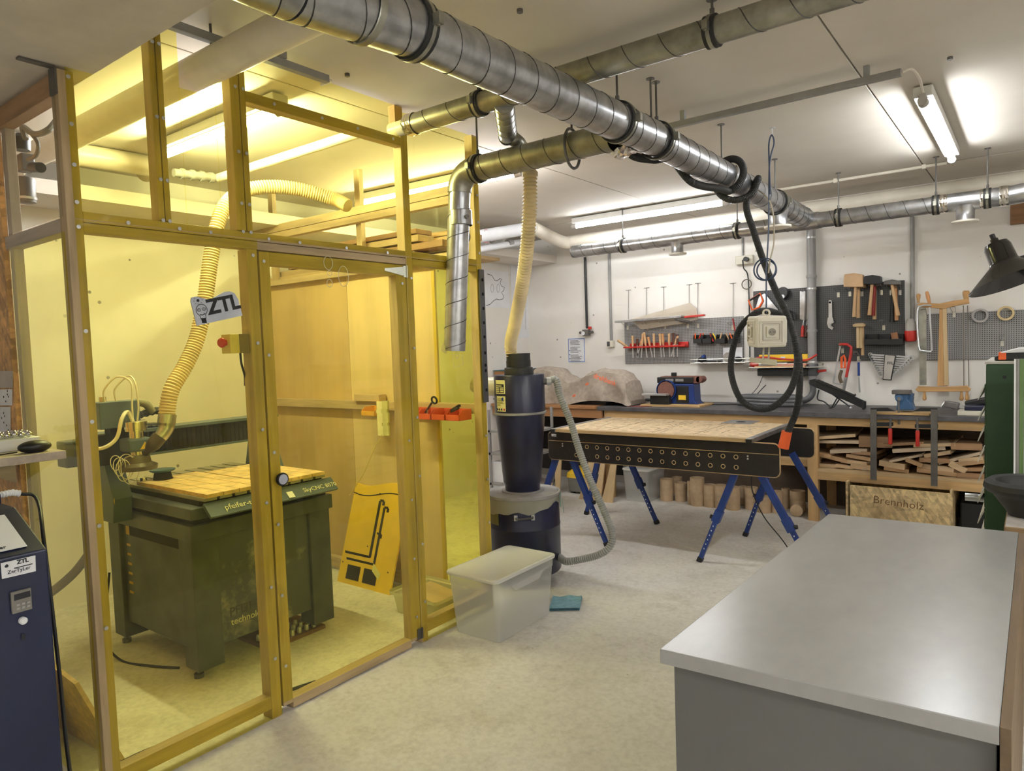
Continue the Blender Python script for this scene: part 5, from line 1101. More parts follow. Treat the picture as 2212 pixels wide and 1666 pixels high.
# shelf unit behind the separator
su = T('steel_shelf', 'grey steel shelf unit half hidden between booth post and separator', 'shelf', (-3.85, 4.9, 0))
for z in (.28, .55, .75): MB().box((-3.88, 4.75, z), (-3.45, 5.15, z + .02)).build('shelf_board', M_GPVC, su)
for x in (-3.88, -3.47):
    for y in (4.75, 5.13): MB().box((x, y, 0), (x + .02, y + .02, .95)).build('upright', M_GPVC, su)
MB().box((-3.72, 4.78, .301), (-3.52, 5.05, .46)).build('red_tool_case', M_RED, label='red tool case on the steel shelf behind the separator', cat='case', bev=.01)
MB().box((-3.86, 4.78, .301), (-3.75, 5.0, .49)).build('white_carton', M_PAPER, label='white carton beside the red tool case', cat='box', bev=.004)
MB().box((-3.75, 4.78, .571), (-3.52, 5.05, .66)).build('black_case', M_BLACK, label='flat black case with red edge on the steel shelf', cat='case', bev=.006)
MB().box((-3.80, 4.78, .771), (-3.62, 5.0, .88)).build('brown_carton', M_CARD, label='brown carton on top of the steel shelf', cat='box', bev=.003)
bt = MB(); loft(bt, [rr(-3.62, 4.92, .12, .14, .03, .02), rr(-3.62, 4.92, .14, .16, .03, .2)], True, False); bt.build('blue_tub', mat('blue_tub', (60, 110, 160), .45), label='blue plastic tub on the floor under the steel shelf', cat='tub', smooth=True)
# ================================================================ THE REAR WALL
YW = YB - .003
def wp_(px, py, y=YW): return PY(px, py, y)
def pegboard(c4, m, label):
    xs = [wp_(*p).x for p in c4]; zs = [wp_(*p).z for p in c4]; x0, x1, z0, z1 = min(xs), max(xs), min(zs), max(zs)
    return MB().box((x0, YB - .022, z0), (x1, YB - .002, z1)).build('pegboard', m, label=label, cat='pegboard', bev=.003)
P1 = pegboard(((1350, 697), (1608, 782)), pegmat('peg_grey', (150, 148, 146), .0155, .055), 'left grey perforated tool panel above the bench')
P2 = pegboard(((1628, 630), (1955, 778)), pegmat('peg_dark', (72, 71, 70), .0175, .05), 'dark grey perforated tool panel in the middle of the wall')
P3 = pegboard(((1986, 680), (2300, 774)), pegmat('peg_grey', (150, 148, 146), .0155, .055), 'right grey perforated tool panel behind the bow saw')
YP = YB - .023     # face of the panels
def f(px, py, d=.0): return PY(px, py, YP - d)
M_ZINC = mat('zinc_hook', (196, 192, 178), .3, .9)
hl = ['at the far left end of the left grey panel', 'second from the left on the left grey panel', 'third from the left on the left grey panel', 'under the red bar on the left grey panel', 'right of the red bar on the left grey panel', 'above the pencil bins', 'above the adjustable wrench', 'under the left side of the wooden mallet', 'under the right side of the wooden mallet', 'under the black rubber mallet', 'under the claw hammer', 'beside the claw hammer head', 'below the mallet handles, empty', 'behind the red hacksaw', 'holding the blue gauge', 'on the bow saw, left', 'on the bow saw, middle', 'empty, low on the right grey panel']
for (px, py), l_ in zip(((1356, 708), (1399, 708), (1437, 706), (1486, 704), (1508, 704), (1583, 708), (1811, 637), (1836, 635), (1862, 635), (1904, 632), (1925, 632), (1944, 632), (1909, 708), (1820, 758), (1854, 775), (1999, 685), (2061, 680), (2165, 742)), hl):
    q = f(px, py); h_ = T('panel_hook', 'small zinc clip hook ' + l_, 'hook', q, 'clip hooks on the tool panels')
    MB().box((q.x - .011, q.y - .004, q.z - .022), (q.x + .011, q.y, q.z + .022)).build('clip_plate', M_ZINC, h_, bev=.002)
    k = MB()
    for s_ in (-1, 1): k.tube(spline([q + V((s_ * .008, -.003, .02)), q + V((s_ * .012, -.04, .03)), q + V((s_ * .016 - .0, -.10, .045)), q + V((s_ * .016, -.12, .06))], 4), .002, 5)
    k.tube([q + V((-.016, -.12, .06)), q + V((.016, -.12, .06))], .002, 5); k.build('prong', M_ZINC, h_, smooth=True)
for i, (px, y0, y1) in enumerate(((1358, 627, 690), (1397, 622, 686), (1434, 620, 678), (1489, 615, 690), (1508, 612, 690), (1584, 612, 690))):
    a, b_ = wp_(px, y0), wp_(px + 1, y1); k = MB().tube([a + V((0, -.004, 0)), b_ + V((0, -.02, 0))], .0022, 6); k.tube([a + V((-.03, -.004, 0)), a + V((.03, -.004, .0))], .0022, 6)
    k.build('wire_hanger', M_DSTEEL, smooth=True, label='thin wire hanger on the wall above the left grey panel, %s from the left' % ('first', 'second', 'third', 'fourth', 'fifth', 'sixth')[i], cat='hanger', group='wire hangers above the left panel')
# shelf of profiles on the left panel
sp_ = T('profile_bars', 'bundle of aluminium bars lying on hooks over the left panel', 'bars', f(1430, 700))
a, b_ = f(1332, 696, .10), f(1475, 684, .10); MB().bar(a, b_, .09, .022).build('aluminium_bar', M_GALV, sp_, bev=.002); MB().bar(f(1460, 690, .16), f(1490, 696, .04), .05, .02).build('dark_profile', M_DSTEEL, sp_)
MB().bar(f(1480, 685, .08), f(1522, 681, .08), .05, .018).build('red_spirit_level', M_RED, sp_, bev=.002)
vs = [f(1362, 690, .07), f(1490, 654, .03), f(1504, 668, .05), f(1508, 690, .06), f(1470, 700, .07), f(1385, 712, .06)]
MB().prism(vs, (0, .008, 0)).build('plastic_bag', cloudy('bag_film', (205, 190, 168), .55), sp_)
# red chisel rack
ck = T('chisel_rack', 'red slotted rack on the left grey panel for chisels', 'rack', f(1420, 748))
a, b_ = f(1350, 750, .06), f(1484, 744, .05)
MB().box((a.x, YP - .10, a.z - .012), (b_.x, YP - .02, a.z + .004)).build('shelf', M_RED, ck, bev=.003); MB().box((f(1362, 740).x, YP - .02, a.z - .02), (b_.x, YP, a.z + .035)).build('backplate', M_RED, ck, bev=.003)
chs = [(1367, 727, 0, 0), (1377, 733, .0, 2), (1383, 722, .35, 1), (1387, 722, .1, 0), (1395, 719, -.1, 0), (1404, 729, -.2, 1), (1413, 722, 0, 0), (1427, 722, -.05, 0), (1433, 722, -.05, 1), (1446, 722, 0, 0), (1455, 720, 0, 2), (1458, 726, .35, 0), (1463, 724, 0, 2)]
cl_ = ['leftmost in the red rack', 'short dark handled, second in the red rack', 'tilted, behind the pale one', 'pale slim, tilted left', 'stout, tilted slightly right', 'reddish handled, tilted right', 'straight, middle of the red rack', 'thick, first of the close pair', 'slim, second of the close pair', 'straight with a long dark mark', 'dark handled behind the tilted one', 'strongly tilted near the right end', 'dark flat handled at the right end']
hm = [M_BEECH[2], wood('reddish_handle', (206, 150, 100), 2), wood('dark_handle', (96, 62, 46), 2)]
zr = a.z
for (px, pt_, tl, mi), l_ in zip(chs, cl_):
    q = f(px, 748, .06); q.z = zr + .006; tp_ = f(px, pt_, .06); hh = max(.06, tp_.z - zr); d = V((math.sin(tl), 0, math.cos(tl)))
    t_ = T('chisel', 'wooden handled chisel ' + l_, 'chisel', q, 'chisels in the red rack')
    MB().lathe([(.008, 0), (.011, .012), (.014, hh * .4), (.012, hh * .7), (.015, hh * .95), (.010, hh)], q, d, 12).build('handle', hm[mi], t_, smooth=True)
    MB().lathe([(.009, 0), (.010, .008)], q - d * .002, d, 10).build('ferrule', M_STEEL, t_, smooth=True)
    MB().bar(q - d * .004, q - d * .12, .003, .012, up=(1, 0, 0)).build('blade', M_STEEL, t_)
t_ = T('wooden_mallet', 'turned wooden handle sticking out left of the red rack', 'mallet', f(1345, 742)); MB().cyl(f(1334, 735, .11), f(1356, 750, .07), .014, .012, n=12).build('handle', M_BEECH[0], t_, smooth=True)
# black pencil bins
for i, (px, l_) in enumerate(((1511, 'leftmost black tool bin on the left panel'), (1531, 'second black tool bin on the left panel'), (1560, 'third black tool bin on the left panel'), (1588, 'black tool bin holding pencils and a red driver'))):
    q = f(px, 742, .03); openbin('tool_bin', (q.x, YP - .045, q.z), .088, .075, .085, M_BLACK, l_, 'bin', 'black bins on the left panel')
pens = [(1502, 722, .0, M_ORANGE), (1508, 725, .4, M_RED), (1516, 728, .2, M_ORANGE), (1531, 722, .3, M_BLACK), (1541, 722, -.4, M_RED), (1549, 724, -.5, M_YEL), (1554, 722, .3, M_BEECH[2]), (1577, 722, -.5, M_BEECH[2]), (1583, 722, -.35, M_ORANGE), (1588, 722, -.2, M_BEECH[2])]
penl = ['thin orange tool upright in the leftmost black bin', 'red tool leaning in the leftmost black bin', 'orange tool at the right of the leftmost black bin', 'black tool in the second black bin', 'red tool leaning left in the second black bin', 'yellow tool leaning left between black bins', 'wooden tool in the third black bin', 'leftmost wooden pencil in the black bin with the red rod', 'orange pencil in the black bin with the red rod', 'rightmost wooden pencil in the black bin with the red rod']
for i, (px, py, tl, m_) in enumerate(pens):
    q = f(px, 738, .05); MB().cyl(q, q + V((math.sin(tl) * .08, 0, .08)), .007, n=8).build('hand_tool', m_, label=penl[i], cat='tool', group='hand tools in the black bins', smooth=True)
q = f(1592, 738, .05); MB().cyl(q, f(1583, 688, .05), .008, n=10).build('red_rod', mat('dark_red', (150, 30, 30), .4), label='long dark red rod leaning out of a black bin', cat='rod', smooth=True)
# wire shelves
def wire_shelf(x0, x1, z, label):
    t = T('wire_shelf', label, 'shelf', ((x0 + x1) / 2, YP - .1, z))
    k = MB()
    for zz, yy in ((0, -.16), (0, -.002), (.035, -.16), (.0, -.11), (0, -.06), (.035, -.002)): k.cyl((x0, YP + yy, z + zz), (x1, YP + yy, z + zz), .0025, n=6)
    for x in (x0, (x0 + x1) / 2, x1): k.tube([(x, YP - .002, z + .035), (x, YP - .002, z), (x, YP - .16, z), (x, YP - .16, z + .035)], .0025, 6)
    k.build('wire_basket', M_ZINC, t); MB().box((x0, YP - .16, z - .002), (x1, YP - .004, z + .0)).build('base_sheet', M_ZINC, t); return t
a, b_ = f(1491, 785, .16), f(1610, 782, .16); wire_shelf(a.x, b_.x, a.z, 'wire basket shelf low on the left grey panel')
zs_ = a.z
def jig(px, py, d=.08): return f(px, py, d)
q = f(1517, 775, .08); sa = T('angle_grinder', 'blue and black power tool lying in the left wire basket', 'tool', (q.x, q.y, zs_)); MB().sph((q.x, q.y, zs_ + .03), .035, sc_=(1.3, 1, .8)).build('motor', M_BLACK, sa, smooth=True); MB().cyl((q.x, q.y, zs_ + .05), (q.x + .03, q.y, zs_ + .065), .02, n=12).build('blue_cap', M_BLUE, sa, smooth=True)
q = f(1540, 778, .08); MB().obox((q.x, q.y, zs_ + .01), (.16, .05, .018)).build('black_bar', M_BLACK, label='flat black tool lying in the left wire basket', cat='tool', bev=.005)
q = f(1573, 774, .09); MB().lathe([(.045, -.02), (.048, 0), (.045, .02)], (q.x, q.y, zs_ + .049), (0.2, -1, 0), 24).build('wire_roll', mat('grey_roll', (150, 142, 134), .5), label='grey roll of wire in the left wire basket', cat='roll', smooth=True)
q = f(1595, 776, .1); MB().sph((q.x, q.y, zs_ + .03), .03, sc_=(1.4, .8, .8)).build('black_puck', M_BLACK, label='small black round tool in the left wire basket', cat='tool', smooth=True)
q = f(1585, 768, .012); MB().box((q.x - .10, YP - .02, zs_ + .004), (q.x + .085, YP - .018, zs_ + .14)).build('white_sheet', M_PAPER, label='white sheet of paper standing in the left wire basket', cat='paper')
a, b_ = f(1618, 795, .16), f(1770, 790, .16); wire_shelf(a.x, b_.x, a.z, 'wire basket shelf under the dark panel'); z2_ = a.z
yl = T('spirit_level', 'yellow spirit level standing on the wire shelf under the dark panel', 'level', f(1700, 768, .05)); a, b_ = f(1641, 767, .04), f(1746, 767, .04)
MB().box((a.x, YP - .06, z2_ + .05), (b_.x, YP - .03, z2_ + .115)).build('bar', M_YEL, yl, bev=.003)
for k in (.15, .5, .85): q = a.x + (b_.x - a.x) * k; MB().box((q - .02, YP - .062, z2_ + .07), (q + .02, YP - .0595, z2_ + .095)).build('vial_window', M_PAPER, yl)
rs = T('red_bow_clamp', 'red curved bar lying along the wire shelf', 'bar', (-1.85, YP - .1, z2_)); MB().tube(spline([f(1620, 778, .12), f(1650, 772, .1), f(1690, 776, .1), f(1740, 778, .1), f(1765, 766, .1)], 6), .009, 8).build('bar', M_RED, rs, smooth=True)
for k, (x0, x1, dz, m_, l_) in enumerate(((1632, 1740, .012, M_BEECH[0], 'wooden straight edge lying on the wire shelf'), (1680, 1742, .028, mat('salmon', (214, 150, 130), .6), 'salmon coloured strip on the wire shelf'), (1626, 1700, .04, M_STEEL, 'steel rule on the wire shelf'))):
    a, b_ = f(x0, 790, .1), f(x1, 790, .1); MB().box((a.x, YP - .13 + k * .015, z2_ + dz - .011), (b_.x, YP - .085 + k * .015, z2_ + dz + .003)).build('straight_edge', m_, label=l_, cat='ruler')
q = f(1622, 786, .1); MB().sph((q.x + .03, q.y, z2_ + .03), .03, sc_=(1.5, 1, .9)).build('red_tape_measure', M_RED, label='red tape tool on the left end of the wire shelf', cat='tool', smooth=True)
bb_ = T('black_box_rail', 'black extension socket bar mounted under the wire shelf', 'socket bar', f(1690, 806)); a, b_ = f(1638, 812, .05), f(1745, 800, .05); MB().box((a.x, YP - .08, a.z), (b_.x, YP - .01, z2_ - .01)).build('body', M_BLACK, bb_, bev=.006)
wire('cord', [V((a.x + .04, YP - .04, a.z)), V((a.x - .0, YP - .06, a.z - .1)), V((a.x - .1, YP - .04, a.z - .2)), V((a.x - .2, YP - .05, a.z - .23))], .003, M_BLACK, bb_)
# ---- tools on the dark panel
M_ALU = M_STEEL
# hand saw with orange handle
hs_ = T('hand_saw', 'hand saw with orange and black handle at the left of the dark panel', 'saw', f(1640, 660)); d_ = .03
def loop_(pts, dd, r, m, par, nm, closed=True): return MB().tube([f(x, y, dd) for x, y in pts], r, 6, closed=closed).build(nm, m, par, smooth=True)
MB().prism([f(x, y, .02) for x, y in ((1640, 640), (1652, 634), (1680, 668), (1690, 730), (1680, 735), (1628, 680))], (0, -.002, 0)).build('blade', M_GALV, hs_)
loop_([(1617, 650), (1642, 634), (1648, 650), (1640, 664), (1625, 670)], .03, .009, M_ORANGE, hs_, 'handle'); loop_([(1620, 649), (1641, 636)], .036, .010, M_BLACK, hs_, 'grip', False)
rc = T('power_tool_disc', 'black round power tool hanging beside the vacuum hose', 'tool', f(1690, 640)); q = f(1689, 634, .05); MB().lathe([(.05, 0), (.06, .02), (.05, .06)], (q.x, YP - .005, q.z), (0, -1, 0), 24).build('body', M_BLACK, rc, smooth=True); MB().cyl((q.x + .01, YP - .066, q.z - .03), (q.x + .01, YP - .068, q.z - .03), .018, n=14).build('dial', M_PAPER, rc, smooth=True)
ov = T('safety_mask', 'black goggles hanging on the dark panel', 'goggles', f(1708, 683)); loop_([(1700, 680), (1706, 672), (1714, 676), (1716, 690), (1706, 688)], .03, .012, M_BLACK, ov, 'frame')
# tenon saws
for i, (x, m_, l_) in enumerate(((1736, M_RED, 'back saw with red handle hanging left of the drain pipe'), (1744, hm[2], 'back saw with brown handle hanging behind the red one'))):
    t_ = T('back_saw', l_, 'saw', f(x, 650)); dd = .03 - .012 * i
    MB().prism([f(x - 8, 629, dd), f(x + 4, 632, dd), f(x + 2, 692, dd), f(x - 8, 690, dd)], (0, -.002, 0)).build('blade', M_GALV, t_); MB().prism([f(x + 3, 630, dd + .003), f(x + 6, 630, dd + .003), f(x + 4, 692, dd + .003), f(x + 1, 692, dd + .003)], (0, .006, 0)).build('spine', M_DSTEEL, t_)
    MB().cyl(f(x, 692, dd), f(x - 2, 706, dd), .005, n=8).build('tang', M_STEEL, t_); MB().lathe([(.008, 0), (.014, .03), (.013, .08), (.016, .10), (.01, .105)], f(x - 2, 703, dd), (-.05, 0, -1), 12).build('handle', m_, t_, smooth=True)
# adjustable wrench
aw = T('adjustable_wrench', 'chrome adjustable wrench hanging jaw down on the dark panel', 'wrench', f(1794, 680))
MB().prism([f(x, y, .012) for x, y in ((1790, 651), (1797, 651), (1798, 688), (1790, 688))], (0, -.008, 0)).build('handle', M_STEEL, aw, bev=.002)
MB().prism([f(x, y, .012) for x, y in ((1789, 686), (1799, 686), (1802, 697), (1796, 700), (1796, 704), (1801, 708), (1798, 713), (1790, 708), (1787, 698))], (0, -.012, 0)).build('jaw', M_STEEL, aw); MB().cyl(f(1794, 697, .026), f(1794, 702, .026), .009, n=12).build('thumb_screw', M_STEEL, aw, smooth=True)
MB().lathe([(.014, 0), (.014, .008), (.006, .008)], f(1793.5, 652, .012), (0, -1, 0), 16).build('hanging_ring', M_STEEL, aw, smooth=True)
# mallets and hammers
def hammer(px, y0, y1, pxb, m, label, dd, head, cat='hammer'):
    t_ = T(cat, label, cat, f(px, y0)); 
    MB().tube([f(px, y0, dd), f((px + pxb) / 2, (y0 + y1) / 2, dd), f(pxb, y1, dd)], .014, 10, rads=[.012, .013, .016]).build('handle', m, t_, smooth=True); head(t_, dd); return t_
def woodhead(x0, x1, y0, y1, m, nm='head', dp=.07):
    def h_(t_, dd): MB().prism([f(x0, y1, dd - dp / 2), f(x0, (y0 + y1) / 2, dd - dp / 2), f(x0 + 1, y0 + 3, dd - dp / 2), f((x0 + x1) / 2, y0, dd - dp / 2), f(x1 - 1, y0 + 3, dd - dp / 2), f(x1, y1, dd - dp / 2)], (0, -dp, 0)).build(nm, m, t_, bev=.005)
    return h_
hammer(1848, 620, 685, 1845, M_BEECH[2], 'big wooden mallet hanging at the left of the hammer row', .10, woodhead(1826, 1868, 591, 621, mat('mallet_wood', (196, 162, 122), .55)), 'mallet')
hammer(1855, 615, 687, 1854, M_BEECH[2], 'second wooden mallet half hidden behind the big one', .045, woodhead(1834, 1872, 596, 622, mat('mallet_wood2', (170, 128, 86), .55), dp=.03), 'mallet')
hammer(1884, 612, 681, 1878, M_BEECH[2], 'black rubber mallet with pale handle', .10, woodhead(1869, 1907, 595, 615, M_BLACK), 'mallet')
hammer(1890, 612, 682, 1886, mat('red_handle', (140, 30, 26), .5), 'hammer with red tipped handle behind the rubber mallet', .06, woodhead(1876, 1904, 600, 618, M_DSTEEL, dp=.03))
hammer(1890, 612, 690, 1889, M_BEECH[2], 'long thin handled hammer behind the rubber mallet', .03, woodhead(1880, 1900, 602, 618, M_DSTEEL, dp=.02))
hammer(1926, 612, 682, 1940, M_BEECH[2], 'club hammer with striped handle, front of the right bunch', .11, woodhead(1912, 1948, 605, 616, M_DSTEEL))
hammer(1934, 614, 692, 1937, hm[1], 'claw hammer behind the club hammer', .06, woodhead(1918, 1946, 608, 618, M_DSTEEL, dp=.03))
hammer(1930, 614, 695, 1927, M_BLACK, 'hammer with black handle at the back of the right bunch', .03, woodhead(1915, 1943, 608, 618, M_DSTEEL, dp=.02))
# light small mallets bundle
sm_ = T('turning_tools', 'bundle of three pale round handled mallets below the big mallet', 'mallet', f(1857, 725))
for k, (x, yb_) in enumerate(((1853, 752), (1859, 752), (1863, 768))): MB().tube([f(x, 705, .08 - .015 * k), f(x + .5, yb_, .08 - .015 * k)], .013, 10).build('handle', (M_PALE[2], M_PALE[2], M_BEECH[2])[k], sm_, smooth=True)
MB().lathe([(.045, 0), (.05, .01), (.05, .02), (.03, .03)], f(1856, 706, .07) , (0, 0, 1), 18).build('head', M_PALE[2], sm_, smooth=True)
# black empty bins
for i, px in enumerate((1884, 1911, 1938)):
    q = f(px, 745, .04); openbin('tool_bin', (q.x, YP - .045, q.z), .098, .08, .09, M_BLACK, ('leftmost', 'middle', 'rightmost')[i] + ' of the three black bins at the foot of the dark panel', 'bin', 'black bins on the dark panel')
q = f(1933, 725, .05); MB().obox((q.x, q.y, q.z - .01), (.05, .02, .07), Matrix.Rotation(-.15, 3, 'Y')).build('cork_block', wood('cork', (150, 104, 70), 2), label='brown wooden block standing in the rightmost black bin', cat='block')
# hacksaw, scraper saw, orange clamp, blue gauge
hk_ = T('hacksaw', 'red framed hacksaw hanging below the dark panel', 'hacksaw', f(1825, 790)); YK_ = .06
MB().tube([f(1813, 744, YK_), f(1830, 744, YK_), f(1839, 750, YK_), f(1838, 765, YK_), f(1828, 815, YK_)], .012, 8).build('frame', M_RED, hk_, smooth=True); MB().cyl(f(1828, 815, YK_), f(1822, 845, YK_), .013, n=10).build('handle', M_GALV, hk_, smooth=True); MB().bar(f(1815, 748, YK_), f(1800, 828, YK_), .004, .014, up=(1, 0, 0)).build('blade', M_STEEL, hk_); MB().bar(f(1800, 828, YK_), f(1822, 832, YK_), .008, .01).build('lower_bar', M_STEEL, hk_)
oc = T('spring_clamp', 'orange spring clamp hanging inside the hacksaw', 'clamp', f(1821, 785)); loop_([(1818, 772), (1823, 768), (1826, 776), (1825, 795), (1818, 795)], .04, .010, M_ORANGE, oc, 'body'); MB().tube(spline([f(1818, 800, .04), f(1814, 815, .04), f(1818, 828, .04)], 5), .014, 8).build('jaw', mat('olive_rubber', (104, 90, 66), .6), oc, smooth=True)
bgd = T('blue_pocket_rule', 'tool with blue handle and steel tip hanging from the dark panel', 'tool', f(1855, 800)); MB().box(f(1852, 783, .05), f(1858, 812, .04)).build('handle', M_BLUE, bgd, bev=.003); MB().bar(f(1855, 812, .045), f(1857, 848, .045), .004, .014, up=(1, 0, 0)).build('blade', M_STEEL, bgd); MB().torus(f(1855, 779, .045), (0, 1, 0), .014, .002, 14, 5).build('ring', M_STEEL, bgd, smooth=True)
# spanner set
ss = T('spanner_holder', 'grey holder strip carrying the spanner set', 'holder', f(1925, 790)); MB().prism([f(x, y, .06) for x, y in ((1913, 767), (1934, 769), (1924, 820), (1909, 819))], (0, -.02, 0)).build('strip', mat('grey_card', (176, 170, 162), .5), ss); MB().prism([f(x, y, .055) for x, y in ((1911, 766), (1936, 768), (1926, 822), (1907, 821))], (0, -.01, 0)).build('backing', M_BLACK, ss)
text(ss, 'FFL', f(1916, 788, .082), (1, 0, 0), (0, 0, 1), .035, M_INK, align='LEFT')
for k in range(11):
    t = k / 10; yl_, yr_ = 766 + t * 52, 772 + t * 46; xl_, xr_ = 1880 + t * 26, 1970 - t * 48
    a, b_ = f(xl_, yl_, .045), f(xr_, yr_, .045)
    t_ = T('combination_spanner', 'chrome combination spanner, %s in the set from the top' % ('first', 'second', 'third', 'fourth', 'fifth', 'sixth', 'seventh', 'eighth', 'ninth', 'tenth', 'smallest and last')[k], 'spanner', (a + b_) / 2, 'spanner set under the dark panel')
    s_ = 1 - .55 * t; MB().bar(a, b_, .008, .012 * s_ + .003).build('shank', M_STEEL, t_, bev=.001)
    MB().lathe([(.017 * s_, -.006), (.019 * s_, 0), (.017 * s_, .006), (.010 * s_, .006), (.010 * s_, -.006)], a, (0, 1, 0), 14, caps=False).build('ring_end', M_STEEL, t_, smooth=True)
    d = (b_ - a).normalized(); u = V((-d.z, 0, d.x)); w__ = .019 * s_
    MB().prism([b_ - d * .012 + u * w__ * .7, b_ + u * w__, b_ + d * .02 * s_ + u * w__ * .8, b_ + d * .006 + u * w__ * .25, b_ + d * .006 - u * w__ * .25, b_ + d * .02 * s_ - u * w__ * .8, b_ - u * w__, b_ - d * .012 - u * w__ * .7], (0, -.008, 0)).build('open_end', M_STEEL, t_)
# bow saws
M_BOW = [wood('bow_saw_wood', (202, 158, 104), i) for i in range(3)]
bw = T('bow_saw', 'large wooden bow saw hanging over the right grey panel', 'saw', f(2040, 740)); d1 = .10
MB().prism([f(x, y, d1) for x, y in ((1982, 658), (1990, 654), (2030, 656), (2060, 650), (2092, 646), (2095, 656), (2060, 662), (2040, 668), (1990, 664))], (0, -.028, 0)).build('top_bar', M_BOW[0], bw, bev=.004)
MB().prism([f(x, y, d1) for x, y in ((1978, 842), (1984, 834), (2030, 836), (2090, 833), (2098, 840), (2095, 845), (2030, 846), (1984, 846))], (0, -.028, 0)).build('bottom_bar', M_BOW[0], bw, bev=.004)
MB().prism([f(x, y, d1 - .004) for x, y in ((2030, 663), (2043, 663), (2048, 834), (2025, 834))], (0, -.02, 0)).build('stretcher', M_BOW[2], bw, bev=.003); MB().prism([f(x, y, d1 + .014) for x, y in ((2036, 663), (2045, 663), (2050, 833), (2040, 833))], (0, -.012, 0)).build('stretcher', M_PALE[2], bw, bev=.002)
MB().bar(f(1992, 664, d1 + .012), f(1994, 832, d1 + .012), .003, .05, up=(1, 0, 0)).build('saw_blade', M_GALVD, bw); 
for x in (2081, 2090): MB().tube([f(x, 660, d1 + .01), f(x + (1 if x < 2085 else 3), 835, d1 + .01)], .0035, 6).build('tension_cord', mat('cord_grey', (120, 112, 104), .8), bw, smooth=True)
for (x, y, s_) in ((1984, 654, 1), (2084, 648, 1), (2090, 648, 1), (1997, 846, -1), (2077, 846, -1), (2089, 846, -1)):
    MB().lathe([(.011, 0), (.008, .012), (.015, .045), (.016, .06), (.008, .072)], f(x, y, d1 + .014), (0, 0, s_), 14).build('turned_knob', M_BOW[2], bw, smooth=True)
fs = T('fret_saw', 'steel framed hacksaw hanging in front of the bow saw', 'saw', f(2000, 720)); d2 = .16
MB().tube(spline([f(2012, 660, d2), f(1995, 660, d2), f(1984, 666, d2), f(1981, 690, d2), f(1985, 750, d2), f(1993, 758, d2), f(2012, 760, d2)], 6), .0075, 8).build('frame', M_STEEL, fs, smooth=True); MB().bar(f(2008, 664, d2), f(2013, 758, d2), .003, .012, up=(1, 0, 0)).build('blade', M_STEEL, fs); MB().lathe([(.010, 0), (.015, .05), (.012, .09), (.008, .10)], f(2008, 656, d2), (-.2, 0, 1), 14).build('handle', hm[1], fs, smooth=True)
for px, py, m_, l_ in ((2118, 682, mat('clear_tape', (176, 170, 166), .25), 'clear roll of tape on the right grey panel'), (2173, 677, mat('masking_tape', (214, 190, 140), .6), 'beige roll of masking tape on the right grey panel')):
    q = f(px, py, .0); MB().lathe([(.055, 0), (.055, .045), (.04, .045), (.04, 0)], q, (0, -1, 0), 28, caps=False).build('tape_roll', m_, label=l_, cat='tape', smooth=True)
# ---- services on the wall
dp = T('drain_pipe', 'grey plastic drain pipe with bend and red valve on the rear wall', 'pipe', (wp_(1757, 820).x, YB - .06, .95)); xq = wp_(1757, 650).x; yq_ = YB - .06
MB().cyl((xq, yq_, 1.08), (xq, yq_, 2.55), .038, n=20).build('pipe', M_GPVC, dp, smooth=True)
for z in (wp_(1757, 598).z, wp_(1757, 715).z): MB().lathe([(.044, -.012), (.045, .0), (.04, .015)], (xq, yq_, z), n=20).build('socket_collar', M_GPVC, dp, smooth=True)
for z in (wp_(1757, 625).z, wp_(1757, 782).z, wp_(1757, 515).z): MB().lathe([(.041, -.01), (.044, 0), (.041, .01)], (xq, yq_, z), n=20).build('pipe_clip', M_STEEL, dp, smooth=True)
zv = wp_(1757, 797).z; MB().lathe([(.04, -.06), (.05, -.045), (.05, .045), (.04, .06)], (xq, yq_, zv), n=20).build('valve_body', mat('dark_pvc', (96, 96, 98), .4), dp, smooth=True); MB().bar((xq + .05, yq_ - .02, zv - .02), (xq + .12, yq_ - .03, zv - .01), .03, .022).build('valve_lever', M_RED, dp, bev=.005)
MB().tube(spline([(xq, yq_, 1.1), (xq, yq_, 1.0), (xq - .04, yq_ - .02, .94), (xq - .14, yq_ - .04, .915), (xq - .4, yq_ - .06, .912)], 6), .028, 16).build('bend', mat('dark_pvc', (96, 96, 98), .4), dp, smooth=True)
hb_ = T('coiled_hose', 'coil of grey insulated hose lying on the bench behind the vacuum hose', 'hose', (-2.0, 6.35, ZB))
for k in range(3): a, b_ = PY(1598, 868 - k * 6, 6.35), PY(1730, 866 - k * 6, 6.35); MB().tube(spline([(a.x, 6.30, ZB + .022 + k * .03), (a.x + .3, 6.24, ZB + .022 + k * .03), (b_.x, 6.30, ZB + .022 + k * .03), (b_.x - .1, 6.42, ZB + .022 + k * .03), (a.x + .1, 6.42, ZB + .022 + k * .03), (a.x, 6.30, ZB + .024 + k * .03)], 8), .02, 10).build('loop', mat('dark_pvc', (96, 96, 98), .4), hb_, smooth=True)
ap = T('air_regulator', 'compressed air regulator on a black pipe on the rear wall', 'regulator', wp_(1271, 718)); q = wp_(1271, 718); zt2 = wp_(1269, 556).z
MB().cyl((q.x, YB - .03, q.z + .04), (q.x, YB - .03, zt2), .014, n=12).build('supply_pipe', M_BLACK, ap, smooth=True); MB().box((q.x - .035, YB - .08, q.z - .04), (q.x + .035, YB - .01, q.z + .03)).build('body', M_DSTEEL, ap, bev=.006)
MB().cyl((q.x - .02, YB - .085, q.z - .01), (q.x - .02, YB - .08, q.z - .01), .022, n=16).build('gauge', M_PAPER, ap, smooth=True); MB().box((q.x + .03, YB - .06, q.z + .03), (q.x + .06, YB - .03, q.z + .06)).build('shut_off', M_RED, ap, bev=.003)
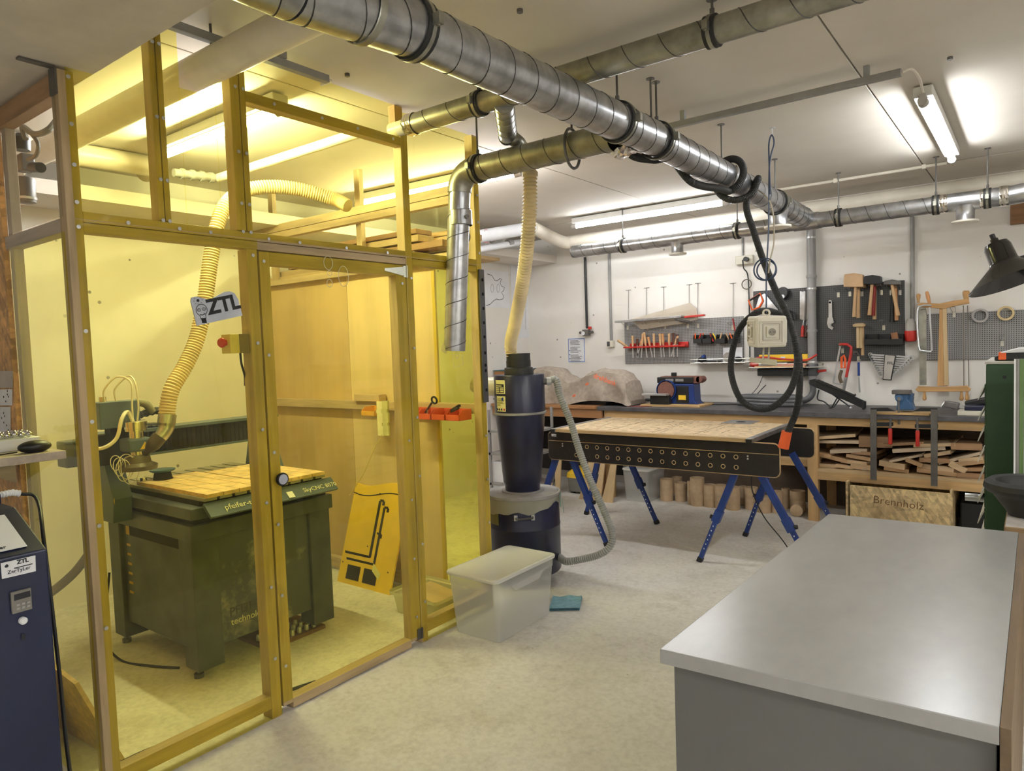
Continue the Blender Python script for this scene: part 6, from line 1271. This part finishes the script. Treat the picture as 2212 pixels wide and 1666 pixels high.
for s_ in (-1, 1): MB().cyl((q.x + s_ * .03, YB - .045, q.z - .01), (q.x + s_ * .085, YB - .045, q.z), .014, n=12).build('coupling', M_DSTEEL, ap, smooth=True)
cdt = T('wall_switch', 'grey conduit dropping to a small surface switch on the rear wall', 'switch', wp_(1322, 742)); q = wp_(1322, 742); MB().cyl((q.x, YB - .016, q.z + .03), (q.x, YB - .016, 2.55), .014, n=12).build('conduit', M_GPVC, cdt, smooth=True); MB().box((q.x - .035, YB - .05, q.z - .04), (q.x + .035, YB - .003, q.z + .03)).build('box', M_CREAM, cdt, bev=.004); MB().box((q.x - .035, YB - .052, q.z - .03), (q.x + .0, YB - .05, q.z + .02)).build('rocker', mat('dark_rocker', (70, 68, 68), .4), cdt)
ce = T('cee_socket', 'grey and red industrial socket on a conduit beside the bow saw', 'socket', wp_(1969, 715)); q = wp_(1969, 715); MB().cyl((q.x + .01, YB - .02, q.z + .09), (q.x + .01, YB - .02, 2.55), .016, n=12).build('conduit', M_GPVC, ce, smooth=True); MB().lathe([(.02, .1), (.038, .07), (.042, .0)][::-1], (q.x, YB - .055, q.z), n=20).build('grey_body', mat('grey_body2', (170, 166, 158), .5), ce, smooth=True); MB().lathe([(.036, -.085), (.045, -.075), (.046, -.01), (.043, .005)], (q.x, YB - .055, q.z), (0, -.1, 1), 20).build('red_cap', M_RED, ce, smooth=True)
ol = T('double_outlet', 'white double outlet with plugged cable high on the rear wall', 'socket', wp_(1610, 562)); q = wp_(1610, 562); MB().box((q.x - .08, YB - .045, q.z - .04), (q.x + .08, YB - .003, q.z + .04)).build('box', M_CREAM, ol, bev=.005); MB().cyl((q.x + .03, YB - .09, q.z), (q.x + .03, YB - .045, q.z), .022, n=14).build('plug', M_BLACK, ol, smooth=True)
MB().cyl((q.x - .02, YB - .01, q.z + .04), (q.x - .02, YB - .01, 2.5), .01, n=10).build('conduit', M_GPVC, ol, smooth=True); wire('cable', [(q.x - .01, YB - .05, q.z), (q.x - .0, YB - .05, q.z - .08), (q.x + .03, YB - .03, q.z - .15), (q.x + .035, YB - .02, q.z - .4), (q.x + .035, YB - .02, q.z - 1.0)], .006, M_BLACK, ol); MB().torus((q.x + .02, YB - .035, q.z - .23), (0, 1, 0), .045, .005, 20, 6).build('cable_loop', mat('olive_cable', (100, 92, 78), .5), ol, smooth=True)
nt_ = T('wall_notice', 'printed notice with blue border on the rear wall', 'notice', wp_(1245, 755)); a, b_ = wp_(1228, 784), wp_(1263, 729); MB().box((a.x, YB - .0035, a.z), (b_.x, YB - .0015, b_.z)).build('sheet', M_PAPER, nt_)
bb = MB()
for x in (a.x + .008, b_.x - .008): bb.box((x - .004, YB - .0042, a.z + .01), (x + .004, YB - .0036, b_.z - .01))
for z in (a.z + .012, b_.z - .012): bb.box((a.x + .006, YB - .0042, z - .004), (b_.x - .006, YB - .0036, z + .004))
bb.build('blue_border', mat('notice_blue', (110, 140, 200), .7), nt_); rn = random.Random(3)
for k in range(17):
    z = b_.z - .035 - k * .0145
    if k in (4, 10): continue
    MB().box((a.x + .03, YB - .0042, z), (a.x + .03 + rn.uniform(.09, .15), YB - .0036, z + .005)).build('text_line', M_INK, nt_)
for k in range(3): MB().box((a.x + .016, YB - .0042, a.z + .04 + k * .045), (a.x + .027, YB - .0036, a.z + .052 + k * .045)).build('pictogram', M_BLUE, nt_)
# guitar drawings on the left wall
XW = XL + .002
def gw(px, py): return PX(px, py, XW)
gd = T('guitar_drawing', 'large paper sheet with a guitar body outline on the left wall', 'drawing', gw(1075, 600)); a, b_ = gw(1030, 665), gw(1098, 590); MB().box((XW, a.y - .25, gw(1098, 666).z), (XW + .001, b_.y, gw(1098, 588).z)).build('sheet', M_PAPER, gd)
go = [(1052, 592), (1062, 595), (1068, 605), (1073, 607), (1080, 602), (1083, 603), (1080, 612), (1083, 618), (1089, 621), (1088, 628), (1083, 632), (1088, 640), (1086, 646), (1079, 648), (1073, 646), (1066, 650), (1058, 658), (1050, 660)]
MB().tube([gw(x, y) + V((.0015, 0, 0)) for x, y in go], .003, 4).build('outline', M_INK, gd)
for x in (1063, 1076): MB().tube([gw(x + 3 * math.cos(t), 623 + 9 * math.sin(t)) + V((.0015, 0, 0)) for t in [i * math.pi / 8 for i in range(17)]], .002, 4).build('pickup_outline', M_GPVC, gd)
g2_ = T('guitar_drawing', 'second paper sheet with neck outline beside the cream hose', 'drawing', gw(1130, 650)); MB().box((XW, gw(1103, 600).y, gw(1153, 730).z), (XW + .001, gw(1153, 600).y, gw(1153, 570).z)).build('sheet', M_PAPER, g2_); MB().tube([gw(x, y) + V((.0015, 0, 0)) for x, y in ((1135, 620), (1140, 620), (1143, 710), (1135, 712), (1135, 620))], .002, 4).build('outline', M_GPVC, g2_)
# ================================================================ ON THE BENCH, RIGHT HALF
ls = T('music_stand', 'folded black metal stand lying aslant on the bench', 'stand', PZ(1810, 875, ZB)); YL = 6.2
def s6(px, py, dy=0.0): return PY(px, py, YL + dy)
MB().prism([s6(1748, 821), (s6(1760, 819)), s6(1870, 868), s6(1870, 882), s6(1862, 882), s6(1748, 831)], (0, .03, 0)).build('main_rail', M_BLACK, ls, bev=.003)
MB().prism([s6(1756, 822, -.03), s6(1768, 820, -.03), s6(1848, 854, -.03), s6(1845, 856, -.03)], (0, .02, 0)).build('plate', M_BLACK, ls, bev=.002); MB().box(s6(1862, 867, -.01), s6(1871, 884, .05)).build('end_block', M_BLACK, ls, bev=.003)
for pts in (((1769, 842), (1766, 862), (1780, 868), (1796, 881)), ((1813, 852), (1796, 881), (1790, 882)), ((1818, 856), (1802, 878), (1796, 880)), ((1790, 846), (1838, 880)), ((1822, 852), (1846, 855), (1847, 851))):
    MB().tube(spline([s6(x, y, .02) for x, y in pts], 4), .006, 6).build('strut', M_BLACK, ls, smooth=True)
MB().sph(s6(1838, 881, .02), .012).build('foot', M_STEEL, ls, smooth=True)
vi = T('bench_vise', 'blue cast bench vise on a wooden plate at the bench edge', 'vise', PZ(1945, 884, ZB)); YV = 5.93
def v_(px, py, d=0.0): return PY(px, py, YV + d)
MB().box((v_(1893, 889).x, 5.86, ZB), (v_(2010, 889).x, 6.05, ZB + .014)).build('wooden_plate', M_PINE[0], vi, bev=.002)
M_VB = mat('vise_blue', (58, 92, 130), .45, var=.15); z0 = ZB + .014
MB().prism([v_(1936, 886), v_(1972, 886), v_(1968, 872), v_(1960, 862), v_(1965, 850), v_(1955, 845), v_(1936, 846), v_(1932, 858), v_(1938, 870)], (0, .16, 0)).build('body', M_VB, vi, bev=.006)
MB().prism([v_(1954, 886, .02), v_(1975, 886, .02), v_(1970, 870, .02), v_(1972, 852, .02), v_(1960, 850, .02)], (0, .1, 0)).build('rear_jaw_casting', M_VB, vi, bev=.006)
MB().box(v_(1926, 852, -.02), v_(1970, 842, .06)).build('jaw', M_DSTEEL, vi, bev=.003); MB().cyl(v_(1942, 861, -.03), v_(1942, 861, .03), .026, n=18).build('screw_boss', M_VB, vi, smooth=True)
MB().cyl(v_(1942, 862, -.055), v_(1942, 862, -.03), .013, n=12).build('screw_head', M_DSTEEL, vi, smooth=True); MB().cyl(v_(1941, 858, -.045), v_(1942, 917, -.045), .0065, n=10).build('tommy_bar', M_DSTEEL, vi, smooth=True); MB().cyl(v_(1962, 858, .1), v_(1976, 857, .1), .016, .008, n=12).build('anvil_horn', M_STEEL, vi, smooth=True)
def fclamp(xb, yb0, yb1, s_, ya, label):
    t_ = T('bar_clamp', label, 'clamp', PY(xb, yb1, 5.84), 'bar clamps on the bench edge'); YC = 5.835
    def q(px, py): return PY(px, py, YC)
    MB().bar(q(xb, yb0), q(xb, yb1), .012, .042, up=(1, 0, 0)).build('bar', M_DSTEEL, t_)
    MB().prism([q(xb - s_ * 7, yb0 - 3), q(xb - s_ * 7, yb0 + 4), q(xb + s_ * 48, yb0 + 4), q(xb + s_ * 30, yb0 - 4)], (0, .02, 0)).build('fixed_jaw', M_BLACK, t_, bev=.003)
    MB().prism([q(xb - s_ * 8, ya - 4), q(xb - s_ * 8, ya + 5), q(xb + s_ * 42, ya + 4), q(xb + s_ * 42, ya - 4)], (0, .022, 0)).build('sliding_jaw', M_BLACK, t_, bev=.003)
    xs = xb + s_ * 37; MB().cyl(q(xs, 902), q(xs - s_ * 1, ya + 10), .008, n=10).build('spindle', M_DSTEEL, t_, smooth=True); MB().lathe([(.011, 0), (.014, .01), (.013, .08), (.015, .115), (.010, .12)], q(xs - s_ * 1, ya + 9), (0, 0, -1), 14).build('red_grip', M_RED, t_, smooth=True)
fclamp(1887, 885, 1037, 1, 917, 'steel bar clamp with red grip left of the vise'); fclamp(2018, 885, 1050, -1, 921, 'steel bar clamp with red grip right of the vise')
sc2 = T('drill_stand', 'grey pistol shaped tool lying on the bench beside the bow saw', 'tool', PZ(2060, 880, ZB)); YD = 6.1
MB().tube([PY(2033, 880, YD), PY(2042, 868, YD), PY(2046, 866, YD)], .008, 8).build('lever', M_STEEL, sc2, smooth=True); MB().bar(PY(2040, 872, YD), PY(2072, 878, YD), .05, .05).build('body', mat('brownish_grey', (110, 104, 102), .5), sc2, bev=.008); MB().bar(PY(2070, 878, YD), PY(2092, 880, YD), .03, .02).build('arm', M_STEEL, sc2)
bx_ = T('parts_box', 'cream tray with dark parts on the bench behind the green cabinet', 'box', PZ(2100, 892, ZB)); a = PZ(2072, 894, ZB); MB().box((a.x, 5.93, ZB), (a.x + .26, 6.15, ZB + .035)).build('tray', M_CREAM, bx_, bev=.004); MB().box((a.x + .04, 5.95, ZB + .036), (a.x + .2, 6.1, ZB + .07)).build('dark_part', M_NAVY, bx_, bev=.005)
MB().obox((a.x + .17, 6.12, ZB + .10), (.28, .08, .05), Matrix.Rotation(-.25, 3, 'Y')).build('black_pouch', M_BLACK, label='black pouch lying on the parts tray', cat='pouch', bev=.012)
# ================================================================ RIGHT EDGE
M_GREEN = mat('green_paint', (44, 74, 44), .45, var=.06)
gc = T('drawer_cabinet', 'tall green steel drawer cabinet at the right edge', 'cabinet', (.1, 4.2, 0)); GY = 3.9
gx = PY(2129.5, 900, GY).x; gz = PY(2130, 787, GY).z
MB().box((gx, GY, 0), (gx + .62, GY + .6, gz)).build('carcass', M_GREEN, gc, bev=.004)
MB().box((gx - .004, GY - .004, gz), (gx + .63, GY + .604, gz + .012)).build('top_sheet', mat('pale_top', (190, 186, 176), .6), gc)
M_LIP = mat('drawer_lip', (214, 212, 206), .4)
for k in range(12):
    z = gz - .14 - k * .098
    d_ = MB().box((gx - .006, GY + .02, z - .045), (gx - .0005, GY + .58, z + .045)).build('drawer', M_GREEN, gc)
    MB().prism([(gx - .006, GY + .02, z + .03), (gx - .03, GY + .02, z - .028), (gx - .034, GY + .02, z - .030), (gx - .022, GY + .02, z + .01), (gx - .006, GY + .02, z + .042)], (0, .56, 0)).build('drawer_pull', M_LIP, d_)
q = PY(2170, 815, GY - .001); MB().cyl((q.x, GY - .001, q.z), (q.x, GY + .002, q.z), .008, n=12).build('keyhole', M_INK, gc)
ot = T('hot_air_tool', 'white black and orange hand tool lying on the green cabinet', 'tool', (gx + .2, GY + .1, gz + .012)); zt_ = gz + .013
MB().prism([(gx + .03, GY + .05, zt_), (gx + .5, GY + .05, zt_), (gx + .5, GY + .05, zt_ + .045), (gx + .12, GY + .05, zt_ + .05), (gx + .03, GY + .05, zt_ + .02)], (0, .09, 0)).build('body', M_BLACK, ot, bev=.006); MB().prism([(gx + .04, GY + .045, zt_ + .035), (gx + .5, GY + .045, zt_ + .046), (gx + .5, GY + .045, zt_ + .062), (gx + .12, GY + .045, zt_ + .058)], (0, .1, 0)).build('cover', M_PAPER, ot, bev=.004); MB().box((gx + .045, GY + .046, zt_ + .004), (gx + .075, GY + .144, zt_ + .04)).build('orange_tip', M_ORANGE, ot, bev=.004)
# right bench with rubber bowl and striped board
rb2 = T('side_bench', 'worn timber bench with dusty top at the right edge', 'workbench', (.4, 3.5, 0)); RX = -.098
MB().box((RX, 3.14, .70), (1.3, 3.86, .765)).build('bench_top', wood('worn_bench', (150, 122, 86), 0), rb2, bev=.004); MB().box((RX + .004, 3.145, .765), (1.298, 3.855, .768)).build('dusty_surface', mat('dusty_paint', (176, 170, 166), .7, var=.25, scale=7, detail=8), rb2)
for x in (RX + .02, 1.2):
    for y in (3.17, 3.75): MB().box((x, y, 0), (x + .07, y + .07, .70)).build('leg', M_GREY[2], rb2)
MB().box((RX + .09, 3.2, .3), (1.2, 3.8, .33)).build('lower_shelf', M_GREY[0], rb2); MB().box((RX + .06, 3.19, .42), (1.2, 3.2, .6)).build('apron', M_GREY[0], rb2)
bw_ = T('rubber_bowl', 'black rubber bowl with thick rim on the side bench', 'bowl', (0, 3.3, .768)); q = PY(2228, 1060, 3.32)
MB().lathe([(.075, 0), (.085, .02), (.12, .07), (.13, .085), (.148, .092), (.158, .108), (.154, .128), (.138, .14), (.118, .136), (.104, .118), (.098, .10), (.06, .04), (.0, .035)], (q.x, 3.36, .769), n=36).build('bowl', M_RUBBER, bw_, smooth=True)
sb = T('striped_board', 'upright laminate board with grey white and green stripes', 'board', (.05, 3.72, .77)); SXX = PY(2190, 900, 3.7).x; zt3 = PY(2192, 776, 3.7).z
MB().box((SXX, 3.7, .769), (SXX + .62, 3.72, zt3)).build('panel', mat('board_grey', (150, 147, 142), .5), sb)
for x0, x1, m_ in ((.0, .006, M_PAPER), (.012, .018, M_GPVC), (.02, .034, mat('leaf_green', (96, 124, 74), .5)), (.036, .05, M_PAPER), (.055, .06, M_GPVC), (.075, .1, M_PAPER)): MB().box((SXX + x0, 3.698, .77), (SXX + x1, 3.6995, zt3)).build('stripe', m_, sb)
# work lamp
wl = T('work_lamp', 'black articulated work lamp hanging in from the right', 'lamp', (.8, 3.3, .77)); YL2 = 2.9; M_GLB = mat('gloss_black', (26, 25, 24), .16, var=.05, coat=.4)
t0, t1 = PY(2150, 524, YL2), PY(2187, 606, YL2); ax_ = (t1 - t0); L_ = ax_.length; ax_ = (ax_.normalized() + V((0, -.12, 0))).normalized()
sh = MB().lathe([(.012, -.012), (.012, 0), (.034, .004), (.04, .02), (.042, L_ * .5), (.048, L_ * .58), (.128, L_ * 1.0), (.131, L_ * 1.02), (.126, L_ * 1.0), (.046, L_ * .6), (.02, L_ * .55)], t0, ax_, 36).build('shade', M_GLB, wl, smooth=True)
MB().cyl(t0 - ax_ * .03, t0 - ax_ * .01, .008, n=12).build('switch_knob', M_BLACK, sh, smooth=True)
jn = PY(2200, 562, YL2); MB().tube([t0 + ax_ * .08 + V((.03, 0, .01)), jn, jn + V((.08, .0, .02))], .012, 10).build('swivel', M_BLACK, wl, smooth=True)
for dz in (.0, .03): MB().cyl(jn + V((.07, 0, .01 + dz)), (.62, 3.15, 1.95 + dz), .007, n=8).build('upper_arm', M_BLACK, wl, smooth=True); MB().cyl((.62, 3.15, 1.95 + dz), (.85, 3.4, 1.0 + dz), .007, n=8).build('lower_arm', M_BLACK, wl, smooth=True)
MB().cyl((.85, 3.4, .769), (.85, 3.4, 1.02), .02, n=12).build('clamp_post', M_BLACK, wl, smooth=True); wire('cable', [t0 + V((.03, 0, -.0)), t0 + V((.06, 0, -.08)), jn + V((.05, 0, .0))], .005, M_BLACK, wl)
wb = PY(2200, 458, YB - .03); MB().box((wb.x - .05, YB - .06, wb.z - .09), (wb.x + .2, YB - .002, wb.z + .06)).build('wall_block', wood('brown_block', (140, 100, 60), 0), label='brown wooden block high on the rear wall at the right', cat='block', bev=.003)
a, b_ = PY(2085, 1073, GY + .1), PY(2128, 1075, GY + .1); MB().lathe([(.019, 0), (.019, .05), (.0175, .053), (.0175, .057), (.019, .06), (.019, abs(gx - a.x) + .01)], a, (1, 0, 0), 18).build('chrome_handle', M_STEEL, gc, smooth=True, label='chrome handle')
MB().box((-.45, 6.0, 0), (.25, 6.45, .24)).build('dark_crate', M_BLACK, label='dark crate under the bench beside the firewood box', cat='crate', bev=.01)
# ================================================================ LEFT EDGE
M_CAB = mat('cabinet_blue', (15, 25, 58), .4, var=.12, scale=4); M_CABT = mat('cabinet_top_blue', (40, 54, 92), .45, var=.12)
kc = T('control_cabinet', 'dark blue control cabinet with hand lettered plates at the left edge', 'cabinet', (-2.2, .45, 0)); KX, KY = -2.0, .668
MB().prism([(KX, KY, .0), (KX, KY, 1.03), (KX - .2, KY, 1.115), (KX - .42, KY, 1.115), (KX - .42, KY, 0)], (0, -.5, 0)).build('housing', M_CAB, kc, bev=.004)
def kf(px, py, d=.002): return PX(px, py, KX + d)
def kq(p4, m, nm, par=None, t=.0015): return MB().prism([kf(*p) for p in p4], (t, 0, 0)).build(nm, m, par or kc)
lp_ = kq(((1, 1217), (76, 1200), (77, 1234), (4, 1251)), M_PAPER, 'name_plate'); yd = V((0, 0, 1)); xd = kf(76, 1200) - kf(1, 1217)
text(lp_, 'ZTL', kf(37, 1219, .004), xd, yd, .014, M_INK, bold=.0005); text(lp_, 'ZerTyLer', kf(16, 1241, .004), xd, yd, .0125, M_INK); MB().cyl(kf(14, 1223, .002), kf(14, 1223, .0045), .0042, n=12).build('plate_dot', M_INK, lp_); MB().prism([kf(30, 1227, .003), kf(70, 1217, .003), kf(70, 1219, .003), (kf(30, 1229, .003))], (.001, 0, 0)).build('plate_line', M_INK, lp_)
mt_ = kq(((21, 1280), (64, 1269), (67, 1314), (25, 1326)), mat('meter_grey', (120, 116, 108), .4), 'meter', t=.008); kq(((28, 1284), (62, 1275), (63, 1287), (28, 1297)), M_INK, 'display', mt_, .0095)
for r_ in range(2):
    for c_ in range(3): x, y = 33 + c_ * 11, 1304 + r_ * 8 - c_ * 3; kq(((x, y), (x + 7, y - 2), (x + 7, y + 3), (x, y + 5)), M_GPVC, 'key', mt_, .01)
q = kf(48, 1340); MB().lathe([(.009, 0), (.009, .01), (.006, .013)], q, (1, 0, 0), 16).build('white_button', M_PAPER, kc, smooth=True); kq(((46, 1370), (54, 1370), (54, 1383), (46, 1383)), M_INK, 'key_slot')
# plate on the slope
sn = V((.085, 0, .2)).normalized(); sd_ = V((-.2, 0, .085))
def kslope(y, s): return V((KX, y, 1.03)) + sd_ * s + sn * .002
pp = [kslope(KY - .035, .12), kslope(KY - .20, .12), kslope(KY - .20, .85), kslope(KY - .035, .85)]
sp2 = MB().prism(pp, sn * .0015).build('operating_plate', M_PAPER, kc)
for s, tx in ((.66, 'Betriebsart'), (.44, '   Einrichten'), (.16, 'spindle ZerTyLer')): text(sp2, tx, kslope(KY - .195, s) + sn * .002, (0, 1, 0), sd_, .017, M_INK)
q = kslope(KY - .135, .42); MB().lathe([(.014, 0), (.014, .008), (.008, .009), (.008, .026), (.006, .03)], q, sn, 16).build('selector_switch', M_DSTEEL, kc, smooth=True)
rm = T('hand_controller', 'dark blue hand controller lying on the control cabinet', 'controller', (KX - .3, .5, 1.116)); MB().obox((KX - .29, KY - .12, 1.136), (.11, .2, .036), rz=.1).build('body', M_CAB, rm, bev=.008); MB().obox((KX - .29, KY - .12, 1.156), (.09, .16, .004), rz=.1).build('keypad', mat('keypad_grey', (190, 188, 180), .5), rm)
k0 = V((KX - .285, KY - .01, 1.14)); k1 = k0 + V((.0, .05, -.005)); MB().tube([k0, k0 + V((0, .03, .002)), k1], .009, 10, corr=(.008, .0012)).build('cable_spring', M_PAPER, rm, smooth=True)
MB().tube(spline([k1, k1 + V((.03, .03, -.02)), V((KX - .12, KY + .035, 1.0)), V((KX - .1, KY + .04, .7)), V((KX - .08, KY + .045, .35)), V((KX - .0, KY + .06, .01))], 8), .005, 8).build('cable', M_BLACK, rm, smooth=True)
# wall shelf with mouse, keyboard and ball box
ws = T('wall_shelf', 'pale wooden shelf fixed to the strand board at the left edge', 'shelf', (-2.85, .7, 1.18)); MB().box((-3.25, .40, 1.178), (-2.6, .945, 1.205)).build('board', M_GREY[0], ws, bev=.002)
for x in (-3.1,): MB().prism([(x, .945, 1.178), (x, .945, 1.05), (x, .72, 1.178)], (.02, 0, 0)).build('bracket', M_GREY[1], ws)
ms = T('computer_mouse', 'black computer mouse on the wall shelf', 'mouse', (-2.68, .83, 1.205)); q = PX(75, 966, -2.66); MB().sph((q.x, q.y, 1.206 + .018), .05, 16, 10, (.62, 1, .42)).build('shell', M_BLACK, ms, smooth=True); wire('cord', [(q.x, q.y - .05, 1.212), (q.x - .01, q.y - .1, 1.209), (q.x + .01, q.y - .2, 1.208)], .0025, M_BLACK, ms)
kb = T('keyboard', 'edge of a black keyboard on the wall shelf', 'keyboard', (-2.7, .55, 1.205)); MB().box((-2.78, .42, 1.206), (-2.62, .70, 1.222)).build('base', M_BLACK, kb, bev=.003)
bxx = T('ball_box', 'white plastic box on the wall shelf filled with steel balls', 'box', (-2.85, .75, 1.205)); q = PX(40, 950, -2.82); loft(MB(), [rr(q.x, q.y - .03, .055, .075, .015, 1.206), rr(q.x, q.y - .03, .06, .08, .015, 1.245)], True, True).build('tub', M_PAPER, bxx, smooth=True)
ri = random.Random(6); bm0 = None
for i in range(4):
    for j in range(6):
        p = V((q.x - .036 + i * .024 + ri.uniform(-.003, .003), q.y - .085 + j * .021, 1.255 + ri.uniform(0, .006)))
        if bm0 is None: bm0 = MB().sph((0, 0, 0), .0105, 12, 8).build('steel_ball', mat('chrome_ball', (210, 210, 214), .08, 1.0), at=(0, 0, 0), smooth=True, label='polished steel ball heaped in the white box on the shelf', cat='ball', group='steel balls in the white box'); o = bm0
        else: o = bm0.copy(); COL.objects.link(o)
        o.location = p
for k, (x0, x1, y0, y1) in enumerate(((-30, 28, 802, 838), (-30, 27, 842, 876), (-30, 23, 880, 935))):
    p = [PY(x, y, .9535) for x, y in ((x0, y0), (x1, y0 - 1), (x1, y1), (x0, y1))]
    n_ = T('paper_note', ('grey card', 'upper white sheet with printed dots', 'lower white sheet with printed dots')[k] + ' pinned to the strand board', 'note', p[3]); MB().prism(p, (0, -.001, 0)).build('sheet', (mat('grey_card2', (186, 176, 164), .8), M_PAPER, M_PAPER)[k], n_)
    if k:
        dm = random.Random(k)
        for i in range(7): c_ = p[0] + (p[1] - p[0]) * dm.uniform(.45, .95) + (p[3] - p[0]) * dm.uniform(.1, .9) + V((0, -.0012, 0)); MB().cyl(c_, c_ + V((0, -.0006, 0)), .004, n=8).build('dot', M_INK, n_)
# compressed air filter behind the clear sheet
af = T('air_filter', 'compressed air filter regulator with bowl and hose behind the clear booth sheet', 'regulator', PY(55, 420, 1.12)); YA = 1.12
def aq(px, py): return PY(px, py, YA)
MB().box(aq(16, 450), V((aq(38, 440).x, YA + .03, 2.42))).build('mount_timber', M_GREY[2], af)
a0 = aq(55, 400); MB().lathe([(.02, -.075), (.034, -.07), (.036, .02), (.03, .03)], a0 + V((0, 0, .0)), n=16).build('bowl', M_DSTEEL, af, smooth=True); MB().lathe([(.037, -.06), (.038, -.05)], a0, n=16).build('bowl_ring', M_STEEL, af, smooth=True)
a1 = aq(52, 350); MB().box(a1 + V((-.03, -.02, -.04)), a1 + V((.03, .03, .03))).build('body', M_DSTEEL, af, bev=.006); MB().lathe([(.03, 0), (.032, .05), (.02, .065)], aq(48, 325), n=16).build('knob', M_BLACK, af, smooth=True); MB().cyl(aq(70, 362), aq(88, 362), .02, n=14).build('gauge', M_BLACK, af, smooth=True)
MB().tube(spline([aq(55, 300), aq(50, 275), aq(75, 290), aq(105, 280), PY(130, 250, 1.2)], 8), .012, 8).build('hose', mat('grey_air_hose', (130, 128, 116), .5), af, smooth=True); MB().tube(spline([aq(60, 345), aq(78, 335), aq(82, 310), aq(65, 285)], 8), .008, 8).build('hose', mat('grey_air_hose', (130, 128, 116), .5), af, smooth=True)
# leaning board and floor cable inside the booth
pf = [PZ(140, 1545), PZ(205, 1500)]
MB().prism([V((-3.3, 1.06, 0)), V((-2.72, 1.10, 0)), V((-2.86, 1.012, .30)), V((-3.45, 1.012, .34))], (0, .014, .004)).build('chipboard_offcut', mat('chipboard', (214, 182, 128), .7, var=.1, scale=30), label='brown chipboard offcut leaning on the near booth side', cat='board')
wire('floor_cable', [V((-2.70, .9, .007)), PZ(360, 1640, .006) + V((-.12, 0, 0)), PZ(470, 1600, .006) + V((-.08, 0, 0)), PZ(560, 1530, .006) + V((-.06, 0, 0)), V((-2.62, 1.9, .007))], .007, M_BLACK, label='black cable running along the floor inside the booth front', cat='cable')
# machine side motor
q = PY(150, 978, 1.42); MB().box((q.x - .05, 1.38, q.z - .07), (q.x + .06, 1.50, q.z + .06)).build('side_motor', M_CNC, cn, bev=.008)
# stored timber above the booth end
lr = T('lumber_shelf', 'timber rack above the booth end wall carrying boards', 'rack', (-3.7, 3.3, 0)); MB().box((-4.65, 3.10, 2.05), (-2.75, 3.55, 2.07)).build('shelf_board', M_PALE[0], lr)
for x in (-4.6, -3.4):
    for y in (3.12, 3.5): MB().box((x, y, 0), (x + .05, y + .05, 2.05)).build('upright', M_BW[2], lr)
rq = random.Random(8); lz = 2.071
bl_ = ['bottom layer, front', 'bottom layer, back', 'second layer, front', 'second layer, back', 'third layer, long', 'third layer, short', 'topmost, thin', 'topmost, dark']
for k in range(8):
    z = lz + (k // 2) * .05; th = .04 if k < 6 else .03; x0 = -4.6 + rq.uniform(0, .2); x1 = -2.8 - rq.uniform(0, .3); y = 3.12 + (k % 2) * .18 + rq.uniform(0, .03)
    MB().box((x0, y, z), (x1, y + .14, z + th)).build('stored_board', [M_BW[0], M_OFF[0], M_OFF[3], M_BW[0]][k % 4], label='stored timber board above the booth end, ' + bl_[k], cat='board', group='boards stored above the booth end', bev=.002)
